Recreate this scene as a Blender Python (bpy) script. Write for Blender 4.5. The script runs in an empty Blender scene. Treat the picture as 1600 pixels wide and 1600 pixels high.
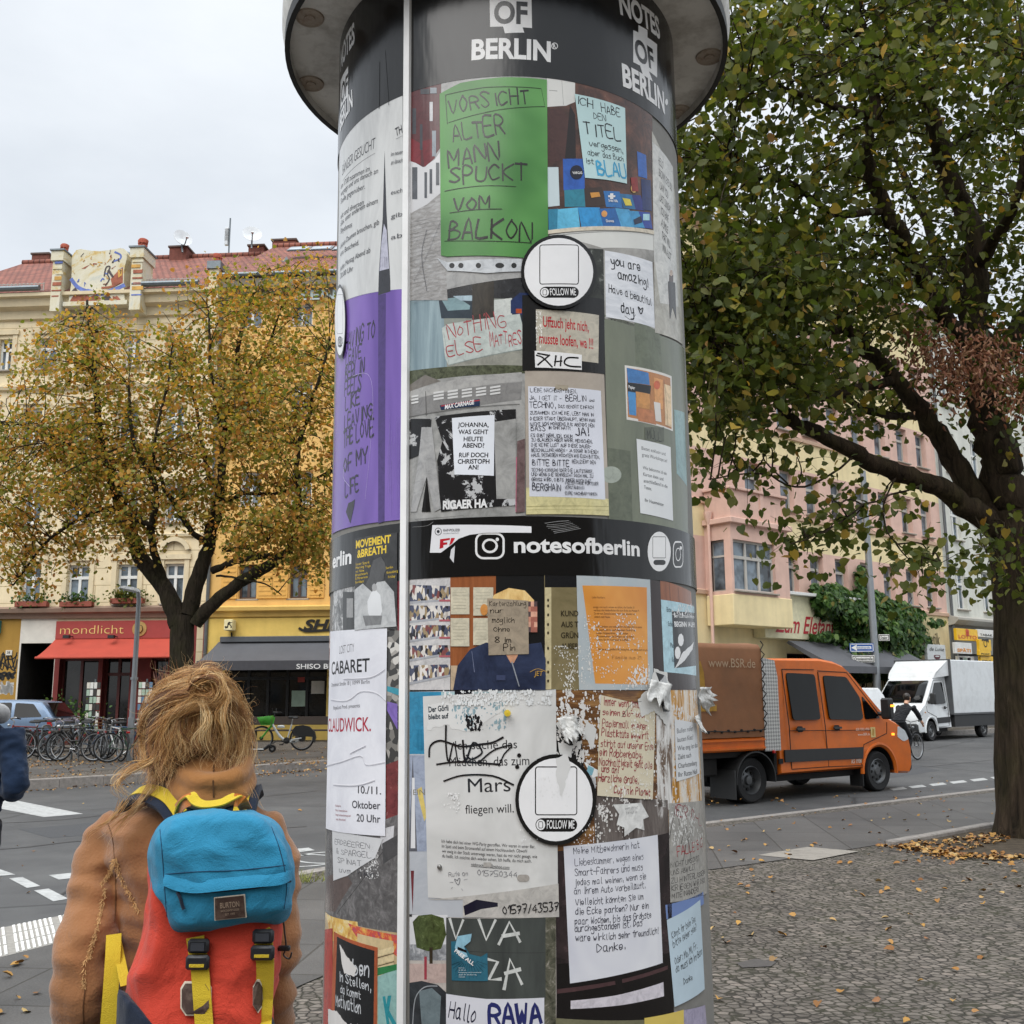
import bpy,bmesh,math,random
import numpy as np
from mathutils import Vector,Matrix,Euler,noise
random.seed(7);RNG=np.random.default_rng(7)
S=bpy.context.scene
COL=S.collection
R_=math.radians
PITCH,ROLL,CAMH,FPX=R_(10.1),R_(-0.3),1.6,1600.0
cam_d=bpy.data.cameras.new('camera');cam=bpy.data.objects.new('camera',cam_d);COL.objects.link(cam)
cam_d.sensor_width=36;cam_d.lens=36;cam_d.clip_start=.05;cam_d.clip_end=2000
CM=Euler((math.pi/2+PITCH,0,0)).to_matrix()@Matrix.Rotation(ROLL,3,'Z')
cam.matrix_world=Matrix.Translation((0,0,CAMH))@CM.to_4x4()
S.camera=cam
SUN_EL,SUN_AZ=R_(50),R_(205)
w=bpy.data.worlds.new('World');S.world=w;w.use_nodes=True
nt=w.node_tree;nt.nodes.clear()
def wn(t,**k):
 n=nt.nodes.new(t)
 for a,b in k.items():setattr(n,a,b)
 return n
tc=wn('ShaderNodeTexCoord');sky=wn('ShaderNodeTexSky',sky_type='NISHITA',sun_disc=False)
sky.sun_elevation=SUN_EL;sky.sun_rotation=SUN_AZ
mp=wn('ShaderNodeMapping');mp.inputs['Scale'].default_value=(1,1,2.2)
nz=wn('ShaderNodeTexNoise');nz.inputs['Scale'].default_value=2.1;nz.inputs['Detail'].default_value=7;nz.inputs['Roughness'].default_value=.55
cr=wn('ShaderNodeValToRGB')
cr.color_ramp.elements[0].position=.30;cr.color_ramp.elements[0].color=(4.35,4.65,5.0,1)
cr.color_ramp.elements[1].position=.70;cr.color_ramp.elements[1].color=(5.8,6.05,6.3,1)
sp=wn('ShaderNodeSeparateXYZ');rp=wn('ShaderNodeValToRGB')
E_=rp.color_ramp.elements;E_[0].position=0;E_[0].color=(.30,.29,.28,1);E_[1].position=1;E_[1].color=(3.1,3.1,3.1,1)
for p_,v in ((.46,.34),(.5,1.12),(.60,1.0),(.80,1.0),(.87,2.3)):
 e=E_.new(p_);e.color=(v,v,v,1)
mul=wn('ShaderNodeMixRGB',blend_type='MULTIPLY');mul.inputs[0].default_value=1
mix=wn('ShaderNodeMixRGB');mix.inputs[0].default_value=.93
ma=wn('ShaderNodeMath',operation='MULTIPLY_ADD');ma.inputs[1].default_value=.5;ma.inputs[2].default_value=.5
bg=wn('ShaderNodeBackground');bg.inputs[1].default_value=.12
wo=wn('ShaderNodeOutputWorld');L=nt.links.new
L(tc.outputs['Generated'],mp.inputs[0]);L(mp.outputs[0],nz.inputs['Vector']);L(nz.outputs[0],cr.inputs[0])
L(tc.outputs['Generated'],sp.inputs[0]);L(sp.outputs['Z'],ma.inputs[0]);L(ma.outputs[0],rp.inputs[0])
L(cr.outputs[0],mul.inputs[1]);L(rp.outputs[0],mul.inputs[2])
L(sky.outputs[0],mix.inputs[1]);L(mul.outputs[0],mix.inputs[2]);L(mix.outputs[0],bg.inputs[0]);L(bg.outputs[0],wo.inputs[0])
sd=bpy.data.lights.new('sun','SUN');sd.energy=1.5;sd.angle=R_(50);sd.color=(1,.97,.93)
so=bpy.data.objects.new('sun',sd);COL.objects.link(so)
sdir=Vector((math.sin(SUN_AZ)*math.cos(SUN_EL),math.cos(SUN_AZ)*math.cos(SUN_EL),math.sin(SUN_EL)))
so.rotation_euler=sdir.to_track_quat('Z','Y').to_euler()
S.view_settings.view_transform='Standard';S.view_settings.look='None'
S.view_settings.gamma=1;S.view_settings.exposure=0.56
S.cycles.max_bounces=6;S.cycles.diffuse_bounces=3;S.cycles.transparent_max_bounces=8
def ray(px,py):return (CM@Vector(((px-800)/FPX,(800-py)/FPX,-1))).normalized()
def G(px,py,z=0.0):
 d=ray(px,py);t=(z-CAMH)/d.z
 return Vector((d.x*t,d.y*t,z))
def AT(px,py,y):
 d=ray(px,py);t=y/d.y
 return Vector((d.x*t,y,CAMH+d.z*t))
class Frame:
 """a vertical plane: local x along it, local y into it, z up"""
 def __init__(s,o,ang):s.o=Vector(o);s.a=ang;s.e=Vector((math.cos(ang),math.sin(ang),0));s.n=Vector((-math.sin(ang),math.cos(ang),0))
 def px(s,px,py,off=0.0):
  d=ray(px,py);c=Vector((0,0,CAMH));q=s.o+s.n*off
  t=(q-c).dot(s.n)/d.dot(s.n);p=c+d*t
  return ((p-s.o).dot(s.e),p.z-s.o.z)
 def w(s,x,y,z):return s.o+s.e*x+s.n*y+Vector((0,0,z))
def lin(c):
 if isinstance(c,str):
  c=c.lstrip('#');c=tuple(int(c[i:i+2],16)/255 for i in (0,2,4))
 return tuple(v/12.92 if v<=.04045 else ((v+.055)/1.055)**2.4 for v in c)
MATS={}
def new_mat(name):
 m=bpy.data.materials.new(name);m.use_nodes=True;t=m.node_tree
 b=t.nodes['Principled BSDF']
 return m,t,b
def nd(t,typ,**k):
 n=t.nodes.new(typ)
 for a,b in k.items():
  if a.startswith('i_'):n.inputs[a[2:].replace('_',' ')].default_value=b
  else:setattr(n,a,b)
 return n
def ramp(t,stops,interp='LINEAR'):
 r=t.nodes.new('ShaderNodeValToRGB');r.color_ramp.interpolation=interp
 es=r.color_ramp.elements
 while len(es)>1:es.remove(es[-1])
 for i,(p,c) in enumerate(stops):
  e=es[0] if i==0 else es.new(p)
  e.position=p;e.color=(*c[:3],1)
 return r
def mat(name,col,rough=.6,metal=0,var=.12,vs=6,bump=0,bs=40,coat=0,spec=.5,dirt=0,dirtcol='#3a352e',ds=3,alpha=None):
 """painted or solid surface with uneven tone, fine bump and patches of dirt"""
 key=name
 if key in MATS:return MATS[key]
 m,t,b=new_mat(name);c=lin(col)
 b.inputs['Roughness'].default_value=rough;b.inputs['Metallic'].default_value=metal
 b.inputs['Coat Weight'].default_value=coat;b.inputs['Specular IOR Level'].default_value=spec
 co=nd(t,'ShaderNodeTexCoord')
 n1=nd(t,'ShaderNodeTexNoise',i_Scale=vs,i_Detail=6.0,i_Roughness=.62)
 t.links.new(co.outputs['Object'],n1.inputs['Vector'])
 r=ramp(t,[(.28,[v*(1-var) for v in c]),(.72,[min(1,v*(1+var)) for v in c])])
 t.links.new(n1.outputs[0],r.inputs[0]);out=r.outputs[0]
 if dirt:
  n2=nd(t,'ShaderNodeTexNoise',i_Scale=ds,i_Detail=8.0,i_Roughness=.7);t.links.new(co.outputs['Object'],n2.inputs['Vector'])
  r2=ramp(t,[(.48,(0,0,0)),(.75,(dirt,dirt,dirt))]);t.links.new(n2.outputs[0],r2.inputs[0])
  mx=nd(t,'ShaderNodeMixRGB');mx.inputs[2].default_value=(*lin(dirtcol),1)
  t.links.new(r2.outputs[0],mx.inputs[0]);t.links.new(out,mx.inputs[1]);out=mx.outputs[0]
 t.links.new(out,b.inputs['Base Color'])
 if bump:
  n3=nd(t,'ShaderNodeTexNoise',i_Scale=bs,i_Detail=4.0);t.links.new(co.outputs['Object'],n3.inputs['Vector'])
  bp=nd(t,'ShaderNodeBump',i_Strength=bump,i_Distance=.02);t.links.new(n3.outputs[0],bp.inputs['Height']);t.links.new(bp.outputs[0],b.inputs['Normal'])
 MATS[key]=m
 return m
def glow(name,col,s):
 if name in MATS:return MATS[name]
 m,t,b=new_mat(name);b.inputs['Base Color'].default_value=(*lin(col),1);b.inputs['Emission Color'].default_value=(*lin(col),1);b.inputs['Emission Strength'].default_value=s
 MATS[name]=m;return m
def glass_mat(name,col='#2a3036',rough=.05):
 """window glass over a dark room: reflects the street, with vague curtain and reflection tones painted in"""
 if name in MATS:return MATS[name]
 m,t,b=new_mat(name);c=lin(col)
 co=nd(t,'ShaderNodeTexCoord');n=nd(t,'ShaderNodeTexNoise',i_Scale=1.6,i_Detail=3.0);t.links.new(co.outputs['Object'],n.inputs['Vector'])
 r=ramp(t,[(.38,[v*.4 for v in c]),(.62,[v*1.9 for v in c])]);t.links.new(n.outputs[0],r.inputs[0]);t.links.new(r.outputs[0],b.inputs['Base Color'])  # mottled base colour imitates curtains and reflections
 b.inputs['Roughness'].default_value=rough;b.inputs['Specular IOR Level'].default_value=.45
 MATS[name]=m;return m
def tag(o,label=None,cat=None,group=None,kind=None):
 if label:o['label']=label
 if cat:o['category']=cat
 if group:o['group']=group
 if kind:o['kind']=kind
 return o
def thing(name,label,cat,loc=(0,0,0),rz=0,group=None):
 o=bpy.data.objects.new(name,None);COL.objects.link(o);o.empty_display_size=.2
 o.location=loc;o.rotation_euler=(0,0,rz)
 return tag(o,label,cat,group)
def copy_tree(o,parent=None,keep=True):
 c=o.copy();COL.objects.link(c)
 if parent:c.parent=parent
 for ch in list(o.children):copy_tree(ch,c)
 return c
def link_mesh(name,me,parent=None):
 o=bpy.data.objects.new(name,me);COL.objects.link(o)
 if parent:o.parent=parent
 return o
class MB:
 """collects shapes and links them as one mesh object"""
 def __init__(s):s.v=[];s.f=[];s.m=[];s.mats=[]
 def mi(s,m):
  if m not in s.mats:s.mats.append(m)
  return s.mats.index(m)
 def add(s,vs,fs,m):
  k=len(s.v);i=s.mi(m)
  s.v+=[tuple(v) for v in vs];s.f+=[tuple(a+k for a in f) for f in fs];s.m+=[i]*len(fs)
  return s
 def box(s,x0,x1,y0,y1,z0,z1,m,bev=0,M=None):
  if bev:
   b=bev;vs=[];rings=[]
   for (yy,ins) in ((y0,b),(y0+b,0),(y1-b,0),(y1,b)):
    X0,X1,Z0,Z1=x0+ins,x1-ins,z0+ins,z1-ins
    c=b if ins==0 else b*.3
    ring=[(X0+c,yy,Z0),(X1-c,yy,Z0),(X1,yy,Z0+c),(X1,yy,Z1-c),(X1-c,yy,Z1),(X0+c,yy,Z1),(X0,yy,Z1-c),(X0,yy,Z0+c)]
    rings.append(ring)
   return s.loft(rings,m,True,M)
  vs=[(x0,y0,z0),(x1,y0,z0),(x1,y1,z0),(x0,y1,z0),(x0,y0,z1),(x1,y0,z1),(x1,y1,z1),(x0,y1,z1)]
  if M:vs=[M@Vector(v) for v in vs]
  return s.add(vs,[(0,3,2,1),(4,5,6,7),(0,1,5,4),(1,2,6,5),(2,3,7,6),(3,0,4,7)],m)
 def loft(s,rings,m,caps=True,M=None,closed=True):
  n=len(rings[0]);vs=[v for r in rings for v in r]
  if M:vs=[M@Vector(v) for v in vs]
  fs=[]
  for i in range(len(rings)-1):
   for j in range(n if closed else n-1):
    a,b=i*n+j,i*n+(j+1)%n
    fs.append((a,b,b+n,a+n))
  if caps and closed:fs+=[tuple(range(n-1,-1,-1)),tuple(range((len(rings)-1)*n,len(rings)*n))]
  return s.add(vs,fs,m)
 def tube(s,pts,r,m,n=8,caps=True,flat=1.0,M=None):
  pts=[Vector(p) for p in pts];k=len(pts)
  rs=r if isinstance(r,(list,tuple)) else [r]*k
  rings=[];up=None
  for i,p in enumerate(pts):
   d=(pts[min(i+1,k-1)]-pts[max(i-1,0)])
   if d.length<1e-9:d=Vector((0,0,1))
   d.normalize()
   if up is None:
    up=Vector((0,0,1)) if abs(d.z)<.9 else Vector((1,0,0))
   a=d.cross(up)
   if a.length<1e-6:a=d.orthogonal()
   a.normalize();b=a.cross(d).normalized();up=b
   rings.append([p+(a*math.cos(2*math.pi*j/n)+b*math.sin(2*math.pi*j/n)*flat)*rs[i] for j in range(n)])
  return s.loft(rings,m,caps,M)
 def lathe(s,prof,m,n=24,o=(0,0,0),axis='Z',a0=0,a1=2*math.pi,caps=False,M=None):
  full=abs(a1-a0-2*math.pi)<1e-6;k=n if full else n+1
  rings=[]
  for (r,h) in prof:
   ring=[]
   for j in range(k):
    t=a0+(a1-a0)*j/n;c,q=r*math.cos(t),r*math.sin(t)
    p=(c,q,h) if axis=='Z' else ((h,c,q) if axis=='X' else (c,h,q))
    ring.append((p[0]+o[0],p[1]+o[1],p[2]+o[2]))
   rings.append(ring)
  return s.loft(rings,m,caps,M,closed=full)
 def prism(s,poly,y0,y1,m,M=None):
  """poly in x,z; extruded along y"""
  n=len(poly);vs=[(p[0],y0,p[1]) for p in poly]+[(p[0],y1,p[1]) for p in poly]
  if M:vs=[M@Vector(v) for v in vs]
  fs=[tuple(range(n)),tuple(range(2*n-1,n-1,-1))]+[(i,i+n,(i+1)%n+n,(i+1)%n) for i in range(n)]
  return s.add(vs,fs,m)
 def build(s,name,parent=None,smooth=None,loc=None,raw=False):
  me=bpy.data.meshes.new(name);me.from_pydata(s.v,[],s.f)
  for m in s.mats:me.materials.append(m)
  me.polygons.foreach_set('material_index',s.m)
  if raw:me.polygons.foreach_set('use_smooth',[True]*len(me.polygons));me.update();return link_mesh(name,me,parent)
  bm=bmesh.new();bm.from_mesh(me);bmesh.ops.recalc_face_normals(bm,faces=bm.faces)
  if smooth is not None:
   for f in bm.faces:f.smooth=True
   for e in bm.edges:
    if len(e.link_faces)==2 and e.calc_face_angle(9)>R_(smooth):e.smooth=False
  bm.to_mesh(me);bm.free();me.update()
  o=link_mesh(name,me,parent)
  if loc:o.location=loc
  return o
def mesh_np(name,V,F,m,parent=None,smooth=False,mi=None):
 """quads or triangles from numpy arrays"""
 me=bpy.data.meshes.new(name);V=np.asarray(V,np.float32);F=np.asarray(F,np.int32);k=F.shape[1]
 me.vertices.add(len(V));me.vertices.foreach_set('co',V.ravel())
 me.loops.add(F.size);me.loops.foreach_set('vertex_index',F.ravel())
 me.polygons.add(len(F));me.polygons.foreach_set('loop_start',np.arange(0,F.size,k,dtype=np.int32))
 for q in (m if isinstance(m,list) else [m]):me.materials.append(q)
 if mi is not None:me.polygons.foreach_set('material_index',np.asarray(mi,np.int32))
 if smooth:me.polygons.foreach_set('use_smooth',np.ones(len(F),bool))
 me.update(calc_edges=True);me.validate()
 return link_mesh(name,me,parent)
def baked(o,name,parent=None,mats=None,smooth=True):
 """the object's modifiers turned into a plain mesh"""
 dg=bpy.context.evaluated_depsgraph_get();dg.update();me=bpy.data.meshes.new_from_object(o.evaluated_get(dg))
 M=o.matrix_world.copy();bpy.data.objects.remove(o)
 if mats:
  me.materials.clear()
  for q in mats:me.materials.append(q)
  for p in me.polygons:p.material_index=0
 if smooth:me.polygons.foreach_set('use_smooth',np.ones(len(me.polygons),bool))
 return link_mesh(name,me,parent)
def catmull(pts,k=4):
 pts=[Vector(p) for p in pts]
 if len(pts)<3:return [pts[0].lerp(pts[-1],i/k) for i in range(k+1)]
 out=[]
 for i in range(len(pts)-1):
  a,b,c,d=pts[max(i-1,0)],pts[i],pts[i+1],pts[min(i+2,len(pts)-1)]
  for j in range(k):
   t=j/k
   out.append(.5*((2*b)+(c-a)*t+(2*a-5*b+4*c-d)*t*t+(3*b-a-3*c+d)*t**3))
 return out+[pts[-1]]
def font_bm(txt,bold=0.0,shear=0.0,space=1.0):
 """flat letters of the built-in font as a bmesh, with its bounds"""
 cu=bpy.data.curves.new('t','FONT');cu.body=txt;cu.size=1;cu.offset=bold;cu.shear=shear;cu.space_character=space;cu.resolution_u=5
 o=bpy.data.objects.new('t',cu);COL.objects.link(o)
 dg=bpy.context.evaluated_depsgraph_get();me=bpy.data.meshes.new_from_object(o.evaluated_get(dg))
 bpy.data.objects.remove(o);bpy.data.curves.remove(cu)
 bm=bmesh.new();bm.from_mesh(me);bpy.data.meshes.remove(me)
 return bm
HAND=dict(A='03 29 43|15 35',B='03 09 38 27 06 26 45 33 03',C='48 29 07 05 13 44',D='03 09 28 46 24 03',E='49 09 03 43|06 36',F='49 09 03|06 36',G='48 29 07 05 23 44 46 26',H='03 09|43 49|06 46',I='23 29',J='39 34 23 04',K='03 09|49 06 43',L='09 03 43',M='03 09 25 49 43',N='03 09 43 49',O='29 06 23 46 29',P='03 09 39 47 26 06',Q='29 06 23 46 29|25 43',R='03 09 39 47 26 06|26 43',S='48 29 08 26 44 23 04',T='09 49|29 23',U='09 04 23 44 49',V='09 23 49',W='09 13 27 33 49',X='09 43|03 49',Y='09 26 49|26 23',Z='09 49 03 43',a='37 17 05 13 34 37|37 34 43',b='09 03 33 45 27 05',c='37 17 05 13 34',d='37 17 05 13 34|39 33',e='05 35 27 06 13 34',f='39 28 23|07 37',g='37 17 05 14 36|37 31 10 01',h='09 03|05 27 36 33',i='17 13|19 18',j='27 21 00|29 28',k='09 03|37 05 33',l='19 14 23',m='07 03|05 17 26 23|25 37 46 43',n='07 03|05 27 36 33',o='27 05 13 34 36 27',p='07 00|06 27 35 13 04',q='37 17 05 14 36|37 30',r='07 03|05 17 37',s='37 17 06 35 23 03',t='19 14 23 33|07 37',u='07 04 13 34|37 33',v='07 23 47',w='07 13 26 33 47',x='07 33|03 37',y='07 14 35|37 31 10 00',z='07 37 03 33')
HAND.update({'0':'29 06 23 46 29','1':'07 29 23','2':'08 29 47 03 43','3':'09 39 26 45 23 03','4':'39 05 45|37 33','5':'49 09 06 36 44 23 03','6':'39 16 04 23 34 26 05','7':'09 49 13|16 36','8':'26 08 29 48 26 04 23 44 26','9':'47 29 07 26 47 33','.':'13 14',',':'14 12','!':'19 15|13 14','?':'08 29 37 15|13 14',':':'13 14|16 17',"'":'19 17','-':'06 36','/':'03 39','*':'18 36|38 16','"':'09 07|29 27','@':'35 16 25 36 34 43 46 29 06 03','_':'03 43','(':'29 06 23',')':'09 26 03','ß':'03 08 29 37 26 45 23','|':'13 19','&':'43 18 29 16 04 23 46','=':'05 35|07 37','♥':'27 09 07 23 47 49 27'})
for u_,b_ in zip('äöüÄÖÜ','aouAOU'):
 y_=8 if b_.islower() else 9
 HAND[u_]=HAND[b_]+('|1%d 1%d|3%d 3%d'%(y_,y_,y_,y_) if b_.islower() else '|10 10')
 if not b_.islower():HAND[u_]=HAND[b_]+'|1: 1:|3: 3:'
def hand_strokes(txt,jit=.25,slant=0.0):
 """[(points)], in units where capitals are 1 high; width returned"""
 x=0;out=[]
 for ch in txt:
  if ch==' ':x+=3.2;continue
  g=HAND.get(ch) or HAND.get(ch.upper())
  if not g:x+=3;continue
  mx=0;oy=random.uniform(-1.6,1.6)*jit;sc=random.uniform(1-.45*jit,1+.45*jit)
  for st in g.split('|'):
   pts=[]
   for p in st.split():
    gx=int(p[0]);gy=10 if p[1]==':' else int(p[1]);mx=max(mx,gx)
    pts.append(Vector((x+gx+random.uniform(-jit,jit),(gy-3)*sc+oy+random.uniform(-jit,jit),0)))
   if len(pts)==2 and (pts[0]-pts[1]).length<.6:pts[1]=pts[0]+Vector((.3,-.4,0))
   out.append(catmull(pts,3))
  x+=mx+1.35
 return [[Vector((p.x+slant*p.y,p.y,0))/6 for p in s] for s in out],max(x-1.35,1)/6
def stroke_bm(bm,pts,wd):
 """a flat ribbon along a 2D polyline"""
 L=[];n=len(pts);w0,w1=random.uniform(.8,1.2),random.uniform(.65,1.15)
 for i,p in enumerate(pts):
  d=pts[min(i+1,n-1)]-pts[max(i-1,0)]
  if d.length<1e-9:d=Vector((1,0,0))
  d.normalize();q=Vector((-d.y,d.x,0))*wd*.5*(w0+(w1-w0)*i/max(1,n-1))
  e=p.copy()
  if i==0:e=p-d*wd*.4
  if i==n-1:e=p+d*wd*.4
  L.append((bm.verts.new(e+q),bm.verts.new(e-q)))
 for a,b in zip(L,L[1:]):bm.faces.new((a[0],b[0],b[1],a[1]))
def sign_text(txt,mb,m,x0,x1,z0,h,y,bold=0.0,shear=0.0,hand=False,wd=.1,align='fit',M=None,flip=False):
 """letters as a flat mesh in the local x,z plane at depth y, baseline z0, from x0 to x1"""
 bm=bmesh.new() if hand else font_bm(txt,bold,shear)
 if hand:
  ss,W=hand_strokes(txt,.12,shear)
  for s_ in ss:stroke_bm(bm,s_,wd)
 if not bm.verts:bm.free();return
 X=[v.co.x for v in bm.verts];a,b=min(X),max(X);k=.72 if not hand else 1.0
 sx=(x1-x0)/(b-a);sz=h/k
 if flip:vs=[(x1-(v.co.x-a)*sx,y,z0+v.co.y*sz) for v in bm.verts]
 else:vs=[(x0+(v.co.x-a)*sx,y,z0+v.co.y*sz) for v in bm.verts]
 if M:vs=[M@Vector(v) for v in vs]
 bm.verts.index_update();fs=[[v.index for v in f.verts] for f in bm.faces];bm.free()
 mb.add(vs,fs,m)
def ground_mat(name,kind):
 m,t,b=new_mat(name);co=nd(t,'ShaderNodeTexCoord');lk=t.links.new;O=co.outputs['Object']
 b.inputs['Specular IOR Level'].default_value=.3
 def noise_(sc,det=6.,ro=.6):
  n=nd(t,'ShaderNodeTexNoise',i_Scale=sc,i_Detail=det,i_Roughness=ro);lk(O,n.inputs['Vector']);return n
 def mixc(f,a,c2,mode='MIX',fac=None):
  x=nd(t,'ShaderNodeMixRGB',blend_type=mode)
  if fac is not None:x.inputs[0].default_value=fac
  else:lk(f,x.inputs[0])
  for i,q in ((1,a),(2,c2)):
   if isinstance(q,tuple):x.inputs[i].default_value=(*q,1)
   else:lk(q,x.inputs[i])
  return x.outputs[0]
 if kind=='asphalt':
  n1=noise_(.35);n2=noise_(180,2);n3=noise_(2.2)
  r1=ramp(t,[(.28,(.055,.056,.058)),(.5,(.08,.08,.081)),(.72,(.108,.108,.107))]);lk(n1.outputs[0],r1.inputs[0])
  r2=ramp(t,[(.3,(.72,.72,.72)),(.7,(1.25,1.25,1.25))]);lk(n2.outputs[0],r2.inputs[0])
  r3=ramp(t,[(.35,(.85,.85,.85)),(.7,(1.08,1.08,1.06))]);lk(n3.outputs[0],r3.inputs[0])
  c=mixc(None,r1.outputs[0],r2.outputs[0],'MULTIPLY',1);c=mixc(None,c,r3.outputs[0],'MULTIPLY',1)
  mpx=nd(t,'ShaderNodeMapping');mpx.inputs['Rotation'].default_value=(0,0,.6);lk(O,mpx.inputs[0])
  nw=noise_(1.3);mxv=nd(t,'ShaderNodeMixRGB');mxv.inputs[0].default_value=.12;lk(mpx.outputs[0],mxv.inputs[1]);lk(nw.outputs['Color'],mxv.inputs[2])
  vo=nd(t,'ShaderNodeTexVoronoi',feature='DISTANCE_TO_EDGE',i_Scale=.16);lk(mxv.outputs[0],vo.inputs['Vector'])
  r4=ramp(t,[(.0,(.35,.35,.35)),(.0025,(.5,.5,.5)),(.005,(1,1,1))]);lk(vo.outputs[0],r4.inputs[0])
  c=mixc(None,c,r4.outputs[0],'MULTIPLY',.8)
  bp=nd(t,'ShaderNodeBump',i_Strength=.35,i_Distance=.01);lk(n2.outputs[0],bp.inputs['Height']);lk(bp.outputs[0],b.inputs['Normal'])
  b.inputs['Roughness'].default_value=.75
 elif kind in ('mosaic','mosaic_far'):
  nw=noise_(1.1,2.);sb=nd(t,'ShaderNodeVectorMath',operation='MULTIPLY_ADD');sb.inputs[1].default_value=(.16,.16,0);lk(nw.outputs['Color'],sb.inputs[0]);lk(O,sb.inputs[2])
  mpx=nd(t,'ShaderNodeMapping');mpx.inputs['Rotation'].default_value=(0,0,R_(-14));mpx.inputs['Scale'].default_value=(1,1.18,1);lk(sb.outputs[0],mpx.inputs[0])
  vo=nd(t,'ShaderNodeTexVoronoi',feature='DISTANCE_TO_EDGE',i_Scale=16.0,i_Randomness=.55);lk(mpx.outputs[0],vo.inputs['Vector'])
  vc=nd(t,'ShaderNodeTexVoronoi',feature='F1',i_Scale=16.0,i_Randomness=.55);lk(mpx.outputs[0],vc.inputs['Vector'])
  sx=nd(t,'ShaderNodeSeparateXYZ');lk(vc.outputs['Color'],sx.inputs[0])
  stone=ramp(t,[(0,(.105,.092,.079)),(.5,(.145,.128,.110)),(.85,(.178,.157,.136)),(1,(.21,.18,.155))]);lk(sx.outputs[0],stone.inputs[0])
  n1=noise_(.9);r1=ramp(t,[(.3,(.78,.77,.75)),(.7,(1.12,1.1,1.08))]);lk(n1.outputs[0],r1.inputs[0])
  n4=noise_(60,3.);r4=ramp(t,[(.25,(.75,.75,.75)),(.75,(1.22,1.22,1.22))]);lk(n4.outputs[0],r4.inputs[0])
  c=mixc(None,stone.outputs[0],r1.outputs[0],'MULTIPLY',1);c=mixc(None,c,r4.outputs[0],'MULTIPLY',.8)
  n5=noise_(2.6);jc=ramp(t,[(.4,(.030,.026,.021)),(.66,(.038,.038,.02))]);lk(n5.outputs[0],jc.inputs[0])
  rj=ramp(t,[(.035,(0,0,0)),(.11,(1,1,1))]);lk(vo.outputs[0],rj.inputs[0])
  c=mixc(rj.outputs[0],jc.outputs[0],c)
  hb=ramp(t,[(.0,(0,0,0)),(.16,(.85,.85,.85)),(.4,(1,1,1))]);lk(vo.outputs[0],hb.inputs[0])
  ad=nd(t,'ShaderNodeMath',operation='MULTIPLY_ADD');ad.inputs[1].default_value=.25;lk(n4.outputs[0],ad.inputs[0]);lk(hb.outputs[0],ad.inputs[2])
  bp=nd(t,'ShaderNodeBump',i_Strength=.9,i_Distance=.012);lk(ad.outputs[0],bp.inputs['Height']);lk(bp.outputs[0],b.inputs['Normal'])
  b.inputs['Roughness'].default_value=.72
 elif kind in ('slabs','slabs_far'):
  mpx=nd(t,'ShaderNodeMapping');mpx.inputs['Rotation'].default_value=(0,0,R_(-84 if kind=='slabs' else 45));mpx.inputs['Location'].default_value=(.31,.17,0);lk(O,mpx.inputs[0])
  br=nd(t,'ShaderNodeTexBrick',i_Scale=1.0,offset=.0);lk(mpx.outputs[0],br.inputs['Vector'])
  br.inputs['Brick Width'].default_value=.72;br.inputs['Row Height'].default_value=.72;br.inputs['Mortar Size'].default_value=.008;br.inputs['Mortar Smooth'].default_value=.3
  br.inputs['Color1'].default_value=(.082,.079,.076,1);br.inputs['Color2'].default_value=(.112,.107,.102,1);br.inputs['Mortar'].default_value=(.05,.046,.04,1);br.inputs['Bias'].default_value=-.2
  n1=noise_(1.2);r1=ramp(t,[(.3,(.74,.74,.74)),(.7,(1.15,1.14,1.12))]);lk(n1.outputs[0],r1.inputs[0])
  n2=noise_(90,3.);r2=ramp(t,[(.25,(.75,.75,.75)),(.75,(1.25,1.25,1.25))]);lk(n2.outputs[0],r2.inputs[0])
  c=mixc(None,br.outputs[0],r1.outputs[0],'MULTIPLY',1);c=mixc(None,c,r2.outputs[0],'MULTIPLY',1)
  iv=nd(t,'ShaderNodeMath',operation='SUBTRACT');iv.inputs[0].default_value=1;lk(br.outputs['Fac'],iv.inputs[1])
  ad=nd(t,'ShaderNodeMath',operation='MULTIPLY_ADD');ad.inputs[1].default_value=.3;lk(n2.outputs[0],ad.inputs[0]);lk(iv.outputs[0],ad.inputs[2])
  bp=nd(t,'ShaderNodeBump',i_Strength=.6,i_Distance=.01);lk(ad.outputs[0],bp.inputs['Height']);lk(bp.outputs[0],b.inputs['Normal'])
  b.inputs['Roughness'].default_value=.6
 elif kind=='earth':
  n1=noise_(9);n2=noise_(60)
  r1=ramp(t,[(.3,(.045,.034,.022)),(.6,(.085,.066,.045)),(.8,(.13,.105,.075))]);lk(n1.outputs[0],r1.inputs[0]);c=r1.outputs[0]
  bp=nd(t,'ShaderNodeBump',i_Strength=.8,i_Distance=.03);lk(n2.outputs[0],bp.inputs['Height']);lk(bp.outputs[0],b.inputs['Normal']);b.inputs['Roughness'].default_value=.95
 lk(c,b.inputs['Base Color']);MATS[name]=m
 return m
ASPH=ground_mat('asphalt','asphalt');MOS=ground_mat('mosaic_setts','mosaic');SLAB=ground_mat('granite_slabs','slabs');EARTH=ground_mat('tree_pit_earth','earth')
GRAN=mat('kerb_granite','#8d8781',.7,var=.25,vs=14,bump=.3,bs=120,dirt=.5,ds=5)
PAINT=mat('road_paint','#a9aaa8',.7,var=.12,vs=9,dirt=.85,dirtcol='#6a6a6a',ds=14)
TACT=mat('tactile_white','#d9d8d3',.7,var=.1,vs=12,bump=.2,bs=90,dirt=.6,dirtcol='#77716a',ds=9)
RZ=-.10;FZ=.08
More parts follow.
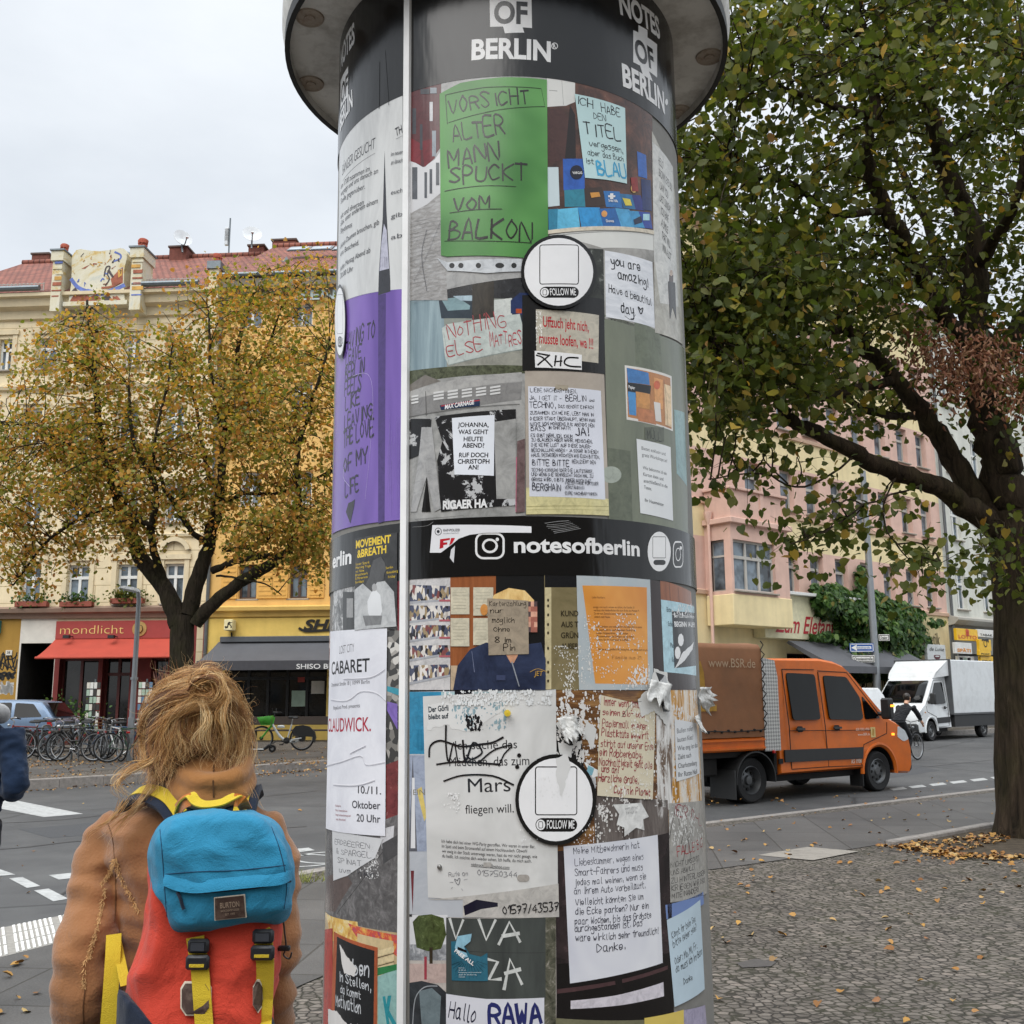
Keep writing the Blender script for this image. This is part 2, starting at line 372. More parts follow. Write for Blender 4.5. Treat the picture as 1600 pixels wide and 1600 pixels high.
def sheet(name,poly,z,m,kind='structure'):
 me=bpy.data.meshes.new(name);me.from_pydata([(p[0],p[1],z) for p in poly],[],[tuple(range(len(poly)))]);me.materials.append(m)
 bm=bmesh.new();bm.from_mesh(me);bmesh.ops.triangulate(bm,faces=bm.faces);bmesh.ops.recalc_face_normals(bm,faces=bm.faces)
 if bm.faces and bm.faces[0].normal.z<0:bmesh.ops.reverse_faces(bm,faces=bm.faces)
 bm.to_mesh(me);bm.free()
 o=link_mesh(name,me);o['kind']=kind
 return o
sheet('ground',[(-400,-400),(400,-400),(400,400),(-400,400)],-.13,ASPH)
sheet('road',[(-60,-20),(90,-20),(90,75),(-60,75)],RZ,ASPH)
KN=[Vector(p) for p in ((-6.5,-12),(-5.9,-4),(-5.0,3.0),(-3.75,6.6),(-3.0,8.2),(-2.0,9.9),(-.6,11.3),(1.0,12.4),(2.4,13.45),(5.2,15.6),(8.2,17.95),(14,22.5),(24,30.3),(40,42.8))]
KN=[Vector((p.x,p.y,0)) for p in KN]
def inset(line,d):
 out=[]
 for i,p in enumerate(line):
  t=(line[min(i+1,len(line)-1)]-line[max(i-1,0)]).normalized();out.append(p+Vector((t.y,-t.x,0))*d)
 return out
def strip(name,line,d0,d1,z,m,kind='structure'):
 a,b=inset(line,d0),inset(line,d1)
 o=sheet(name,[(p.x,p.y) for p in a]+[(p.x,p.y) for p in reversed(b)],z,m,kind)
 return o
def kerb(name,line,wd,m,zt=0.0):
 mb=MB();ln=catmull(line,5);seg=[ln[0]];acc=0
 pts=[ln[0]]
 for a,b in zip(ln,ln[1:]):
  pts.append(b)
 ins=inset(pts,wd)
 for i in range(len(pts)-1):
  a,b,c,d=pts[i],pts[i+1],ins[i+1],ins[i]
  g=(b-a).length*.004
  q=[a.lerp(b,.004),a.lerp(b,.996),d.lerp(c,.996),d.lerp(c,.004)]
  lo=[Vector((v.x,v.y,-.14)) for v in q];hi=[Vector((v.x,v.y,zt-.015)) for v in q]
  ctr=sum(q,Vector())/4;tp=[Vector((v.x+(ctr.x-v.x)*.03,v.y+(ctr.y-v.y)*.03,zt)) for v in q]
  mb.loft([lo,hi,tp],m,True)
 o=mb.build(name);o['kind']='structure';return o
kerb('kerb',KN,.16,GRAN)
sheet('pavement',[(p.x,p.y) for p in inset(catmull(KN,5),.155)]+[(60,-20),(-6.2,-20)],-.004,MOS)
strip('sett_edging',catmull(KN[6:],4),.158,.42,.0,MOS)
strip('slab_path',catmull(KN[:],4),.42,2.55,.002,SLAB)
def pxquad(*q,z=0):return [(G(a,b,z).x,G(a,b,z).y) for a,b in q]
sheet('paving_plate',pxquad((1183,1337),(1262,1324),(1342,1331),(1270,1345)),.006,mat('pale_plate','#8f8980',.7,var=.15,vs=10,bump=.2,bs=90,dirt=.4))
sheet('tar_patch',pxquad((1150,1505),(1180,1498),(1214,1503),(1205,1510),(1160,1512)),.001,mat('tar_patch','#4b4744',.85,var=.2,vs=30))
mbt=MB();tq=[G(-60,1463),G(150,1420),G(165,1455),G(-60,1512)]
for r in range(3):
 for i in range(26):
  if i%9==8:continue
  u0,u1=i/26,(i+.55)/26;v0,v1=r/3+.02,(r+1)/3-.02
  def bl(u,v):return tq[0].lerp(tq[1],u).lerp(tq[3].lerp(tq[2],u),v)
  c=[bl(u0,v0),bl(u1,v0),bl(u1,v1),bl(u0,v1)]
  mbt.loft([[Vector((p.x,p.y,.001)) for p in c],[Vector((p.x,p.y,.009)) for p in c],[p.lerp(sum(c,Vector())/4,.08)+Vector((0,0,.012)) for p in c]],TACT)
  if i%9<8:
   pass
o=mbt.build('tactile_paving');o['kind']='structure'
sheet('tactile_plates',[(p.x,p.y) for p in (tq[0],tq[1],tq[2],tq[3])],.0035,mat('tactile_joint','#8d8982',.8,var=.2,vs=20))
def mark(*q):return sheet('road_marking',pxquad(*q,z=RZ),RZ+.004,PAINT)
mark((-60,1252),(20,1250),(130,1272),(68,1277));
for q in (((-60,1357),(-8,1356),(24,1367),(-20,1371)),((14,1373),(35,1371),(63,1385),(42,1388)),((53,1392),(76,1389),(107,1405),(83,1409)),((76,1368),(116,1364),(150,1368),(92,1375)),((53,1230),(105,1226),(105,1228),(54,1232)),((119,1226),(170,1222),(170,1224.5),(121,1228)),((184,1222),(235,1217),(235,1219.5),(186,1224)),((370,1210),(420,1205.5),(424,1207.5),(374,1212)),((395,1206),(450,1201),(450,1203),(398,1208)),((462,1202),(505,1199),(505,1201),(464,1204)),((448,1328),(482,1325),(492,1329),(458,1333)),*[((x-15,1229.5-(x-1430)*.112),(x+7,1227-(x-1430)*.112),(x+14,1230-(x-1430)*.112),(x-8,1232.5-(x-1430)*.112)) for x in (1404,1434,1466,1498,1530,1562,1594)]):
 mark(*q)
mbb=MB()
for c,r in (((470,1345),.42),((520,1340),.42)):
 p=G(*c,z=RZ);mbb.lathe([(r-.05,RZ+.004),(r,RZ+.004)],PAINT,28,(p.x,p.y,0))
o=mbb.build('bicycle_marking');o['kind']='structure'
KF=[Vector((p[0],p[1],0)) for p in ((-60,2),(-30,9.2),(-16,14.9),(-9.4,19.3),(-6.6,22.2),(-4.1,25.2),(0,28.2),(6,32.5),(9.5,35.0),(14,38.9),(22,45.5),(50,68))]
kerb('kerb_far',[p for p in reversed(KF)],.22,GRAN,FZ)
FARP=[(p.x,p.y) for p in inset(catmull(KF,4),-.2)]
sheet('pavement_far',FARP+[(50,110),(-60,110)],FZ-.003,ground_mat('mosaic_far','mosaic'))
strip('slab_path_far',catmull(KF,4),-1.4,-3.6,FZ+.001,ground_mat('slabs_far','slabs_far'))
PIT=[G(1392,1322),G(1550,1293),G(1760,1290),G(1800,1345),G(1480,1338)]
sheet('tree_pit',[(p.x,p.y) for p in PIT],.010,EARTH)
mbk=MB()
for a,b in ((PIT[0],PIT[1]),(PIT[1],PIT[2])):
 k=3
 for i in range(k):
  p,q=a.lerp(b,(i+.01)/k),a.lerp(b,(i+.99)/k);d=(q-p).normalized();n=Vector((-d.y,d.x,0))
  Mx=Matrix(((d.x,n.x,0,p.x),(d.y,n.y,0,p.y),(0,0,1,0),(0,0,0,1)))
  mbk.box(0,(q-p).length,-.05,.07,-.05,.055,GRAN,.012,Mx)
o=mbk.build('pit_edging');o['kind']='structure'
def leaf_ground_mat():
 m,t,b=new_mat('fallen_leaf');g=nd(t,'ShaderNodeNewGeometry')
 r=ramp(t,[(0,lin('#6e4520')),(.3,lin('#94682e')),(.55,lin('#a9803c')),(.75,lin('#8a5f3c')),(.9,lin('#b59a63')),(1,lin('#64401f'))]);t.links.new(g.outputs['Random Per Island'],r.inputs[0]);t.links.new(r.outputs[0],b.inputs['Base Color']);b.inputs['Roughness'].default_value=.7
 return m
FLM=leaf_ground_mat()
def leaf_mesh(name,P,N,size,m,parent=None,fold=.14,mi=None,up=None,wk=1.0):
 """many leaf blades: P positions, N blade normals, size lengths; each a folded pair of quads"""
 n=len(P);P=np.asarray(P,float);N=np.asarray(N,float);N/=np.linalg.norm(N,axis=1)[:,None]+1e-9
 A=RNG.normal(size=(n,3)) if up is None else np.asarray(up,float)
 T=A-N*(A*N).sum(1)[:,None];T/=np.linalg.norm(T,axis=1)[:,None]+1e-9;B=np.cross(N,T);s=np.asarray(size)[:,None]
 prof=((0,.06,0),(-.26,-.03,fold*.6),(-.47,.28,fold),(-.34,.68,fold*.7),(0,1,-.1),(.34,.68,fold*.7),(.47,.28,fold),(.26,-.03,fold*.6),(0,.5,-.02))
 V=np.stack([P+s*(a*wk*B+b_*T+c*N) for a,b_,c in prof],1).reshape(-1,3)
 k=np.arange(n)[:,None]*9;F=np.concatenate([k+np.array([q]) for q in ([0,8,2,1],[8,4,3,2],[0,7,6,8],[8,6,5,4])],0)
 return mesh_np(name,V,F,m,parent,mi=None)
PL=[];
def scatter(n,f,zz):
 for _ in range(n):
  p=f()
  if p:PL.append((p[0],p[1],zz+random.uniform(.004,.012)))
def pr(x0,x1,y0,y1,z=0):
 def f():p=G(random.uniform(x0,x1),random.uniform(y0,y1),z);return p
 return f
scatter(46,pr(1100,1600,1330,1600),.002);scatter(60,pr(1100,1600,1300,1400),.002);scatter(60,pr(1100,1560,1245,1300),.002)
scatter(520,lambda:(lambda a,b:PIT[0].lerp(PIT[4],a).lerp(PIT[1].lerp(PIT[2],.6),b))(random.uniform(0,1.02),random.random()**.7),.012)
scatter(260,lambda:(lambda b:PIT[4].lerp(PIT[3],b)+Vector((random.gauss(0,.1),random.gauss(-.06,.12),0)))(random.uniform(-.1,.8)),.006)
scatter(140,lambda:PIT[0].lerp(PIT[4],random.random())+Vector((random.gauss(.05,.12),random.gauss(0,.1),0)),.006)
scatter(16,pr(0,130,1500,1600),.002);scatter(35,pr(1100,1560,1215,1260,RZ),RZ+.002);scatter(30,pr(0,500,1230,1400,RZ),RZ+.002)
scatter(600,pr(-40,520,1168,1215,FZ),FZ+.002);scatter(800,lambda:(lambda t:(-12+14*t,23.5+random.gauss(.6,.6)))(random.random()),FZ+.003)
for i in range(len(KF)-2):
 if 1<i<7:scatter(130,lambda:KF[i].lerp(KF[i+1],random.random())+Vector((random.gauss(.22,.14),random.gauss(-.26,.12),0)),RZ+.002)
PLa=np.array(PL);d_=np.linalg.norm(PLa[:,:2],axis=1)
fl=leaf_mesh('fallen_leaves',PLa,np.stack([RNG.normal(0,.28,len(PL)),RNG.normal(0,.28,len(PL)),np.ones(len(PL))],1),RNG.uniform(.025,.066,len(PL)),FLM,fold=.22)
tag(fl,'scattered yellow and brown fallen autumn leaves on paving and tree pit',kind='stuff');fl['category']='leaves'
P0=G(466,1378);gp=[];gn=[]
GV=[];GF=[]
for i in range(160):
 a=random.uniform(0,6.28);r=abs(random.gauss(0,.09));b=P0+Vector((r*math.cos(a)*1.6,r*math.sin(a),0));h=random.uniform(.03,.12);t=Vector((random.gauss(0,.05),random.gauss(0,.05),h));k=len(GV);s_=Vector((math.cos(a),math.sin(a),0))*.004
 GV+=[b-s_,b+s_,b+t*.6+s_*.7,b+t];GF.append((k,k+1,k+2,k+3))
tf=mesh_np('weed_tuft',[tuple(v) for v in GV],GF,mat('dry_weed','#7f8340',.8,var=.3,vs=30));tag(tf,'small dry weed tuft growing at the near kerb behind the backpack','weeds',kind='stuff')
TARS=mat('tar_seam','#2a2a2b',.6,var=.2)
def seam_line(name,pts,w_):
 bm=bmesh.new();stroke_bm(bm,catmull([G(x,y,RZ)+Vector((random.gauss(0,.03),random.gauss(0,.03),0)) for x,y in pts],4),w_);vs=[(v.co.x,v.co.y,RZ+.003) for v in bm.verts];bm.verts.index_update();fs=[[v.index for v in f.verts] for f in bm.faces];bm.free();mb=MB();mb.add(vs,fs,TARS);o=mb.build(name);o['kind']='structure'
seam_line('tar_seam',[(-60,1330),(30,1324),(110,1316),(200,1309),(330,1300),(480,1292)],.05);seam_line('tar_seam',[(-60,1288),(100,1281),(250,1262),(500,1236)],.035);seam_line('tar_seam',[(1100,1235),(1300,1214),(1560,1186)],.06);seam_line('tar_seam',[(90,1400),(118,1384),(150,1376),(260,1356)],.03)
sheet('asphalt_patch',pxquad((30,1296),(150,1285),(230,1296),(80,1310),z=RZ),RZ+.002,mat('asphalt_patch','#3f4042',.85,var=.2,vs=40,bump=.3,bs=150));sheet('asphalt_patch',pxquad((1330,1210),(1430,1196),(1470,1204),(1370,1219),z=RZ),RZ+.002,MATS['asphalt_patch'])
def plaster(name,col,jh=0,jw=0,dirt=.25,rough=.85,streak=.045):
 if name in MATS:return MATS[name]
 m,t,b=new_mat(name);c=lin(col);co=nd(t,'ShaderNodeTexCoord');O=co.outputs['Object'];lk=t.links.new
 n1=nd(t,'ShaderNodeTexNoise',i_Scale=1.4,i_Detail=7.0,i_Roughness=.65);lk(O,n1.inputs['Vector'])
 r=ramp(t,[(.28,[v*.86 for v in c]),(.72,[min(1,v*1.07) for v in c])]);lk(n1.outputs[0],r.inputs[0]);out=r.outputs[0]
 mp=nd(t,'ShaderNodeMapping');mp.inputs['Scale'].default_value=(3.5,3.5,.22);lk(O,mp.inputs[0])
 n2=nd(t,'ShaderNodeTexNoise',i_Scale=1.0,i_Detail=5.0);lk(mp.outputs[0],n2.inputs['Vector'])
 r2=ramp(t,[(.45,(1,1,1)),(.75,(1-streak*2.2,)*3)]);lk(n2.outputs[0],r2.inputs[0])
 mx=nd(t,'ShaderNodeMixRGB',blend_type='MULTIPLY');mx.inputs[0].default_value=1;lk(out,mx.inputs[1]);lk(r2.outputs[0],mx.inputs[2]);out=mx.outputs[0]
 n3=nd(t,'ShaderNodeTexNoise',i_Scale=45.0,i_Detail=3.0);lk(O,n3.inputs['Vector']);h=n3.outputs[0]
 if jh:
  s=nd(t,'ShaderNodeSeparateXYZ');cb=nd(t,'ShaderNodeCombineXYZ');lk(O,s.inputs[0]);lk(s.outputs['X'],cb.inputs[0]);lk(s.outputs['Z'],cb.inputs[1])
  br=nd(t,'ShaderNodeTexBrick',i_Scale=1.0);lk(cb.outputs[0],br.inputs['Vector'])
  br.inputs['Brick Width'].default_value=jw or 200;br.inputs['Row Height'].default_value=jh;br.inputs['Mortar Size'].default_value=.018;br.inputs['Mortar Smooth'].default_value=.4
  br.inputs['Color1'].default_value=br.inputs['Color2'].default_value=(1,1,1,1);br.inputs['Mortar'].default_value=(.60,.56,.5,1)
  mx=nd(t,'ShaderNodeMixRGB',blend_type='MULTIPLY');mx.inputs[0].default_value=1;lk(out,mx.inputs[1]);lk(br.outputs[0],mx.inputs[2]);out=mx.outputs[0]
 lk(out,b.inputs['Base Color']);b.inputs['Roughness'].default_value=rough;b.inputs['Specular IOR Level'].default_value=.2
 bp=nd(t,'ShaderNodeBump',i_Strength=.25,i_Distance=.02);lk(h,bp.inputs['Height']);lk(bp.outputs[0],b.inputs['Normal'])
 MATS[name]=m;return m
def tile_mat():
 m,t,b=new_mat('roof_tiles');co=nd(t,'ShaderNodeTexCoord');lk=t.links.new
 br=nd(t,'ShaderNodeTexBrick',i_Scale=1.0);lk(co.outputs['Object'],br.inputs['Vector'])
 br.inputs['Brick Width'].default_value=.26;br.inputs['Row Height'].default_value=.30;br.inputs['Mortar Size'].default_value=.028;br.inputs['Mortar Smooth'].default_value=.8
 br.inputs['Color1'].default_value=(*lin('#7b4536'),1);br.inputs['Color2'].default_value=(*lin('#8d5543'),1);br.inputs['Mortar'].default_value=(*lin('#4a2620'),1)
 n=nd(t,'ShaderNodeTexNoise',i_Scale=1.7,i_Detail=6.0);lk(co.outputs['Object'],n.inputs['Vector']);r=ramp(t,[(.3,(.68,.66,.64)),(.7,(1.15,1.1,1.08))]);lk(n.outputs[0],r.inputs[0])
 mx=nd(t,'ShaderNodeMixRGB',blend_type='MULTIPLY');mx.inputs[0].default_value=1;lk(br.outputs[0],mx.inputs[1]);lk(r.outputs[0],mx.inputs[2]);lk(mx.outputs[0],b.inputs['Base Color'])
 bp=nd(t,'ShaderNodeBump',i_Strength=.7,i_Distance=.05);bp.invert=True;lk(br.outputs['Fac'],bp.inputs['Height']);lk(bp.outputs[0],b.inputs['Normal']);b.inputs['Roughness'].default_value=.8
 return m
TILE=tile_mat()
GLS=glass_mat('window_glass','#59636b');GLD=glass_mat('shop_glass','#1d1c1b')
WFR=mat('window_white','#dcdcd8',.5,var=.06);WGR=mat('window_greywhite','#b9b5ad',.6,var=.1,dirt=.3);WBR=mat('window_brown','#4b382e',.6)
SILL=mat('sill_stone','#9a9186',.8,dirt=.4);ZINC=mat('zinc','#6d7478',.45,metal=.6,var=.15);DARK=mat('dark_void','#0e0d0c',.8)
PIPE=mat('drain_pipe','#5c5f60',.5,metal=.3)
def wall(mb,x0,x1,z0,z1,holes,m,y=0.0,rev=.22,mr=None):
 xs=sorted({x0,x1,*[max(x0,min(x1,h[i])) for h in holes for i in (0,1)]});zs=sorted({z0,z1,*[max(z0,min(z1,h[i])) for h in holes for i in (2,3)]})
 for a,b in zip(xs,xs[1:]):
  for c,d in zip(zs,zs[1:]):
   xm,zm=(a+b)/2,(c+d)/2
   if any(h[0]<xm<h[1] and h[2]<zm<h[3] for h in holes):continue
   mb.add([(a,y,c),(b,y,c),(b,y,d),(a,y,d)],[(0,1,2,3)],m)
 for a,b,c,d in holes:
  r=y+rev;q=mr or m
  mb.add([(a,y,c),(a,r,c),(b,r,c),(b,y,c),(a,y,d),(a,r,d),(b,r,d),(b,y,d)],[(0,1,2,3),(7,6,5,4),(0,4,5,1),(3,2,6,7)],q)
def window(par,x0,x1,z0,z1,y,m=None,cols=2,trans=.68,sill=True,glass=None,lace=False):
 m=m or WFR;mb=MB();f=.075;fy0,fy1=y-.05,y+.04
 mb.box(x0,x0+f,fy0,fy1,z0,z1,m);mb.box(x1-f,x1,fy0,fy1,z0,z1,m);mb.box(x0+f,x1-f,fy0,fy1,z0,z0+f,m);mb.box(x0+f,x1-f,fy0,fy1,z1-f,z1,m)
 zt=z0+(z1-z0)*trans;iw=(x1-x0-2*f)
 if trans<1:mb.box(x0+f,x1-f,fy0-.012,fy1,zt-.055,zt+.055,m)
 for i in range(1,cols):
  xm=x0+f+iw*i/cols
  for a,b in (((z0+f,zt-.055),(zt+.055,z1-f)) if trans<1 else ((z0+f,z1-f),)):mb.box(xm-.05,xm+.05,fy0-.006,fy1,a,b,m)
 o=mb.build('window',par)
 g=MB();g.add([(x0+.03,y,z0+.03),(x1-.03,y,z0+.03),(x1-.03,y,z1-.03),(x0+.03,y,z1-.03)],[(0,1,2,3)],glass or GLS);g.build('pane',o)
 if sill:
  s_=MB();s_.box(x0-.1,x1+.1,-.13,y-.05,z0-.07,z0-.002,SILL,.015);s_.build('sill',o)
 return o
def solid(mb,x0,x1,z0,z1,y0,y1,m):
 """the sides, back and lid of a block whose front is the facade"""
 mb.add([(x0,y0,z0),(x0,y1,z0),(x1,y1,z0),(x1,y0,z0),(x0,y0,z1),(x0,y1,z1),(x1,y1,z1),(x1,y0,z1)],[(0,4,5,1),(1,5,6,2),(2,6,7,3),(4,7,6,5)],m)
def tiled_roof(par,x0,x1,ze,y0,y1,zr,name='roof',m=None,yb=None):
 """a plane of tiles built flat so that the courses follow the slope"""
 L_=math.hypot(y1-y0,zr-ze);mb=MB();mb.add([(x0,0,0),(x1,0,0),(x1,L_,0),(x0,L_,0),(x0,0,-.12),(x1,0,-.12),(x1,L_,-.12),(x0,L_,-.12)],[(0,1,2,3),(0,4,5,1),(1,5,6,2),(3,2,6,7),(0,3,7,4)],m or TILE)
 o=mb.build(name,par);o.location=(0,y0,ze);o.rotation_euler=(math.atan2(zr-ze,y1-y0),0,0);return o
def cornice(mb,x0,x1,z,prof,m):
 """profile of (outwards, up) steps swept along x"""
 rings=[[(x,-p[0],z+p[1]) for p in prof] for x in (x0,x1)];mb.loft(rings,m,True)
FL=Frame((-18.0,37.3,0),R_(-4))
L=FL.px
xA,xB,xC=L(-150,900)[0],L(327,900)[0],L(705,900)[0]
zc1=L(300,952)[1];zg=L(270,458)[1]
CREAM=plaster('cream_plaster','#e4d3b0',.62,1.9);CREAM2=plaster('cream_trim','#d9c9a8');YEL=plaster('yellow_plaster','#e1b56f',.0);YELT=plaster('yellow_trim','#d9b468');YELS=plaster('yellow_shop','#e0c06a')
house=thing('cream_house','cream plastered apartment house with painted gable and red tiled roof across the street','apartment house',FL.o,FL.a)
rows=[]
def wpx(x0,y0,x1,y1):
 a=L(x0,y1);b=L(x1,y0);return (a[0],b[0],a[1],b[1])
cols_c=[(-58,-26),(-2,18),(58,88),(126,154),(190,218),(256,284)]
w1=[(-115,-85),(-40,-10),(35,64),(106,139),(183,215),(257,287)]
hc=[]
zr=[L(100,945)[1],L(100,883)[1]]
fl_h=(L(70,577)[1]-zr[0])/3
for k in range(4):
 for (a,b) in (w1 if k<3 else cols_c):
  x0,x1=L(a,900-k*115)[0],L(b,900-k*115)[0]
  if k==3 and 120<a<260:x0+=.1
  hc.append((x0,x1,zr[0]+k*fl_h,zr[0]+k*fl_h+(zr[1]-zr[0])*(1 if k<3 else .86)))
mb=MB();wall(mb,xA,xB,zc1,zg,hc,CREAM);solid(mb,xA,xB,0,zg,0,12,CREAM2)
mb.build('wall',house)
for k,h in enumerate(hc):window(house,*h,.2,glass=GLS)
mb=MB()
cornice(mb,xA,xB-.02,zc1,[(0,-.28),(.10,-.28),(.14,-.12),(.30,-.08),(.34,.06),(.18,.10),(0,.16)],mat('brown_cornice','#8b7464',.8,dirt=.4))
cornice(mb,xA,xB-.02,zr[0]+3*fl_h-.75,[(0,-.1),(.12,-.06),(.16,.06),(0,.12)],CREAM2)
cornice(mb,xA,xB-.02,zr[0]+fl_h-.5,[(0,-.08),(.10,-.04),(.12,.05),(0,.1)],CREAM2)
cornice(mb,xA,xB-.02,zg,[(0,-.95),(.12,-.9),(.16,-.6),(.40,-.5),(.46,-.22),(.62,-.18),(.62,-.05),(0,0)],CREAM2)
for h in hc:
 x0,x1,z0,z1=h
 for sx in ((x0-.2,x0-.02),(x1+.02,x1+.2)):mb.box(sx[0],sx[1],-.05,.0,z0,z1+.15,CREAM2)
 mb.box(x0-.26,x1+.26,-.09,.0,z1+.152,z1+.33,CREAM2)
 if z0<zr[0]+.1:
  xm=(x0+x1)/2;r=(x1-x0)*.62
  mb.lathe([(r,-.16),(r+.16,-.16),(r+.16,.0),(r,.0)],CREAM2,14,(xm,0,z1+.36),'Y',0.25,math.pi-.25)
mb.build('moulding',house)
zrid=L(280,403,6.0)[1]
for a,b in ((xA,L(76,455)[0]),(L(219,455)[0],L(320,455)[0])):
 mb=MB();mb.tube([(a,-.66,zg+.12),(b,-.66,zg+.12)],.11,ZINC,8);mb.build('gutter',house,40)
 mb=MB();n=int((b-a)/.16)
 for i in range(n+1):mb.box(a+i*.16-.02,a+i*.16+.02,-.3,-.27,zg+.12,zg+.48,mat('snow_guard','#a59a92',.6))
 mb.box(a,b,-.31,-.30,zg+.16,zg+.19,mat('snow_guard','#a59a92',.6));mb.box(a,b,-.312,-.302,zg+.42,zg+.45,mat('snow_guard','#a59a92',.6));mb.build('snow_guard',house)
rf=tiled_roof(house,xA,xB,zg+.02,-.5,6.0,zrid)
mb=MB();mb.tube([(xA,6.0,zrid),(xB,6.0,zrid)],.16,TILE,8);mb.build('roof_ridge',rf,50).matrix_parent_inverse=rf.matrix_basis.inverted()
def bust(name,x,y,z,h,turn,par):
 """terracotta head on a post: jaw, brow, nose and hair block"""
 mb=MB();T=mat('terracotta','#9b4b37',.85,var=.25,vs=9,bump=.4,bs=30);rg=[]
 for (k,wx,wy,oy) in ((0,.20,.20,0),(.14,.17,.17,0),(.20,.26,.27,-.05),(.34,.31,.33,-.06),(.48,.32,.34,-.04),(.52,.30,.30,-.01),(.58,.33,.35,-.05),(.75,.34,.36,0),(.90,.36,.37,.02),(1.0,.30,.32,.03)):
  rg.append([(wx*h*math.cos(2*math.pi*j/12)*(1.12 if j%3==0 else 1),oy*h+wy*h*math.sin(2*math.pi*j/12),k*h) for j in range(12)])
 mb.loft(rg,T);mb.loft([[(-.05*h,-.36*h,.38*h),(.05*h,-.36*h,.38*h),(0,-.47*h,.40*h)],[(-.03*h,-.36*h,.6*h),(.03*h,-.36*h,.6*h),(0,-.38*h,.6*h)]],T)
 for sx in (-1,1):mb.box(sx*.14*h-.06*h,sx*.14*h+.06*h,-.42*h,-.3*h,.58*h,.64*h,T)
 mb.box(-.1*h,.1*h,-.40*h,-.3*h,.28*h,.31*h,T)
 o=mb.build(name,par,50);o.location=(x,y,z);o.rotation_euler=(0,0,turn);return o
def mural_mat():
 m,t,b=new_mat('painted_mural');co=nd(t,'ShaderNodeTexCoord');lk=t.links.new
 n=nd(t,'ShaderNodeTexNoise',i_Scale=.9,i_Detail=9.0,i_Roughness=.72,i_Distortion=1.4);lk(co.outputs['Object'],n.inputs['Vector'])
 r=ramp(t,[(.25,lin('#5d6a86')),(.34,lin('#b9bdb4')),(.45,lin('#d6d0bb')),(.56,lin('#cfc7ab')),(.64,lin('#c9ae6e')),(.70,lin('#a8714c')),(.78,lin('#d2c8b4'))]);lk(n.outputs[0],r.inputs[0]);lk(r.outputs[0],b.inputs['Base Color']);b.inputs['Roughness'].default_value=.8
 return m
MUR=mural_mat();MBLUE=mat('mural_blue','#6375b4',.8,var=.35,vs=5);MRUST=mat('mural_rust','#9a5a43',.8,var=.4,vs=5);MDK=mat('mural_dark','#4a4142',.8,var=.3);MOC=mat('mural_ochre','#c79a4e',.8,var=.3,vs=4)
yb=-.55
def LP(x,y,o=yb):return L(x,y,o)
mb=MB()
pan=[(112,408),(113,399),(119,391),(126,389),(140,391.5),(156,392.5),(172,390.5),(188,387.5),(194,389),(198,396),(198,404),(194,420),(193,445),(195,472),(107,473),(111,445),(112,425)]
mb.prism([LP(*p) for p in pan],yb,.35,MUR);gb=mb.build('painted_gable',house)
mb=MB();pts=[LP(*p) for p in pan[1:11]];mb.tube([(p[0],-.1,p[1]+.02) for p in pts],.06,ZINC,6);mb.build('capping',gb)
mb=MB()
def mpoly(mb,pts,m,k):mb.add([(*(LP(*p)[:1]),yb-.006*k,LP(*p)[1]) for p in pts],[tuple(range(len(pts)))],m)
def marc(mb,pts,wd,m,k):
 p3=catmull([(LP(*p)[0],0,LP(*p)[1]) for p in pts],5);bm=bmesh.new();stroke_bm(bm,[Vector((p.x,p.z,0)) for p in p3],wd);bm.verts.index_update();mb.add([(v.co.x,yb-.006*k,v.co.y) for v in bm.verts],[[v.index for v in f.verts] for f in bm.faces],m);bm.free()
marc(mb,[(112,437),(122,449),(140,456),(160,457),(180,452),(193,446)],.14,MBLUE,1);marc(mb,[(138,455),(155,459),(172,457)],.16,MBLUE,2);marc(mb,[(180,394),(188,398),(188,404),(179,408)],.07,MBLUE,1)
mpoly(mb,[(173,436),(184,424),(192,417),(192,442),(176,449)],MRUST,1);mpoly(mb,[(184,422),(191,419),(191,430),(185,434)],MOC,2);mpoly(mb,[(127,420),(141,413),(133,420)],MRUST,1);mpoly(mb,[(109,471),(117,458),(124,462),(131,457),(140,464),(150,460),(158,466),(158,471)],MRUST,1);mpoly(mb,[(112,455),(118,449),(122,455),(117,462)],MDK,3)
marc(mb,[(163,431),(166,418),(172,417),(168,428),(171,436),(165,446)],.05,MDK,2);marc(mb,[(170,423),(176,432)],.09,MDK,3);marc(mb,[(160,450),(175,448),(188,441)],.07,MRUST,4);mpoly(mb,[(160,464),(170,461),(178,470),(164,471)],MDK,2);mpoly(mb,[(174,468),(183,462),(190,470)],MRUST,3)
for _ in range(26):
 x,y=random.uniform(116,188),random.uniform(394,468);marc(mb,[(x,y),(x+random.uniform(-3,3),y+random.uniform(-3,2)),(x+random.uniform(-6,6),y+random.uniform(-5,4))],random.uniform(.02,.05),random.choice([MDK,MRUST,MBLUE,MOC]),2)
mb.build('mural_figures',gb)
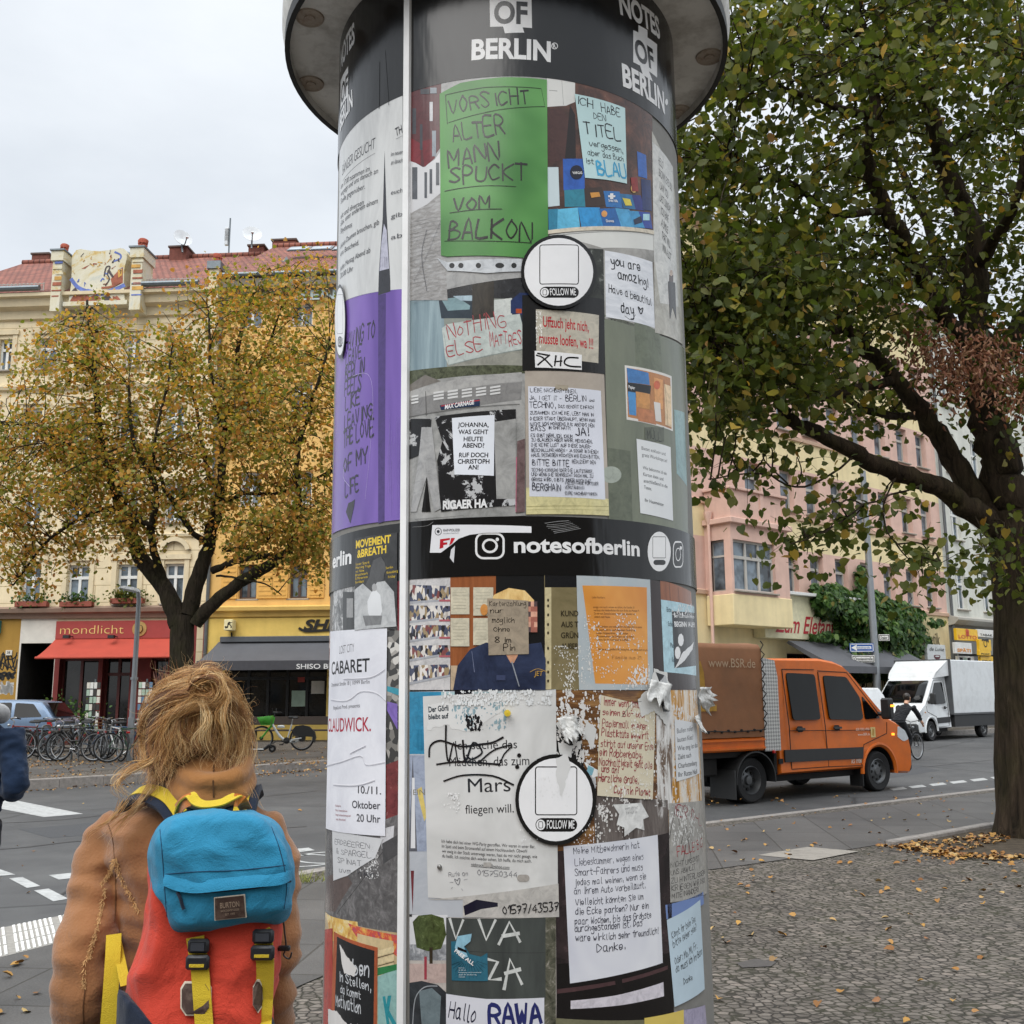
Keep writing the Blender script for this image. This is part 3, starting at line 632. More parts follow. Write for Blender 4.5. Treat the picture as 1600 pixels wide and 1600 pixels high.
for (x0,x1,yt,yb_,hx) in ((77,99,390,486,88),(201,224,385,484,212)):
 a,b=L(x0,yb_,-.75),L(x1,yt,-.75);mb=MB();mb.box(a[0],b[0],-.75,.2,a[1],b[1]-.45,MUR);mb.box(a[0]-.06,b[0]+.06,-.82,.26,b[1]-.45,b[1]-.06,MUR);mb.box(a[0]-.1,b[0]+.1,-.87,.3,b[1]-.06,b[1],ZINC)
 po=mb.build('gable_post',house);bust('terracotta_head',(a[0]+b[0])/2-.02,-.3,b[1],.42 if hx<100 else .50,.25,po)
 mb=MB();a=L(x0+1,yb_-22,-.75);b=L(x1-1,yb_-8,-.75);zz=a[1]
 for q in range(7):mb.box(a[0]+random.uniform(0,.2),b[0]-random.uniform(0,.2),-.758-.004*q,-.752,zz+q*.22,zz+q*.22+random.uniform(.05,.16),random.choice([MBLUE,MRUST,MOC,MUR]))
 mb.build('post_painting',po)
a,b=L(322,520,-.5),L(343,408,-.5);mb=MB();mb.box(a[0],b[0],-.5,.3,a[1],b[1]-.3,CREAM2);mb.box(a[0]-.07,b[0]+.07,-.57,.37,b[1]-.3,b[1],ZINC);po=mb.build('gable_post',house);bust('terracotta_head',(a[0]+b[0])/2-.05,-.1,b[1],.46,1.1,po)
a,b=L(93,480,-.5),L(200,470,-.5);mb=MB();mb.box(L(100,475,-.5)[0],L(200,475,-.5)[0],-.6,.0,a[1],b[1],MUR);mb.build('gable_base',house)
BRK=mat('chimney_brick','#6f4136',.9,var=.3,vs=8,bump=.3,bs=25);WHT=mat('dish_white','#c9cdcf',.5)
def chimney(x0,x1,yt,yb_,off,par=house):
 a,b=L(x0,yb_,off),L(x1,yt,off);mb=MB();mb.box(a[0],b[0],off,off+.9,a[1]-.8,b[1],BRK);mb.box(a[0]-.05,b[0]+.05,off-.05,off+.95,b[1],b[1]+.08,mat('chimney_cap','#5a4a44',.9));mb.build('chimney',par)
chimney(264,292,386,402,5.5);chimney(49,76,397,410,6.5)
def dish(x,y,off,r,rz,par):
 p=L(x,y,off);mb=MB();mb.lathe([(0,.10*r),(r*.4,.08*r),(r*.75,-.0),(r,-.14*r),(r*1.01,-.18*r),(r*.75,-.05),(0,.05*r)],WHT,20,(0,0,0),'Y');mb.tube([(0,0,-r*.95),(0,-r*.5,-r*1.1),(0,-r*1.1,-r*.75)],.025,ZINC,6);mb.box(-.06,.06,-r*1.25,-r*1.05,-r*.85,-r*.68,WHT);mb.tube([(0,.08,0),(0,.14,-r*1.3),(0,.14,-r*1.6)],.04,ZINC,6)
 o=mb.build('satellite_dish',par,40);o.location=(p[0],off,p[1]);o.rotation_euler=(-.35,0,rz);return o
for (px_,py_,lab,rz) in ((285,373,'grey satellite dish on the brick chimney right of the painted gable',.75),(394,367,'grey satellite dish on the roof ridge beside the aerial mast',.35)):
 t=thing('satellite_dish',lab,'satellite dish',FL.w(0,0,0),FL.a,'satellite dishes on the roofs');d=dish(px_,py_,5.4,.42,rz,t);d.name='reflector'
def skylight(x,y,w_,par):
 off=3.0;p=L(x,y,off);mb=MB();mb.box(-w_/2,w_/2,-.02,.03,-.35,.35,ZINC);mb.box(-w_/2+.07,w_/2-.07,-.04,-.02,-.28,.28,GLS);o=mb.build('skylight',par);o.location=(p[0],off-.2,p[1]);o.rotation_euler=(-R_(90)+.62,0,0)
skylight(272,440,.8,house);skylight(60,447,.7,house)
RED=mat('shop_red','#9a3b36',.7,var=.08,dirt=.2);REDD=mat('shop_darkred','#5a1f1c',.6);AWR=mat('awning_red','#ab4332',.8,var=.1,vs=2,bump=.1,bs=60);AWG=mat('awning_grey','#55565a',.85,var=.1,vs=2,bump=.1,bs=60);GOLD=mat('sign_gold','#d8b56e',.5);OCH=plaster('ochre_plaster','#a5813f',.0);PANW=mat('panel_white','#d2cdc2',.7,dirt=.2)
z0=0
mb=MB();sA=L(0,1000)[0];s30=L(31,1000)[0];s88=L(88,1000)[0];s275=L(275,1000)[0];s310=L(308,1000)[0]
mb.add([(xA,0,0),(s30,0,0),(s30,0,zc1-.28),(xA,0,zc1-.28)],[(0,1,2,3)],OCH)
zp=L(60,1005)[1]
wall(mb,s30,s88,0,zc1-.28,[(s30+.06,s88-.02,0.02,zp)],PANW,rev=.02);mb.add([(s30,2.6,0),(s88,2.6,0),(s88,2.6,zp),(s30,2.6,zp),(s30+.05,0.02,0),(s88-.02,.02,0),(s88-.02,.02,zp),(s30+.05,.02,zp)],[(0,1,2,3),(4,0,3,7),(1,5,6,2),(7,3,2,6)],mat('passage_dark','#2a2724',.9,var=.4))
zs0,zs1=L(180,998)[1],L(180,970)[1]
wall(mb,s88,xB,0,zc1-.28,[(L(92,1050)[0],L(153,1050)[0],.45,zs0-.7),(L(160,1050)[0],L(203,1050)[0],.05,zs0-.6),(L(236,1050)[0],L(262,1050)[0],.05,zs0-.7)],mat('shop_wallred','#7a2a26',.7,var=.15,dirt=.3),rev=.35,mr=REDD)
mb.add([(s275+.75,-.004,0),(xB-.12,-.004,0),(xB-.12,-.004,zc1-.28),(s275+.75,-.004,zc1-.28)],[(0,1,2,3)],plaster('cream_shop','#cdbf9f',.45));mb.add([(s88,-.004,zs1),(xB-.12,-.004,zs1),(xB-.12,-.004,zc1-.28),(s88,-.004,zc1-.28)],[(0,1,2,3)],plaster('cream_shop','#cdbf9f',.45))
mb.build('shop_wall',house)
window(house,L(92,1050)[0],L(153,1050)[0],.45,zs0-.7,.3,mat('frame_oxblood','#5c2420',.5),2,1,False,GLD);window(house,L(160,1050)[0],L(203,1050)[0],.05,zs0-.6,.3,mat('frame_oxblood','#5c2420',.5),2,.78,False,GLD);window(house,L(236,1050)[0],L(262,1050)[0],.05,zs0-.7,.3,mat('frame_oxblood','#5c2420',.5),1,1,False,GLD)
mb=MB();mb.box(s88,L(274,980)[0],-.10,-.008,zs0,zs1,RED,.01);sb=mb.build('fascia',house);sb['label']='red shop fascia with pale gold lettering mondlicht'
mb=MB();a,b=L(96,991),L(196,975);sign_text('mondlicht',mb,GOLD,a[0],b[0],a[1],(b[1]-a[1])*.93,-.115,-.012);mb.build('lettering',sb)
mb=MB();p=L(220,983);mb.lathe([(0,-.2),(.13,-.2),(.14,-.14),(.26,-.13),(.27,-.11),(0,-.11)],mat('straw','#a98a52',.8),20,(p[0],0,p[1]),'Y');mb.lathe([(.135,-.17),(.15,-.15)],DARK,16,(p[0],0,p[1]),'Y');mb.build('hat_emblem',sb)
for x in (116,185):
 mb=MB();p=L(x,995);mb.tube([(p[0],-.1,p[1]),(p[0],-.5,p[1]-.02)],.02,DARK,6);mb.box(p[0]-.12,p[0]+.1,-.6,-.45,p[1]-.08,p[1]+.03,mat('lamp_black','#1c1c1c',.5));mb.build('spotlight',sb)
def awning(name,par,m,xt0,xt1,yt,xb0,xb1,ybm,out,val=0.0):
 a,b,c,d=L(xt0,yt),L(xt1,yt),L(xb1,ybm,-out),L(xb0,ybm,-out);mb=MB();n=14;vs=[];rows_=7
 for r in range(rows_+1):
  t=r/rows_
  for i in range(n+1):
   u=i/n;x=(a[0]+(b[0]-a[0])*u)*(1-t)+(d[0]+(c[0]-d[0])*u)*t;z=a[1]*(1-t)+d[1]*t-.05*math.sin(math.pi*t)-.012*math.cos(6.28*u*3.5)*t
   vs.append((x,-.03-(out-.03)*t,z))
 mb.add(vs,[(r*(n+1)+i,r*(n+1)+i+1,(r+1)*(n+1)+i+1,(r+1)*(n+1)+i) for r in range(rows_) for i in range(n)],m)
 mb.tube([(d[0],-out,d[1]-.02),(c[0],-out,d[1]-.02)],.045,m,8)
 if val:mb.box(d[0],c[0],-out-.03,-out,d[1]-val,d[1]+.02,m)
 for x0,x1 in ((a[0]+.1,d[0]+.1),(b[0]-.1,c[0]-.1)):mb.tube([(x0,-.06,a[1]-.35),(x1,-out+.05,d[1]-.03)],.025,DARK,6)
 return mb.build(name,par,40)
awning('awning',house,AWR,88,274,998,55,271,1027,1.5)
GRF=mat('spray_black','#161616',.7);GRW=mat('spray_white','#b9b9b6',.7)
mb=MB()
def scrawl(mb,F,x0,y0,x1,y1,m,off,wd,n=1):
 for _ in range(n):
  k=random.randint(5,9);pts=[F.px(x0+(x1-x0)*i/(k-1)+random.uniform(-2,2),random.uniform(y0,y1),off) for i in range(k)]
  bm=bmesh.new();stroke_bm(bm,catmull([(p[0],p[1],0) for p in pts],4),wd);bm.verts.index_update();mb.add([(v.co.x,off-.004,v.co.y) for v in bm.verts],[[v.index for v in f.verts] for f in bm.faces],m);bm.free()
scrawl(mb,FL,-2,1018,26,1050,GRF,0,.05,4);scrawl(mb,FL,-2,1050,22,1062,GRF,-.002,.08,3);scrawl(mb,FL,2,1064,20,1085,GRW,0,.1,5);scrawl(mb,FL,32,1010,76,1090,GRW,2.59,.09,7);scrawl(mb,FL,32,1020,72,1085,GRF,2.58,.14,5);scrawl(mb,FL,240,1030,262,1085,mat('chalk_red','#c08a80',.8),-.006,.03,4)
mb.build('graffiti_lettering',house)
mb=MB();a,b=L(9.5,1024),L(20,1016);mb.box(a[0],b[0],-.05,-.002,a[1],b[1],PANW,.004);sign_text('58',mb,GRF,a[0]+.06,b[0]-.06,a[1]+.06,(b[1]-a[1])*.5,-.06);mb.build('number_plate',house)
mb=MB();a,b=L(-30,990),L(3,970);mb.box(a[0],b[0],-.22,-.002,a[1],b[1],mat('teal_sign','#2d7f88',.5),.01);mb.build('teal_sign',house)
PLF=None
yel=thing('yellow_house','ochre yellow apartment house with grey shop awning and roof lettering','apartment house',FL.o,FL.a)
hy=[]
yw=[(367,403),(446,482),(536,570),(610,645)]
zy0,zy1=L(400,936)[1],L(400,893)[1];fy=(L(400,790)[1]-zy0)
for k in range(4):
 for a,b in yw:hy.append((L(a+8,900-k*115)[0],L(b+(6 if k else 0),900-k*115)[0],zy0+k*fy,zy0+k*fy+(zy1-zy0)*(1.0 if k else 1.0)*1.25))
zyg=L(480,440)[1]
mb=MB();wall(mb,xB,xC,zc1-.1,zyg,hy,YEL,y=-.12);solid(mb,xB,xC,0,zyg,-.12,12,YEL);mb.build('wall',yel)
for h in hy:window(yel,*h,.1,m=WFR if h[2]>zy0+1 else WBR)
SHU=mat('shutter_yellow','#d8a552',.6)
for h in hy[:4]:
 for s_ in (h[0]-.62,h[1]+.04):
  mb=MB();mb.box(s_,s_+.58,-.17,-.122,h[2],h[3],SHU,.008)
  for q in range(9):mb.box(s_+.07,s_+.51,-.185,-.17,h[2]+.1+q*.17,h[2]+.16+q*.17,SHU)
  mb.build('shutter',yel)
mb=MB();cornice(mb,xB,xC,zc1-.1,[(.12,-.25),(.22,-.2),(.26,-.05),(.42,0),(.44,.12),(.12,.2)],YELT);cornice(mb,xB,xC,zyg,[(.12,-.9),(.2,-.8),(.28,-.45),(.55,-.35),(.6,-.05),(.12,0)],plaster('grey_eave','#8d8577'));cornice(mb,xB,xC,L(480,472)[1],[(.12,-.1),(.2,-.06),(.22,.06),(.12,.1)],YELT)
mb.build('moulding',yel)
zy2=L(480,384,6)[1];tiled_roof(yel,xB,xC,zyg+.05,-.6,6.0,zy2);mb=MB();mb.tube([(xB,6,zy2),(xC,6,zy2)],.16,TILE,8);mb.build('roof_ridge',yel,50)
mb=MB();mb.tube([(xB,-.62,zyg+.1),(xC,-.62,zyg+.1)],.1,ZINC,8);mb.build('gutter',yel,40)
mb=MB();p=L(327,950);mb.tube([(p[0],-.2,0),(p[0],-.2,zyg)],.07,PIPE,8);mb.build('drain_pipe',yel,40)
off=2.2;a,b=L(425,424,off),L(462,400,off);mb=MB();mb.prism([(a[0],a[1]),(b[0],a[1]),((a[0]+b[0])/2+.1,b[1])],off,off+2.5,ZINC);mb.prism([(a[0]+.14,a[1]+.06),(b[0]-.14,a[1]+.06),((a[0]+b[0])/2+.1,b[1]-.14)],off-.02,off,GLS);mb.build('dormer',yel)
skylight(470,392,.9,yel);skylight(505,391,.9,yel);skylight(540,391,.9,yel);chimney(425,462,375,390,6.2,yel);chimney(388,412,384,392,6.0,yel)
mb=MB();LET=mat('roof_letters','#b9c7c6',.6,var=.15);a=L(421,470,-.3);b=L(524,452,-.3);sign_text('LUISEN',mb,LET,a[0],b[0],a[1],b[1]-a[1],-.30,.015);tx=mb.build('roof_lettering',yel);md=tx.modifiers.new('s','SOLIDIFY');md.thickness=.06;baked(tx,'roof_lettering',yel,smooth=False)
zm=L(480,953)[1]
mb=MB();zt=L(420,1048)[1]
holes=[(L(352,1080)[0],L(512,1080)[0],.75,zt+.1),(L(518,1080)[0],L(560,1080)[0],.05,zt+.1)]
wall(mb,xB+.0,xC,0,zc1-.35,holes,YELS,y=-.15,rev=.4,mr=mat('shop_frame_dark','#1b1a1a',.5));mb.build('shop_wall',yel)
def shopwin(par,h,n,y):
 o=window(par,*h,y,mat('shop_frame_dark','#1b1a1a',.5),n,.8,False,GLD);return o
shopwin(yel,holes[0],5,.2);shopwin(yel,holes[1],1,.2)
aw=awning('awning',yel,AWG,345,560,1000,308,560,1034,1.6,.0)
mb=MB();d,c=L(308,1034,-1.6),L(560,1034,-1.6);zv=L(400,1047,-1.6)[1];mb.box(d[0],c[0],-1.66,-1.605,zv,d[1]+.02,mat('valance_dark','#434347',.85));va=mb.build('valance',aw)
mb=MB();WL=mat('letter_white','#dcdcda',.6);a,b=L(463,1045,-1.67),L(558,1036.5,-1.67);sign_text('SHISO BURGER',mb,WL,a[0],b[0],a[1],b[1]-a[1],-1.67,.01);a,b=L(321,1044,-1.67),L(341,1035,-1.67);sign_text('by',mb,WL,a[0],b[0],a[1],(b[1]-a[1])*.8,-1.67,.02,.4);mb.build('lettering',va)
mb=MB();a,b=L(345,1004,-.2),L(560,993,-.2);mb.box(a[0],b[0],-.32,-.155,a[1],b[1],mat('awning_box','#4d5054',.6),.02);mb.build('awning_box',yel)
mb=MB();SB=mat('sign_black','#17150f',.5);a,b=L(474,984,-.2),L(560,967,-.2);sign_text('SHISO',mb,SB,a[0],b[0],a[1],b[1]-a[1],-.2,.035,.25)
bm=bmesh.new();stroke_bm(bm,catmull([Vector((*L(x,y,-.2),0)) for x,y in ((468,982),(478,986),(500,985),(525,984),(545,987))],4),.09);bm.verts.index_update();mb.add([(v.co.x,-.195,v.co.y) for v in bm.verts],[[v.index for v in f.verts] for f in bm.faces],SB);bm.free()
tx=mb.build('shop_sign',yel);md=tx.modifiers.new('s','SOLIDIFY');md.thickness=.03;baked(tx,'shop_sign',yel,smooth=False)
mb=MB();a,b=L(350,985,-.55),L(364,968,-.55);mb.box(a[0],b[0],-.6,-.2,a[1],b[1],mat('lantern_cream','#e0d4a4',.5),.02);mb.tube([((a[0]+b[0])/2,-.2,a[1]-.05),((a[0]+b[0])/2,-.15,a[1]-.3)],.03,DARK);scrawl(mb,FL,353,971,361,982,SB,-.601,.03,2);mb.build('lantern',yel)
for (x0,x1,y0,y1,m_) in ((486,507,1064,1084,PANW),(455,477,1079,1104,mat('menu_green','#9fb4a2',.6)),(465,476,1058,1066,mat('menu_red','#9c3a2f',.6))):
 a,b=L(x0,y1,.12),L(x1,y0,.12);mb=MB();mb.box(a[0],b[0],.13,.15,a[1],b[1],m_);mb.build('window_poster',yel)
bench=thing('bench','long dark bench with table in front of the grey awning shop','bench',FL.w(L(430,1120,-1.2)[0],-1.2,0),FL.a)
mb=MB();WOOD=mat('bench_wood','#3b312a',.7);mb.box(-2.4,2.6,-.2,.2,.42,.47,WOOD,.008);mb.build('seat',bench)
for x in (-2.2,-.7,.8,2.4):mb=MB();mb.box(x-.04,x+.04,-.18,.18,0,.42,WOOD);mb.build('leg',bench)
mb=MB();mb.box(-2.4,2.6,.16,.2,.62,.9,WOOD,.008);mb.build('backrest',bench)
mast=thing('aerial_mast','thin pale antenna mast standing on the roof ridge','antenna',FL.o,FL.a);mb=MB();p,q=L(357,402,7),L(360,341,7);mb.tube([(p[0],7,p[1]-1),(q[0],7,q[1])],.035,ZINC,6);mb.build('pole',mast)
for z in (.2,.8):mb=MB();mb.box(q[0]-.2,q[0]-.05,6.9,7.05,q[1]-1.1-.3*z,q[1]-.45-.1*z,WHT,.02);mb.build('antenna_panel',mast)
def window_plants():
 P=[];
 for (x,y,n) in ((198,941,420),(120,946,160),(50,946,120)):
  c=L(x,y,-.25)
  for _ in range(n):q=FL.w(c[0]+random.gauss(0,.32),-.22+random.gauss(0,.08),c[1]+.1+random.gauss(.05,.13));P.append(q)
 return P
FR=Frame((5.6,35.35,0),math.atan2(.653,.757));Rp=FR.px
PINK=plaster('pink_plaster','#d9b6a7',0);PCR=plaster('pale_yellow_plaster','#e8d6a8',0);PLINE=plaster('string_course','#d3b39b',0)
pink=thing('corner_house','pink and cream striped corner house with bay window behind the orange truck','apartment house',FR.o,FR.a)
x0R,x1R=Rp(1000,900)[0],Rp(1478,930)[0]
zW0,zW1=Rp(1388,942)[1],Rp(1388,885)[1];fh=Rp(1388,827)[1]-zW0;zG=Rp(1388,957)[1]
colsR=[Rp(c,900)[0] for c in (1237,1277,1315.5,1354,1389,1424,1454)];hw=.47
hp=[(c-hw,c+hw,zW0+k*fh,zW1+k*fh) for c in colsR for k in range(4)]
hl=[(Rp(1020,880)[0],Rp(1060,880)[0],zW0+k*fh,zW1+k*fh) for k in range(4)]
bc=(Rp(1165,780)[0],Rp(1190,780)[0]);hl+=[(bc[0],bc[1],zW0+k*fh,zW1+k*fh) for k in (1,2,3)]
zTop=zW0+4*fh+.9;mb=MB()
for k in range(4):
 zb,zt_=zW0-.18+k*fh,zW1+.12+k*fh;hh=[h for h in hp+hl if zb<(h[2]+h[3])/2<zt_]
 wall(mb,x0R,x1R,zb,zt_,hh,PINK,rev=.3);zn=zW0-.18+(k+1)*fh if k<3 else zTop
 wall(mb,x0R,x1R,zt_,zn,[],PCR)
wall(mb,x0R,x1R,0,zW0-.18,[(Rp(1228,1000)[0],Rp(1330,1000)[0],.1,3.1),(Rp(1417,1010)[0],Rp(1434,1010)[0],.05,2.7)],PCR,rev=.4,mr=PINK);solid(mb,x0R,x1R,0,zTop,0,12,PINK);mb.build('wall',pink)
mb=MB()
for k in range(4):
 cornice(mb,x0R,x1R,zW0-.28+k*fh,[(0,-.1),(.08,-.08),(.1,.06),(0,.1)],PLINE)
cornice(mb,x0R,x1R,zTop,[(0,-.4),(.3,-.3),(.45,-.05),(0,0)],PLINE);mb.build('moulding',pink)
for h in hp+hl:window(pink,*h,.27,WGR,1,.66)
tiled_roof(pink,x0R,x1R,zTop,-.4,5,zTop+3.6)
mb=MB();p=Rp(1478,900);mb.tube([(p[0],-.15,0),(p[0],-.15,zTop)],.075,PIPE,8);mb.build('drain_pipe',pink,40)
window(pink,Rp(1228,1000)[0]+.05,Rp(1330,1000)[0]-.05,.1,3.1,.38,mat('shop_frame_dark','#1b1a1a',.5),3,.8,False,GLD);window(pink,Rp(1417,1010)[0],Rp(1434,1010)[0],.05,2.7,.38,mat('door_cream','#b7a67c',.6),1,.6,False,GLS)
OB=-1.15;Rb=lambda x,y:FR.px(x,y,OB);b0,b1=Rb(1143,880)[0],Rb(1232,880)[0]
zb0,zb1,zb2,zb3=Rb(1180,978)[1],Rb(1180,931)[1],Rb(1180,818)[1],Rb(1180,771)[1]
hb=[(Rb(1146.5,880)[0],Rb(1211,880)[0],Rb(1180,925)[1],Rb(1180,847)[1])]
mb=MB();mb.box(b0-.05,b1+.05,OB-.05,-.02,zb0,zb1,PCR,.02)
wall(mb,b0,b1,zb1,zb2-.12,hb,PINK,y=OB,rev=.2)
for x in (b0,b1):
 yh0,yh1=OB+.3,-.25;zA,zB_=hb[0][2],hb[0][3]
 for (ya,yb2,za,zz) in ((OB,yh0,zb1,zb2-.12),(yh1,0,zb1,zb2-.12),(yh0,yh1,zb1,zA),(yh0,yh1,zB_,zb2-.12)):mb.add([(x,ya,za),(x,yb2,za),(x,yb2,zz),(x,ya,zz)],[(0,1,2,3)],PINK)
mb.box(b0-.14,b1+.14,OB-.16,-.01,zb2-.12,zb2+.08,PINK,.02)
for (xa,xb_) in ((b0+.02,b0+.22),((b0+b1)/2+.1,(b0+b1)/2+.3),(b1-.24,b1-.04)):mb.box(xa,xb_,OB-.02,OB+.16,zb2+.082,zb3,PINK)
mb.box(b0+.03,b1-.05,OB+.02,OB+.14,zb2+.082,zb3-.01,PINK);mb.box(b0+.03,b0+.18,OB+.14,-.02,zb2+.082,zb3-.01,PINK);mb.box(b0-.06,b1+.02,OB-.08,OB+.2,zb3,zb3+.09,PINK,.01);mb.box(b0-.06,b0+.2,OB+.2,-.02,zb3,zb3+.09,PINK,.01)
bay=mb.build('bay',pink);
wb=window(pink,*hb[0],OB+.17,WGR,3,.66);
mb=MB();mb.box(b0+.12,b0+.17,OB+.3,-.25,hb[0][2],hb[0][3],WGR);mb.box(b0+.10,b0+.12,OB+.36,-.31,hb[0][2]+.06,hb[0][3]-.06,GLS);mb.box(b0+.08,b0+.1,OB+.3,-.25,hb[0][2]+1.2,hb[0][2]+1.27,WGR);mb.build('side_window',pink)
mb=MB();mb.box(hb[0][0]-.05,hb[0][1]+.05,OB-.12,OB+.1,hb[0][2]-.06,hb[0][2]-.003,SILL,.01);mb.build('sill',wb)
mb=MB();mb.tube([(b0-.12,-.3,0),(b0-.12,-.3,zb2)],.06,PINK,8);mb.lathe([(.06,0),(.16,.35),(.17,.45)],PINK,8,(b0-.12,-.3,zb2-.1));mb.build('rain_pipe',pink,40)
OS=-.55;Rs=lambda x,y:FR.px(x,y,OS);a,b=Rs(1196,996),Rs(1345,941);mb=MB();mb.box(a[0],b[0],OS,-.02,a[1],b[1],mat('sign_cream','#dcd6b4',.6),.01);mb.box(a[0],b[0],OS-.25,OS+.1,b[1]+.003,b[1]+.12,WFR,.01);sg=mb.build('sign_board',pink)
mb=MB();a,b=Rs(1211,985),Rs(1304,964);RS=mat('sign_red','#b2192a',.5);sign_text('Zum Elefant',mb,RS,a[0],b[0],a[1]-.05,(b[1]-a[1])*1.0,OS-.012,.012,.42);mb.build('lettering',sg)
mb=MB();p0,p1=Rs(1232,1000),Rs(1395,1000);mb.loft([[(p0[0],OS,p0[1]-.02),(p0[0],OS-1.9,p0[1]-1.0),(p0[0],OS-1.9,p0[1]-1.25),(p0[0],OS+.1,p0[1]-.1)],[(p1[0],OS,p0[1]-.02),(p1[0],OS-1.9,p0[1]-1.0),(p1[0],OS-1.9,p0[1]-1.25),(p1[0],OS+.1,p0[1]-.1)]],AWG);mb.build('awning',pink)
mb=MB();a,b=Rp(1424,1006),Rp(1467,988);sign_text('naturkosmetik',mb,mat('wall_letters','#57503f',.7),a[0]-1.0,b[0],a[1],b[1]-a[1],-.03,.0);mb.build('wall_lettering',pink)
mb=MB();a,b=FR.px(1449,1040,-.5),FR.px(1475,1008,-.5);mb.box(a[0],b[0],-.55,-.4,a[1],b[1],mat('board_white','#c6c9c8',.5),.01);xm=(a[0]+b[0])/2;zm_=(a[1]+b[1])/2-.05;LIP=mat('lips_dark','#54161e',.5)
mb.add([(xm+.3*math.cos(t),-.56,zm_+.11*math.sin(t)-.02+.03*math.cos(2*t)) for t in [i*.3927 for i in range(16)]],[tuple(range(16))],LIP);mb.add([(xm+.2*math.cos(t),-.565,zm_+.03*math.sin(t)) for t in [i*.3927 for i in range(16)]],[tuple(range(16))],mat('board_white','#c6c9c8',.5));sign_text('de Luise',mb,SB,a[0]+.2,b[0]-.15,b[1]-.28,.17,-.56,0,.3);mb.build('lips_sign',pink)
wh=thing('white_house','grey white plastered house with lottery kiosk signs at the right edge','apartment house',FR.o,FR.a)
x2=Rp(1800,930)[0];GWH=plaster('greywhite_plaster','#d2d2c8',0);hq=[]
for c in (1502,1542,1585,1630,1680,1730):
 s_=Rp(c,920)[0]
 for k in range(4):hq.append((s_-.5,s_+.5,Rp(1502,952)[1]+k*fh*1.02,Rp(1502,888)[1]+k*fh*1.02))
zK=Rp(1500,972)[1];mb=MB();wall(mb,x1R,x2,zK,zTop+.5,hq,GWH,rev=.25);wall(mb,x1R,x2,0,zK,[(Rp(1496,1000)[0],Rp(1620,1000)[0],.1,3.4)],mat('kiosk_grey','#8c8c86',.8,dirt=.3),rev=.5);solid(mb,x1R,x2,0,zTop+.5,0,12,GWH);mb.build('wall',wh)
for h in hq:window(wh,*h,.22,WFR,2,.62)
window(wh,Rp(1496,1000)[0],Rp(1620,1000)[0],.1,3.4,.48,mat('shop_frame_dark','#1b1a1a',.5),4,.7,False,GLD)
mb=MB();cornice(mb,x1R,x2,zK,[(0,-.2),(.3,-.15),(.5,.05),(.5,.15),(0,.3)],mat('kiosk_cornice','#a9a69d',.8,dirt=.3));mb.build('moulding',wh);tiled_roof(wh,x1R,x2,zTop+.5,-.4,5,zTop+4)
YS=mat('sign_yellow','#e2b321',.45);SW=mat('sign_white','#d6d5d0',.5);OR=mat('sign_orange','#d98a28',.5)
def kiosk_sign(x0,x1,y0,y1,m,txt,ink_,off,bold=.02,part='sign',extra=None):
 a,b=FR.px(x0,y1,off),FR.px(x1,y0,off);mb=MB();mb.box(a[0],b[0],off,off+.14,a[1],b[1],m,.012);H=b[1]-a[1]
 if txt:sign_text(txt,mb,ink_,a[0]+.15,b[0]-.15,a[1]+H*.16,H*.3,off-.012,bold)
 if extra:extra(mb,a,b,off)
 o=mb.build(part,wh);return o
def clover(mb,a,b,off):
 xm,zz=(a[0]+b[0])/2,a[1]+(b[1]-a[1])*.68
 for q in range(4):t=q*1.571+.785;mb.lathe([(0,off-.012),(.1,off-.012)],mat('clover_red','#c04a28',.5),10,(xm+.1*math.cos(t),0,zz+.1*math.sin(t)),'Y')
def horn(mb,a,b,off):
 xm,zz=(a[0]+b[0])/2,a[1]+(b[1]-a[1])*.65;mb.lathe([(.13,off-.012),(.18,off-.012)],SB,18,(xm,0,zz),'Y');mb.add([(xm-.02,off-.013,zz+.15),(xm+.36,off-.013,zz+.24),(xm+.36,off-.013,zz+.04),(xm-.02,off-.013,zz+.19)],[(0,1,2,3)],SB);mb.add([(xm-.05,off-.013,zz+.19),(xm-.34,off-.013,zz+.2),(xm-.34,off-.013,zz+.1),(xm-.05,off-.013,zz+.15)],[(0,1,2,3)],SB)
kiosk_sign(1495.5,1527,984,1000,YS,'LOTTO',mat('clover_red','#c04a28',.5),-.75,.02,'lotto_sign',clover);kiosk_sign(1529,1552,985,995,SW,'TABAK',SB,-.7,.01,'tobacco_sign');kiosk_sign(1493.5,1518,1005,1021,SW,'SPÄTI',OR,-.9,.03,'shop_sign');kiosk_sign(1531,1548,1000,1016,YS,'',SB,-1.0,.02,'post_horn_sign',horn);kiosk_sign(1531,1548,1016.5,1024,YS,'POST',SB,-1.0,.02,'post_sign');kiosk_sign(1533,1552,1026,1036,YS,'DHL',SB,-.9,.02,'parcel_sign');kiosk_sign(1498,1522,1026,1036,SW,'',SB,-.6,.02,'poster',lambda mb,a,b,o_:[mb.box(a[0]+.12+q*.38,a[0]+.4+q*.38,o_-.02,o_-.003,a[1]+.06,b[1]-.06,(DARK,mat('menu_green','#3f7a52',.6),DARK)[q]) for q in range(3)])
back=thing('far_row_house','pale row house closing the side street beyond the poster column','apartment house',(-2,70,0),0)
mb=MB();BR=plaster('beige_row','#b9ac96',0);wall(mb,0,30,0,17,[(1.5+3*i,2.8+3*i,4.2+3.3*k,6.2+3.3*k) for i in range(9) for k in range(4)],BR);solid(mb,0,30,0,17,0,10,BR);mb.build('wall',back)
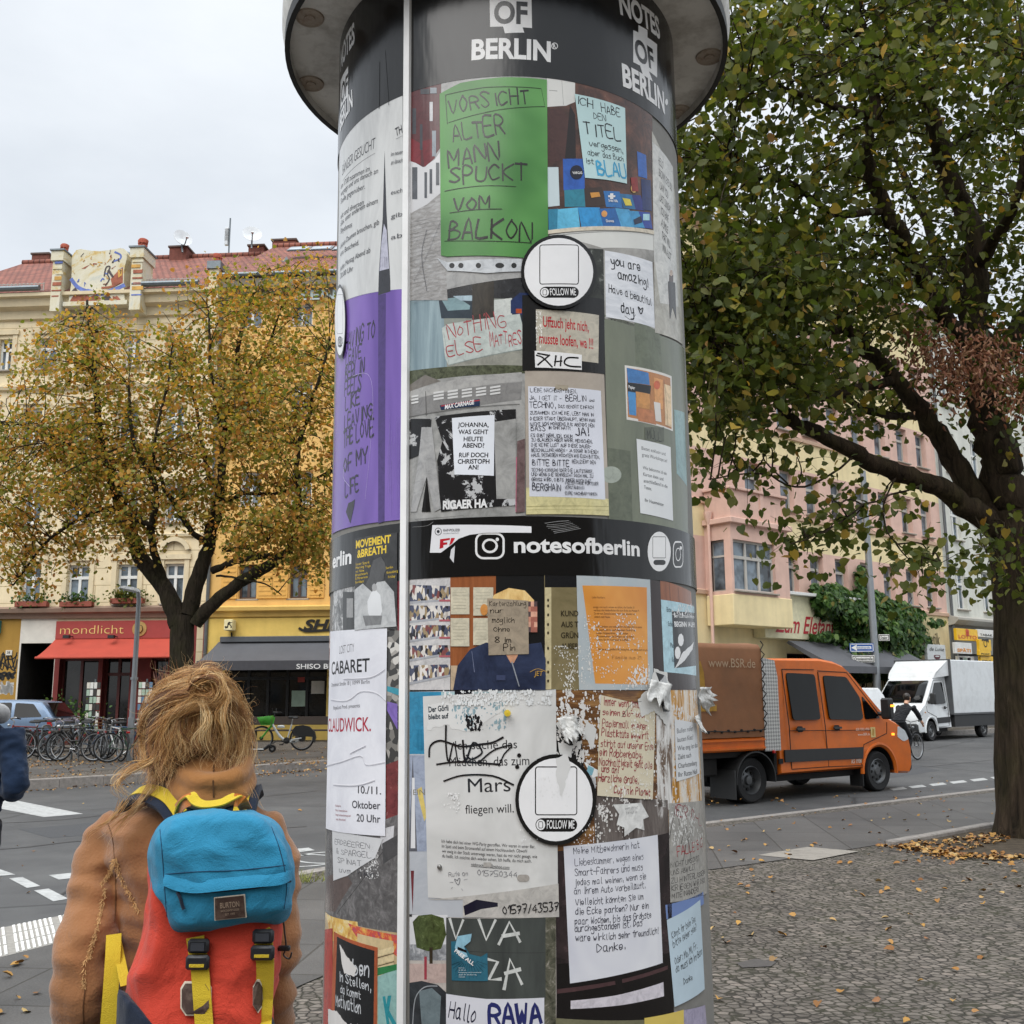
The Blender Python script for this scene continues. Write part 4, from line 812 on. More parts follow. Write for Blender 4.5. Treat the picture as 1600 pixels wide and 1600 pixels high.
BK=thing('reflection_houses','plain unseen grey brown row of houses added behind the photographer for reflections','apartment house',(45,-30,0),math.pi);mb=MB();wall(mb,0,90,0,19,[(1.5+3.2*i,2.9+3.2*i,.8+3.7*k,3.0+3.7*k) for i in range(27) for k in range(5)],plaster('brown_row','#8d7f6c',0));mb.add([(0,.3,0),(90,.3,0),(90,.3,19),(0,.3,19)],[(0,1,2,3)],GLS);mb.build('wall',BK)  # unseen row added so windows and column have houses to reflect
for i in range(9):
 for k in range(4):window(back,1.5+3*i,2.8+3*i,4.2+3.3*k,6.2+3.3*k,.2)
CD,CR=3.41,.60
OBJ0=set(bpy.data.objects);CM_KEEP=CM.copy();CM=Euler((math.pi/2+PITCH,0,0)).to_matrix()@Matrix.Rotation(R_(-.7),3,'Z')
col_=thing('advertising_column','tall round advertising column plastered with notes under a wide white cap','advertising column',(0,CD,0))
def arc(px,py):
 """pixel -> (arc length, height) on the shaft"""
 d=ray(px,py);a=d.x*d.x+d.y*d.y;b=-CD*d.y;c=CD*CD-CR*CR;q=b*b-a*c
 t=(-b-math.sqrt(max(q,0)))/a;x,y=d.x*t,d.y*t
 return Vector((CR*math.atan2(x,CD-y),CAMH+d.z*t,0))
def onto(v,off):th=v.x/CR;r=CR+off;return Vector((r*math.sin(th),CD-r*math.cos(th),v.y))
INKS={}
def ink(hx,gl=0):
 k=(hx,gl)
 if k in INKS:return INKS[k]
 m,t,b=new_mat('print_'+hx.lstrip('#'));co=nd(t,'ShaderNodeTexCoord');lk=t.links.new;c=lin(hx)
 n=nd(t,'ShaderNodeTexNoise',i_Scale=5.0,i_Detail=6.0,i_Roughness=.6);lk(co.outputs['Object'],n.inputs['Vector'])
 r=ramp(t,[(.3,[v*.90 for v in c]),(.7,[min(.9,v*1.04) for v in c])]);lk(n.outputs[0],r.inputs[0]);out=r.outputs[0]
 if gl and .03<sum(c)/3<.6:
  n4=nd(t,'ShaderNodeTexNoise',i_Scale=34.0,i_Detail=6.0,i_Roughness=.75,i_Distortion=.8);lk(co.outputs['Object'],n4.inputs['Vector']);r4=ramp(t,[(.3,(.62,.62,.62)),(.5,(1,1,1)),(.72,(1.3,1.28,1.25))]);lk(n4.outputs[0],r4.inputs[0]);mx=nd(t,'ShaderNodeMixRGB',blend_type='MULTIPLY');mx.inputs[0].default_value=.8;lk(out,mx.inputs[1]);lk(r4.outputs[0],mx.inputs[2]);out=mx.outputs[0]
 lk(out,b.inputs['Base Color'])
 b.inputs['Roughness'].default_value=.2 if gl else .5;b.inputs['Specular IOR Level'].default_value=.5 if gl else .35
 mp=nd(t,'ShaderNodeMapping');mp.inputs['Scale'].default_value=(9,9,2.0 if gl else 6);lk(co.outputs['Object'],mp.inputs[0])
 n2=nd(t,'ShaderNodeTexNoise',i_Scale=1.0,i_Detail=3.0);lk(mp.outputs[0],n2.inputs['Vector'])
 bp=nd(t,'ShaderNodeBump',i_Strength=.32 if gl else .35,i_Distance=.014);lk(n2.outputs[0],bp.inputs['Height']);lk(bp.outputs[0],b.inputs['Normal'])
 INKS[k]=m;return m
def tex(name,stops,scale=8,interp='LINEAR',stretch=(1,1,1),det=8,dist=0.6,gl=1,vor=False):
 """a printed picture's mottled tones"""
 m,t,b=new_mat('picture_'+name);co=nd(t,'ShaderNodeTexCoord');lk=t.links.new
 mp=nd(t,'ShaderNodeMapping');mp.inputs['Scale'].default_value=stretch;lk(co.outputs['Object'],mp.inputs[0])
 if vor:
  n=nd(t,'ShaderNodeTexVoronoi',i_Scale=float(scale));lk(mp.outputs[0],n.inputs['Vector']);s=nd(t,'ShaderNodeSeparateXYZ');lk(n.outputs['Color'],s.inputs[0]);o=s.outputs[0]
 else:
  n=nd(t,'ShaderNodeTexNoise',i_Scale=float(scale),i_Detail=float(det),i_Roughness=.7,i_Distortion=dist);lk(mp.outputs[0],n.inputs['Vector']);o=n.outputs[0]
 r=ramp(t,[(p,lin(c)) for p,c in stops],interp);lk(o,r.inputs[0]);lk(r.outputs[0],b.inputs['Base Color']);b.inputs['Roughness'].default_value=.25 if gl else .6
 return m
STEP=.012
def polybm(pts):
 bm=bmesh.new();f=bm.faces.new([bm.verts.new((p[0],p[1],0)) for p in pts])
 if len(pts)>4:bmesh.ops.triangulate(bm,faces=[f])
 return bm
class Post:
 """one paper, print or sticker on the shaft, drawn in the photograph's pixels and wrapped on the cylinder"""
 def __init__(s,name,label,cat,layer,quad,hx,gl=1,group=None,matl=None,torn=0):
  s.off=.002+layer*.0007;s.gl=gl;s.parts={};s.order=[];s.name=name;s.n=0
  s.put('',s.qbm(quad,torn),matl or ink(hx,gl));s.label,s.cat,s.group=label,cat,group
 def qbm(s,q,torn=0):
  pts=[arc(*p) for p in q]
  if torn:
   out=[]
   for a,b in zip(pts,pts[1:]+pts[:1]):
    k=max(2,int((b-a).length/.008))
    for i in range(k):out.append(a.lerp(b,i/k)+Vector((random.uniform(-torn,torn),random.uniform(-torn,torn),0)))
   pts=out
  return polybm(pts)
 def put(s,part,bm,m):
  s.n+=1;off=s.off+s.n*.00006
  xs=[v.co.x for v in bm.verts]
  if not xs:bm.free();return s
  for k in range(math.floor(min(xs)/STEP)+1,math.ceil(max(xs)/STEP)):
   bmesh.ops.bisect_plane(bm,geom=bm.verts[:]+bm.edges[:]+bm.faces[:],plane_co=(k*STEP,0,0),plane_no=(1,0,0),dist=1e-7)
  mb=s.parts.setdefault(part,MB());bm.verts.index_update();vs=[onto(v.co,off)-Vector((0,CD,0)) for v in bm.verts];fs=[]
  for f in bm.faces:
   ix=[v.index for v in f.verts];a,b,c=vs[ix[0]],vs[ix[1]],vs[ix[2]]
   fs.append(ix)
  mb.add(vs,fs,m);bm.free();return s
 def m(s,c):return ink(c,s.gl) if isinstance(c,str) else c
 def poly(s,pts,c,part='print',torn=0):return s.put(part,s.qbm(pts,torn),s.m(c))
 def rect(s,x0,y0,x1,y1,c,part='print',torn=0):return s.poly([(x0,y0),(x1,y0),(x1,y1),(x0,y1)],c,part,torn)
 def disc(s,cx,cy,rx,ry,c,part='print',n=28):
  return s.poly([(cx+rx*math.cos(6.2832*i/n),cy+ry*math.sin(6.2832*i/n)) for i in range(n)],c,part)
 def line(s,pts,w,c,part='print',smooth=True):
  bm=bmesh.new();p=[arc(*q) for q in pts];stroke_bm(bm,catmull(p,4) if smooth and len(p)>2 else p,w*.0019);return s.put(part,bm,s.m(c))
 def ring(s,x0,y0,x1,y1,w,c,part='print',r=.25):
  """rounded rectangle outline"""
  pts=[];k=6;rx,ry=(x1-x0)*r,(y1-y0)*r
  for cx,cy,a0 in ((x1-rx,y0+ry,-1.5708),(x1-rx,y1-ry,0),(x0+rx,y1-ry,1.5708),(x0+rx,y0+ry,3.1416)):
   for i in range(k+1):t=a0+1.5708*i/k;pts.append((cx+rx*math.cos(t),cy+ry*math.sin(t)))
  return s.line(pts+pts[:2],w,c,part,False)
 def pill(s,x0,y0,x1,y1,c,part='print',r=.5):
  pts=[];k=6;ry=(y1-y0)*r;rx=min(ry,(x1-x0)/2)
  for cx,cy,a0 in ((x1-rx,y0+ry,-1.5708),(x1-rx,y1-ry,0),(x0+rx,y1-ry,1.5708),(x0+rx,y0+ry,3.1416)):
   for i in range(k+1):t=a0+1.5708*i/k;pts.append((cx+rx*math.cos(t),cy+ry*math.sin(t)))
  return s.poly(pts,c,part)
 def txt(s,t,x0,y0,x1,y1,h,c,part='lettering',hand=0,bold=0.0,shear=0.0,wd=.13,jit=.22,nat=0):
  A,B=arc(x0,y0),arc(x1,y1);e=(B-A);W=e.length;e.normalize();up=Vector((-e.y,e.x,0));hh=arc(x0,y0-h).y-A.y
  if hand:
   ss,w_=hand_strokes(t,jit,shear);bm=bmesh.new()
   for q in ss:stroke_bm(bm,q,wd)
   sc=1.0
  else:bm=font_bm(t,bold,shear);sc=.72
  if not bm.verts:bm.free();return s
  X=[v.co.x for v in bm.verts];a,b=min(X),max(X);sx=W/(b-a);sy=hh/sc
  if nat:sx=min(sx,sy*nat)
  for v in bm.verts:v.co=A+e*((v.co.x-a)*sx)+up*(v.co.y*sy)
  return s.put(part,bm,s.m(c))
 def lines(s,rows,TL,TR,BL,h,c,part='lettering',**k):
  mx=max(len(r) for r in rows);n=len(rows)
  for i,r in enumerate(rows):
   if not r:continue
   t=i/max(1,n-1);lx,ly=TL[0]+(BL[0]-TL[0])*t,TL[1]+(BL[1]-TL[1])*t;f=len(r)/mx
   s.txt(r,lx,ly,lx+(TR[0]-TL[0])*f,ly+(TR[1]-TL[1])*f,h,c,part,**k)
  return s
 def specks(s,x0,y0,x1,y1,n,c,r=1.4,part='paper_specks'):
  bm=bmesh.new();n*=3;r*=.5;cl=[(random.uniform(x0,x1),random.uniform(y0,y1)) for _ in range(max(3,n//24))]
  for _ in range(n):
   g=random.choice(cl);p=arc(min(x1,max(x0,random.gauss(g[0],5))),min(y1,max(y0,random.gauss(g[1],8)))) if random.random()<.8 else arc(random.uniform(x0,x1),random.uniform(y0,y1));k=random.randint(4,6);q=abs(random.gauss(r,r*.7))*.0019+.0004;a0=random.random()*6;st=random.uniform(.6,2.4)
   bm.faces.new([bm.verts.new((p.x+q*math.cos(a0+6.283*i/k)*random.uniform(.6,1.2),p.y+q*st*math.sin(a0+6.283*i/k)*random.uniform(.6,1.2),0)) for i in range(k)])
  return s.put(part,bm,s.m(c))
 def done(s):
  top=s.parts[''].build(s.name,None);top.location=(0,CD,0);tag(top,s.label,s.cat,s.group)
  for k,mb in s.parts.items():
   if k:mb.build(k,top)
  return top
SHF=mat('shaft_cream','#7d7b76',.6,var=.1,bump=.1,dirt=.4);CAPW=mat('cap_white','#dcdad5',.65,var=.10,vs=5,dirt=.7,dirtcol='#6b5f50',ds=6,bump=.1,bs=30);CAPD=mat('cap_edge_black','#191817',.6)
ZCAP=3.87
mb=MB();mb.lathe([(CR,.3),(CR,ZCAP+.05)],SHF,180);mb.build('shaft',col_,40)
mb=MB();mb.lathe([(.66,0),(.66,.26),(.63,.30),(.58,.32)],mat('plinth_concrete','#7d7973',.85,dirt=.4,bump=.3),72);mb.build('plinth',col_,40)
mb=MB();mb.lathe([(CR-.05,ZCAP),(.775,ZCAP),(.775,ZCAP-.03),(.79,ZCAP-.03),(.79,ZCAP+.01)],CAPW,96);un=mb.build('cap_underside',col_,40)
mb=MB();mb.lathe([(.776,ZCAP-.028),(.776,ZCAP-.034),(.794,ZCAP-.034),(.794,ZCAP+.012),(.79,ZCAP+.012)],CAPD,96);mb.build('cap_edge',col_,40)
mb=MB();mb.lathe([(.791,ZCAP+.012),(.805,ZCAP+.05),(.805,ZCAP+.38),(.78,ZCAP+.42),(.5,ZCAP+.6),(.2,ZCAP+.68),(0,ZCAP+.7)],CAPW,96);mb.build('cap',col_,40)
RUST=mat('fitting_rusty','#a39688',.7,var=.2,dirt=.8,dirtcol='#6b4a35',ds=30)
for px_,py_ in ((484,27),(486,130),(1108,88),(1060,174),(1084,-20),(520,-45)):
 p=G(px_,py_,ZCAP);mb=MB();mb.lathe([(0,-.008),(.017,-.008),(.019,-.003),(.040,-.003),(.043,-.006),(.047,-.006),(.049,0)],RUST,24);o=mb.build('round_fitting',un,40);o.location=(p.x,p.y-CD,ZCAP)
a0,a1=arc(630.6,800).x,arc(639.6,800).x;mb=MB();n=6
rg=[]
for z in (.31,3.865):rg.append([onto(Vector((a0+(a1-a0)*i/n,z,0)),.0025)-Vector((0,CD,0)) for i in range(n+1)]+[onto(Vector((a1-(a1-a0)*i/n,z,0)),.016)-Vector((0,CD,0)) for i in range(n+1)])
mb.loft(rg,mat('edge_strip_white','#e9e9e8',.35,var=.03,dirt=.12,ds=9));mb.build('edge_strip',col_,50)
def flatband(name,label,y0,y1,hx,cat,layer,xr=845,ztop=None):
 z0,z1=arc(xr,y1).y,(ztop or arc(xr,y0).y);P=Post.__new__(Post);P.off=.002+layer*.0007;P.gl=1;P.parts={};P.name=name;P.n=0;P.label,P.cat,P.group=label,cat,None
 P.put('',polybm([(-1.05,z0),(1.05,z0),(1.05,z1),(-1.05,z1)]),ink(hx,1));return P
W_='#e6e6e6';K_='#151515'
H=flatband('header_band','glossy black header band under the cap lettered BERLIN in white',0,120,'#0d0d0e','banner',2,790,3.868)
def logo(H,ox,oy,pts):
 for part,a in pts:pass
H.poly([(765,-10),(830,-10),(831,45),(766,43)],W_,'lettering');H.poly([(785,39),(815,40),(819,52),(789,53)],W_,'lettering');H.txt('OF',772,37,824,38,34,K_,'lettering',bold=.035);H.txt('NOTES',737,-25,862,-25,30,W_,'lettering',bold=.03)
H.txt('BERLIN',737,94,860,97,31,W_,'lettering',bold=.035);H.disc(866,73,5.2,5.2,W_,'lettering');H.disc(866,73,4.0,4.0,'#18181a','lettering');H.txt('R',864,76,868.5,76,6,W_,'lettering',bold=.03)
H.txt('NOTES',968,22,1030,62,32,W_,'lettering',bold=.035);H.poly([(988,48),(1025,70),(1025,122),(988,98)],W_,'lettering');H.poly([(996,40),(1010,48),(1010,60),(996,52)],W_,'lettering');H.poly([(998,102),(1012,111),(1018,128),(1003,118)],W_,'lettering');H.txt('OF',992,93,1021,111,32,K_,'lettering',bold=.035);H.txt('BERLIN',972,134,1037,178,34,W_,'lettering',bold=.035);H.disc(1039.5,160,2.2,5,W_,'lettering')
H.txt('NOTES',534.2,112,556,66,30,W_,'lettering',bold=.035);H.poly([(534,128),(546,104),(546,150),(534,172)],W_,'lettering');H.txt('OF',535,164,545,145,28,K_,'lettering',bold=.03);H.txt('BERLIN',533.5,206,553,166,26,W_,'lettering',bold=.03)
H.line([(594,98),(594,170)],2.2,'#0a0a0a');H.line([(603,80),(609,165)],1,'#0a0a0a');H.done()  # dark lines continue the fold and reflection painted on the poster below
STREET=tex('street',[(.3,'#b9b9ba'),(.5,'#9a9896'),(.7,'#7e7b79')],40,stretch=(1,1,3));GREENP=tex('green_sheet',[(.35,'#35702f'),(.65,'#5f9b52')],2.2,det=2)
P=Post('balcony_poster','green handwritten sheet VORSICHT ALTER MANN SPUCKT VOM BALKON on a street picture','poster',1,[(641,140),(854,118),(856,432),(641,470)],'#a4a4a3')
P.poly([(641,300),(690,290),(700,470),(641,470)],STREET);P.poly([(641,120),(690,118),(690,230),(662,270),(641,285)],'#5a2f31');P.poly([(641,250),(662,262),(680,250),(692,232),(692,300),(668,320),(641,335)],'#d2d2d4');P.poly([(641,215),(658,225),(658,258),(641,252)],'#7a2a30');P.poly([(660,222),(680,216),(680,248),(664,262)],'#6e262c')
for x,y,w__,h__ in ((645,170,6,40),(657,195,4,40),(672,160,5,30),(676,205,6,40),(645,262,8,50),(664,270,4,40),(672,265,4,38),(682,255,5,35),(658,140,14,8),(673,138,10,9)):P.rect(x,y,x+w__,y+h__,random.choice(['#c9c9cc','#8f979f','#45464b']) if y<250 else '#5b5e63')
for i in range(22):
 y=345+i*6;P.line([(642,y+4),(688,y-6)],.35,'#77777a')
P.line([(668,360),(660,400),(668,455)],.7,'#55555a');P.line([(690,345),(668,400),(648,440)],.5,'#66666a')
P.poly([(688,148),(720,131),(790,122),(854,126),(856,398),(820,404),(700,402),(690,400)],GREENP,'green_note');P.poly([(684,404),(700,411),(815,406),(815,425),(760,428),(700,424)],'#c3c7cb','sleeve_edge')
for x in (707,721,748,781,803):P.disc(x,416,4.2 if x!=781 else 7,4.2,'#2a2b2d','sleeve_edge',12)
MK='#22201f'
for t,x0,y0,x1,y1,h in (('VORSICHT',702,181,828,163,22),('ALTER',708,222,790,208,27),('MANN',700,262,782,250,25),('SPUCKT',702,290,824,284,24),('VOM',708,331,766,327,19),('BALKON',700,376,832,378,30)):P.txt(t,x0,y0,x1,y1,h,MK,'green_note',hand=1,wd=.12,jit=.3)
P.line([(697,150),(700,195)],1.2,MK,'green_note');P.line([(697,150),(760,138),(845,140),(851,168),(780,173),(702,193)],1.1,MK,'green_note',False);P.line([(696,300),(750,292),(806,293)],1.1,MK,'green_note');P.line([(704,334),(744,329),(784,328)],1.1,MK,'green_note');P.line([(696,378),(760,378),(830,381)],1.1,MK,'green_note');P.done()
P=Post('mattress_poster','picture of a white mattress scrawled NOTHING ELSE MATTRESS beside a tree','poster',0,[(641,425),(854,400),(840,585),(641,600)],'#77807f',matl=tex('grey_yard',[(.3,'#6e7671'),(.7,'#94988f')],12))
P.poly([(641,470),(692,468),(700,590),(641,600)],tex('curtain',[(.35,'#6a7f88'),(.65,'#9fb2b8')],26,stretch=(1,1,.05)));P.rect(694,424,840,470,tex('hedge',[(.35,'#15161a'),(.6,'#2c2d30'),(.75,'#7d828a')],45));P.poly([(686,470),(735,466),(780,480),(828,464),(830,505),(690,498)],'#2f3a44')
P.poly([(690,468),(715,465),(735,478),(734,484),(700,486)],'#7f9aa0');P.poly([(708,463),(740,462),(760,472),(720,470)],'#a7bcc8');P.poly([(768,470),(800,466),(800,496),(770,496)],'#c9cdc9');P.rect(738,440,772,500,tex('bark_print',[(.35,'#17140f'),(.65,'#3d372f')],50,stretch=(1,1,.3)));P.poly([(798,470),(812,458),(832,458),(832,495),(798,490)],'#27365f');P.rect(806,483,815,490,'#b5502d')
P.poly([(698,560),(830,548),(840,585),(700,590)],'#93938a');P.poly([(691,513),(700,507),(760,498),(812,491),(823,538),(824,545),(760,556),(702,572),(696,560)],'#b9c1bd','mattress');P.line([(694,520),(702,570)],.6,'#8d9894','mattress');P.line([(702,571),(765,556),(824,545)],1.2,'#8a938f','mattress')
P.txt('NoTHiNG',700,530,792,511,22,'#a5474c','mattress',hand=1,wd=.09,jit=.4);P.txt('ELSE',699,560,755,546,19,'#a5474c','mattress',hand=1,wd=.09,jit=.4);P.txt('MATTRESS',766,542,823,537,19,'#b03f4a','mattress',hand=1,wd=.11,jit=.5);P.done()
BROWN=tex('shop_brown',[(.3,'#2a1d19'),(.5,'#4b3229'),(.68,'#6e4636'),(.8,'#9a8474')],14)
P=Post('book_poster','picture of blue books with pale blue note ICH HABE DEN TITEL vergessen','poster',1,[(853,116),(1018,182),(1021,360),(855,374)],'#3a2722',matl=BROWN)
P.poly([(854,120),(898,125),(898,160),(884,166),(854,168)],'#dcdcd8');P.line([(877,122),(880,165)],.5,'#777777');P.line([(858,142),(870,143)],1,'#888888');P.poly([(854,170),(880,172),(890,190),(890,250),(855,255)],'#4a2f2a');P.poly([(898,180),(900,300),(882,250),(890,165)],'#1d1513')
BL=['#2e6da4','#3f95c8','#1f3f86','#57b0d8','#274f9a','#2d86b8']
for q,c in (([(879,249),(912,249),(913,296),(880,298)],'#2a5bb0'),([(854,262),(872,262),(874,322),(856,324)],'#c7d6da'),([(881,298),(912,296),(914,324),(882,324)],'#2b7d92'),([(912,295),(940,293),(946,322),(915,324)],'#3a2b24'),([(942,299),(967,300),(972,326),(946,324)],'#2f72b4'),([(967,303),(986,305),(992,328),(973,326)],'#2b6d9c'),([(986,305),(1000,306),(1006,330),(992,328)],'#29327c'),([(994,237),(1008,243),(1010,280),(996,276)],'#3466b6'),([(1000,280),(1015,282),(1017,330),(1003,328)],'#1d2f63'),([(856,328),(872,327),(874,360),(857,362)],'#2f7f9e'),([(871,328),(902,325),(906,359),(870,362)],'#5db3d6'),([(902,325),(936,325),(942,357),(908,358)],'#2f8fcb'),([(935,327),(962,326),(970,356),(942,357)],'#2463a6'),([(960,326),(982,328),(990,356),(970,357)],'#4fa3d2'),([(980,330),(998,331),(1006,357),(990,356)],'#3c92c6'),([(996,331),(1014,333),(1018,358),(1006,357)],'#22419a')):P.poly(q,c,'book_print')
P.disc(900,270,10,11,'#11132a','book_print');P.poly([(921,302),(935,301),(937,308),(923,310)],'#c58a3c','book_print');P.rect(952,303,957,312,W_,'book_print');P.rect(949,306,960,309,W_,'book_print');P.poly([(971,310),(983,312),(986,322),(976,322)],'#d9c94a','book_print');P.disc(943,335,4.5,5,'#e0a05a','book_print');P.disc(989,295,5,7,'#c9a35f','book_print');P.poly([(984,278),(994,278),(996,300),(986,300)],'#8a2d2a','book_print');P.poly([(988,344),(1000,338),(1002,348),(990,352)],'#1c2a46','book_print');P.rect(1003,335,1013,345,'#a9d3e0','book_print')
for t,x0,y0,x1,y1 in (('VARGAS',894,273,909,273),('Donna',946,348,958,348),('Erste Hilfe',950,316,964,317)):P.txt(t,x0,y0,x1,y1,4,W_,'book_print',bold=.02)
P.rect(855,361,1020,367,'#d5cbb8');P.poly([(897,148),(975,170),(978,288),(946,282),(913,279)],'#bcd9da','blue_note');
for t,x0,y0,x1,y1,h in (('ICH',902,164,926,171,12),('HABE',938,176,968,184,12),('DEN',926,186,946,191,10),('TITEL',912,211,969,221,18),('vergessen,',919,229,972,241,9),('aber das Buch',917,243,973,254,8),('ist',915,256,927,258,8)):P.txt(t,x0,y0,x1,y1,h,'#23282b','blue_note',hand=1,wd=.13)
P.txt('BLAU',932,274,978,279,20,'#3d9fc9','blue_note',hand=1,wd=.18);P.done()
P=Post('hello_poster','narrow grey paper lettered HELLO BROWN EYED BOY at the right edge','poster',2,[(1017,205),(1053,300),(1066,540),(1022,520)],'#b5b4ad',matl=tex('wall_print',[(.3,'#8d8a80'),(.7,'#c6c3b9')],20))
P.poly([(1018,222),(1050,262),(1058,480),(1030,474),(1020,398)],'#c9c9c5','note');P.lines(['HELLO','BROWN EYED BOY','I SAW YOU','LAST SUNDAY','YOU HAVE','A SMILE','THAT WILL','WIN A LOT'],(1027,256),(1048,282),(1033,392),13,'#34332f','note',bold=.0);P.rect(1044,430,1050,478,'#4b3b37','figure');P.disc(1047,427,2.4,5,'#b9a494','figure',10);P.poly([(1042,440),(1053,442),(1055,500),(1049,480),(1045,500)],'#2c2a2c','figure');P.done()
P=Post('compliment_poster','crumpled white note reading you are amazing have a beautiful day','poster',1,[(855,371),(1021,362),(1026,526),(944,498),(860,480)],'#a5a49f',matl=tex('interior_grey',[(.35,'#7f7d78'),(.65,'#b3b1ac')],6))
P.poly([(856,368),(1020,361),(1021,392),(940,388),(880,372)],'#d9d9d4');P.line([(858,370),(940,363),(1020,366)],.7,'#4a4a48');P.poly([(900,388),(942,390),(944,500),(925,500),(900,470)],tex('dark_yard',[(.35,'#171816'),(.6,'#353831'),(.75,'#9a9d98')],38));P.poly([(1019,410),(1024,412),(1030,520),(1023,520)],'#5f5348');P.poly([(944,392),(1018,410),(1022,513),(946,496)],tex('crumpled',[(.3,'#c4c8cf'),(.6,'#e3e5ea')],14,stretch=(1,1,3)),'note')
for t,x0,y0,x1,y1,h in (('you are',953,414,1000,425,13),('amazing!',964,435,1012,449,13),('Have a beautiful',950,457,1017,478,11),('day',969,488,990,493,15),('♥',996,490,1005,492,10)):P.txt(t,x0,y0,x1,y1,h,'#15171c','note',hand=1,wd=.16)
P.line([(975,494),(985,500),(992,492)],.7,'#15171c','note');P.done()
def sticker(cx,cy,rx,ry,lab,w=1.0):
 P=Post('round_sticker',lab,'sticker',12,[(cx+rx*math.cos(6.2832*i/40),cy+ry*math.sin(6.2832*i/40)) for i in range(40)],K_,group='round FOLLOW ME stickers')
 P.disc(cx,cy,rx*.91,ry*.91,'#e9e9ea','face',40);P.ring(cx-rx*.5,cy-ry*.72,cx+rx*.52,cy+ry*.33,1.7*w,K_,'face',.06);P.pill(cx-rx*.5,cy+ry*.40,cx+rx*.53,cy+ry*.70,K_,'badge');P.disc(cx-rx*.37,cy+ry*.55,rx*.11,ry*.115,'#e9e9ea','badge',20);P.ring(cx-rx*.42,cy+ry*.48,cx-rx*.32,cy+ry*.62,.8*w,K_,'badge');P.txt('FOLLOW ME',cx-rx*.22,cy+ry*.63,cx+rx*.46,cy+ry*.63,ry*.19,'#e9e9ea','badge',bold=.008);return P
sticker(871.5,427,58,58,'round white sticker FOLLOW ME with black rim below the green sheet').done()
P=sticker(867,1249,62,71,'scratched round white sticker FOLLOW ME beside the word Mars');P.specks(808,1180,925,1320,60,'#e2e2e2',.7);P.poly([(868,1185),(884,1176),(890,1195),(875,1245),(868,1215)],'#d3d3d2','paper_specks',.002);P.done()
P=Post('lift_poster','beige paper with red words Uffzuch jeht nich musste loofen wa','poster',2,[(816,462),(943,468),(944,585),(816,580)],'#1a1a1b')
P.poly([(837,484),(935,493),(934,568),(838,560)],'#b9b3a4','note');P.txt('Uffzuch jeht nich,',848,511,919,519,17,'#b0202e','note',bold=.015);P.txt('musste loofen, wa !!!',842,537,926,546,17,'#b0202e','note',bold=.015);P.specks(838,488,846,555,22,'#e8e6e0',1.2);P.done()
P=Post('tag_sticker','small white sticker with thick black brushed letters XHC','sticker',4,[(835,549),(908,555),(908,579),(836,575)],'#e8e8e8')
for q in ([(838,556),(848,560),(862,574)],[(858,556),(848,564),(840,571)],[(868,557),(866,572)],[(876,558),(875,572)],[(866,566),(877,565)],[(902,560),(886,560),(881,568),(890,573),(906,574)],[(840,553),(856,556)]):P.line(q,2.6,K_,'lettering')
P.done()
P=Post('bin_room_poster','olive wall picture with cardboard photo and white house notice labelled Müll','poster',1,[(943,492),(1028,524),(1068,545),(1074,852),(951,824)],'#6f745f',matl=tex('olive_wall',[(.35,'#62685a'),(.65,'#7a7f6d')],5,stretch=(1,1,.3)))
P.poly([(990,500),(1030,520),(1034,590),(992,570)],'#666d5b');P.poly([(948,700),(984,705),(988,830),(952,824)],'#5f6555');P.disc(954,742,16,13,'#9aa197');P.poly([(1052,640),(1068,645),(1072,760),(1056,740)],'#7fa0a0')
P.poly([(975,571),(1048,588),(1050,674),(978,656)],'#ddd9d2','photo_print');P.poly([(978,575),(1046,591),(1048,671),(980,652)],'#b47a48','photo_print');P.poly([(978,575),(1012,583),(1014,602),(980,598)],'#3f78b4','photo_print');P.poly([(979,598),(1016,603),(1014,625),(980,620)],'#17181c','photo_print');P.poly([(980,612),(992,614),(993,650),(982,648)],'#4a8cc4','photo_print');P.poly([(992,612),(1014,616),(1014,640),(994,636)],'#c98f52','photo_print');P.poly([(995,638),(1020,642),(1024,664),(996,658)],'#b9784f','photo_print');P.poly([(1020,590),(1034,594),(1034,640),(1022,636)],'#d99a5c','photo_print');P.poly([(1036,600),(1047,604),(1048,668),(1038,664)],'#e6c9a0','photo_print');P.poly([(1020,628),(1030,630),(1032,660),(1023,658)],'#d8d4cf','photo_print');P.txt('Papier',981,607,991,609,5,W_,'photo_print',bold=.02);P.disc(1025,602,5,7,'#c95f35','photo_print',12);P.line([(1036,595),(1040,630),(1042,668)],.8,'#6f4526','photo_print')
P.rect(1006,668,1036,690,'#585d4f');P.txt('MÜLL',1010,685,1032,689,13,'#2b2e27','lettering',hand=1,wd=.1);P.poly([(993,686),(1046,699),(1050,814),(999,802)],'#dfe1e2','notice');P.lines(['Bietet exklusiv und','gratis Workshops an!','','Wie bekomme ich ein','Karton klein und','anschließend in die','Tonne.','','Ihr Hausmeister'],(1001,703),(1040,713),(1006,784),5.6,'#3f4144','notice');P.done()
GB=tex('metal_grey',[(.28,'#6f6f6d'),(.5,'#969694'),(.72,'#b4b3b0')],16);TORN=tex('torn_black',[(.44,'#151517'),(.52,'#1d1d20'),(.56,'#b7b8b9'),(.75,'#c9cacb')],11,'CONSTANT')
P=Post('street_box_poster','picture of a grey street cabinet with white notice JOHANNA WAS GEHT HEUTE ABEND','poster',1,[(641,592),(820,574),(821,806),(641,820)],'#8e8e8c',matl=GB)
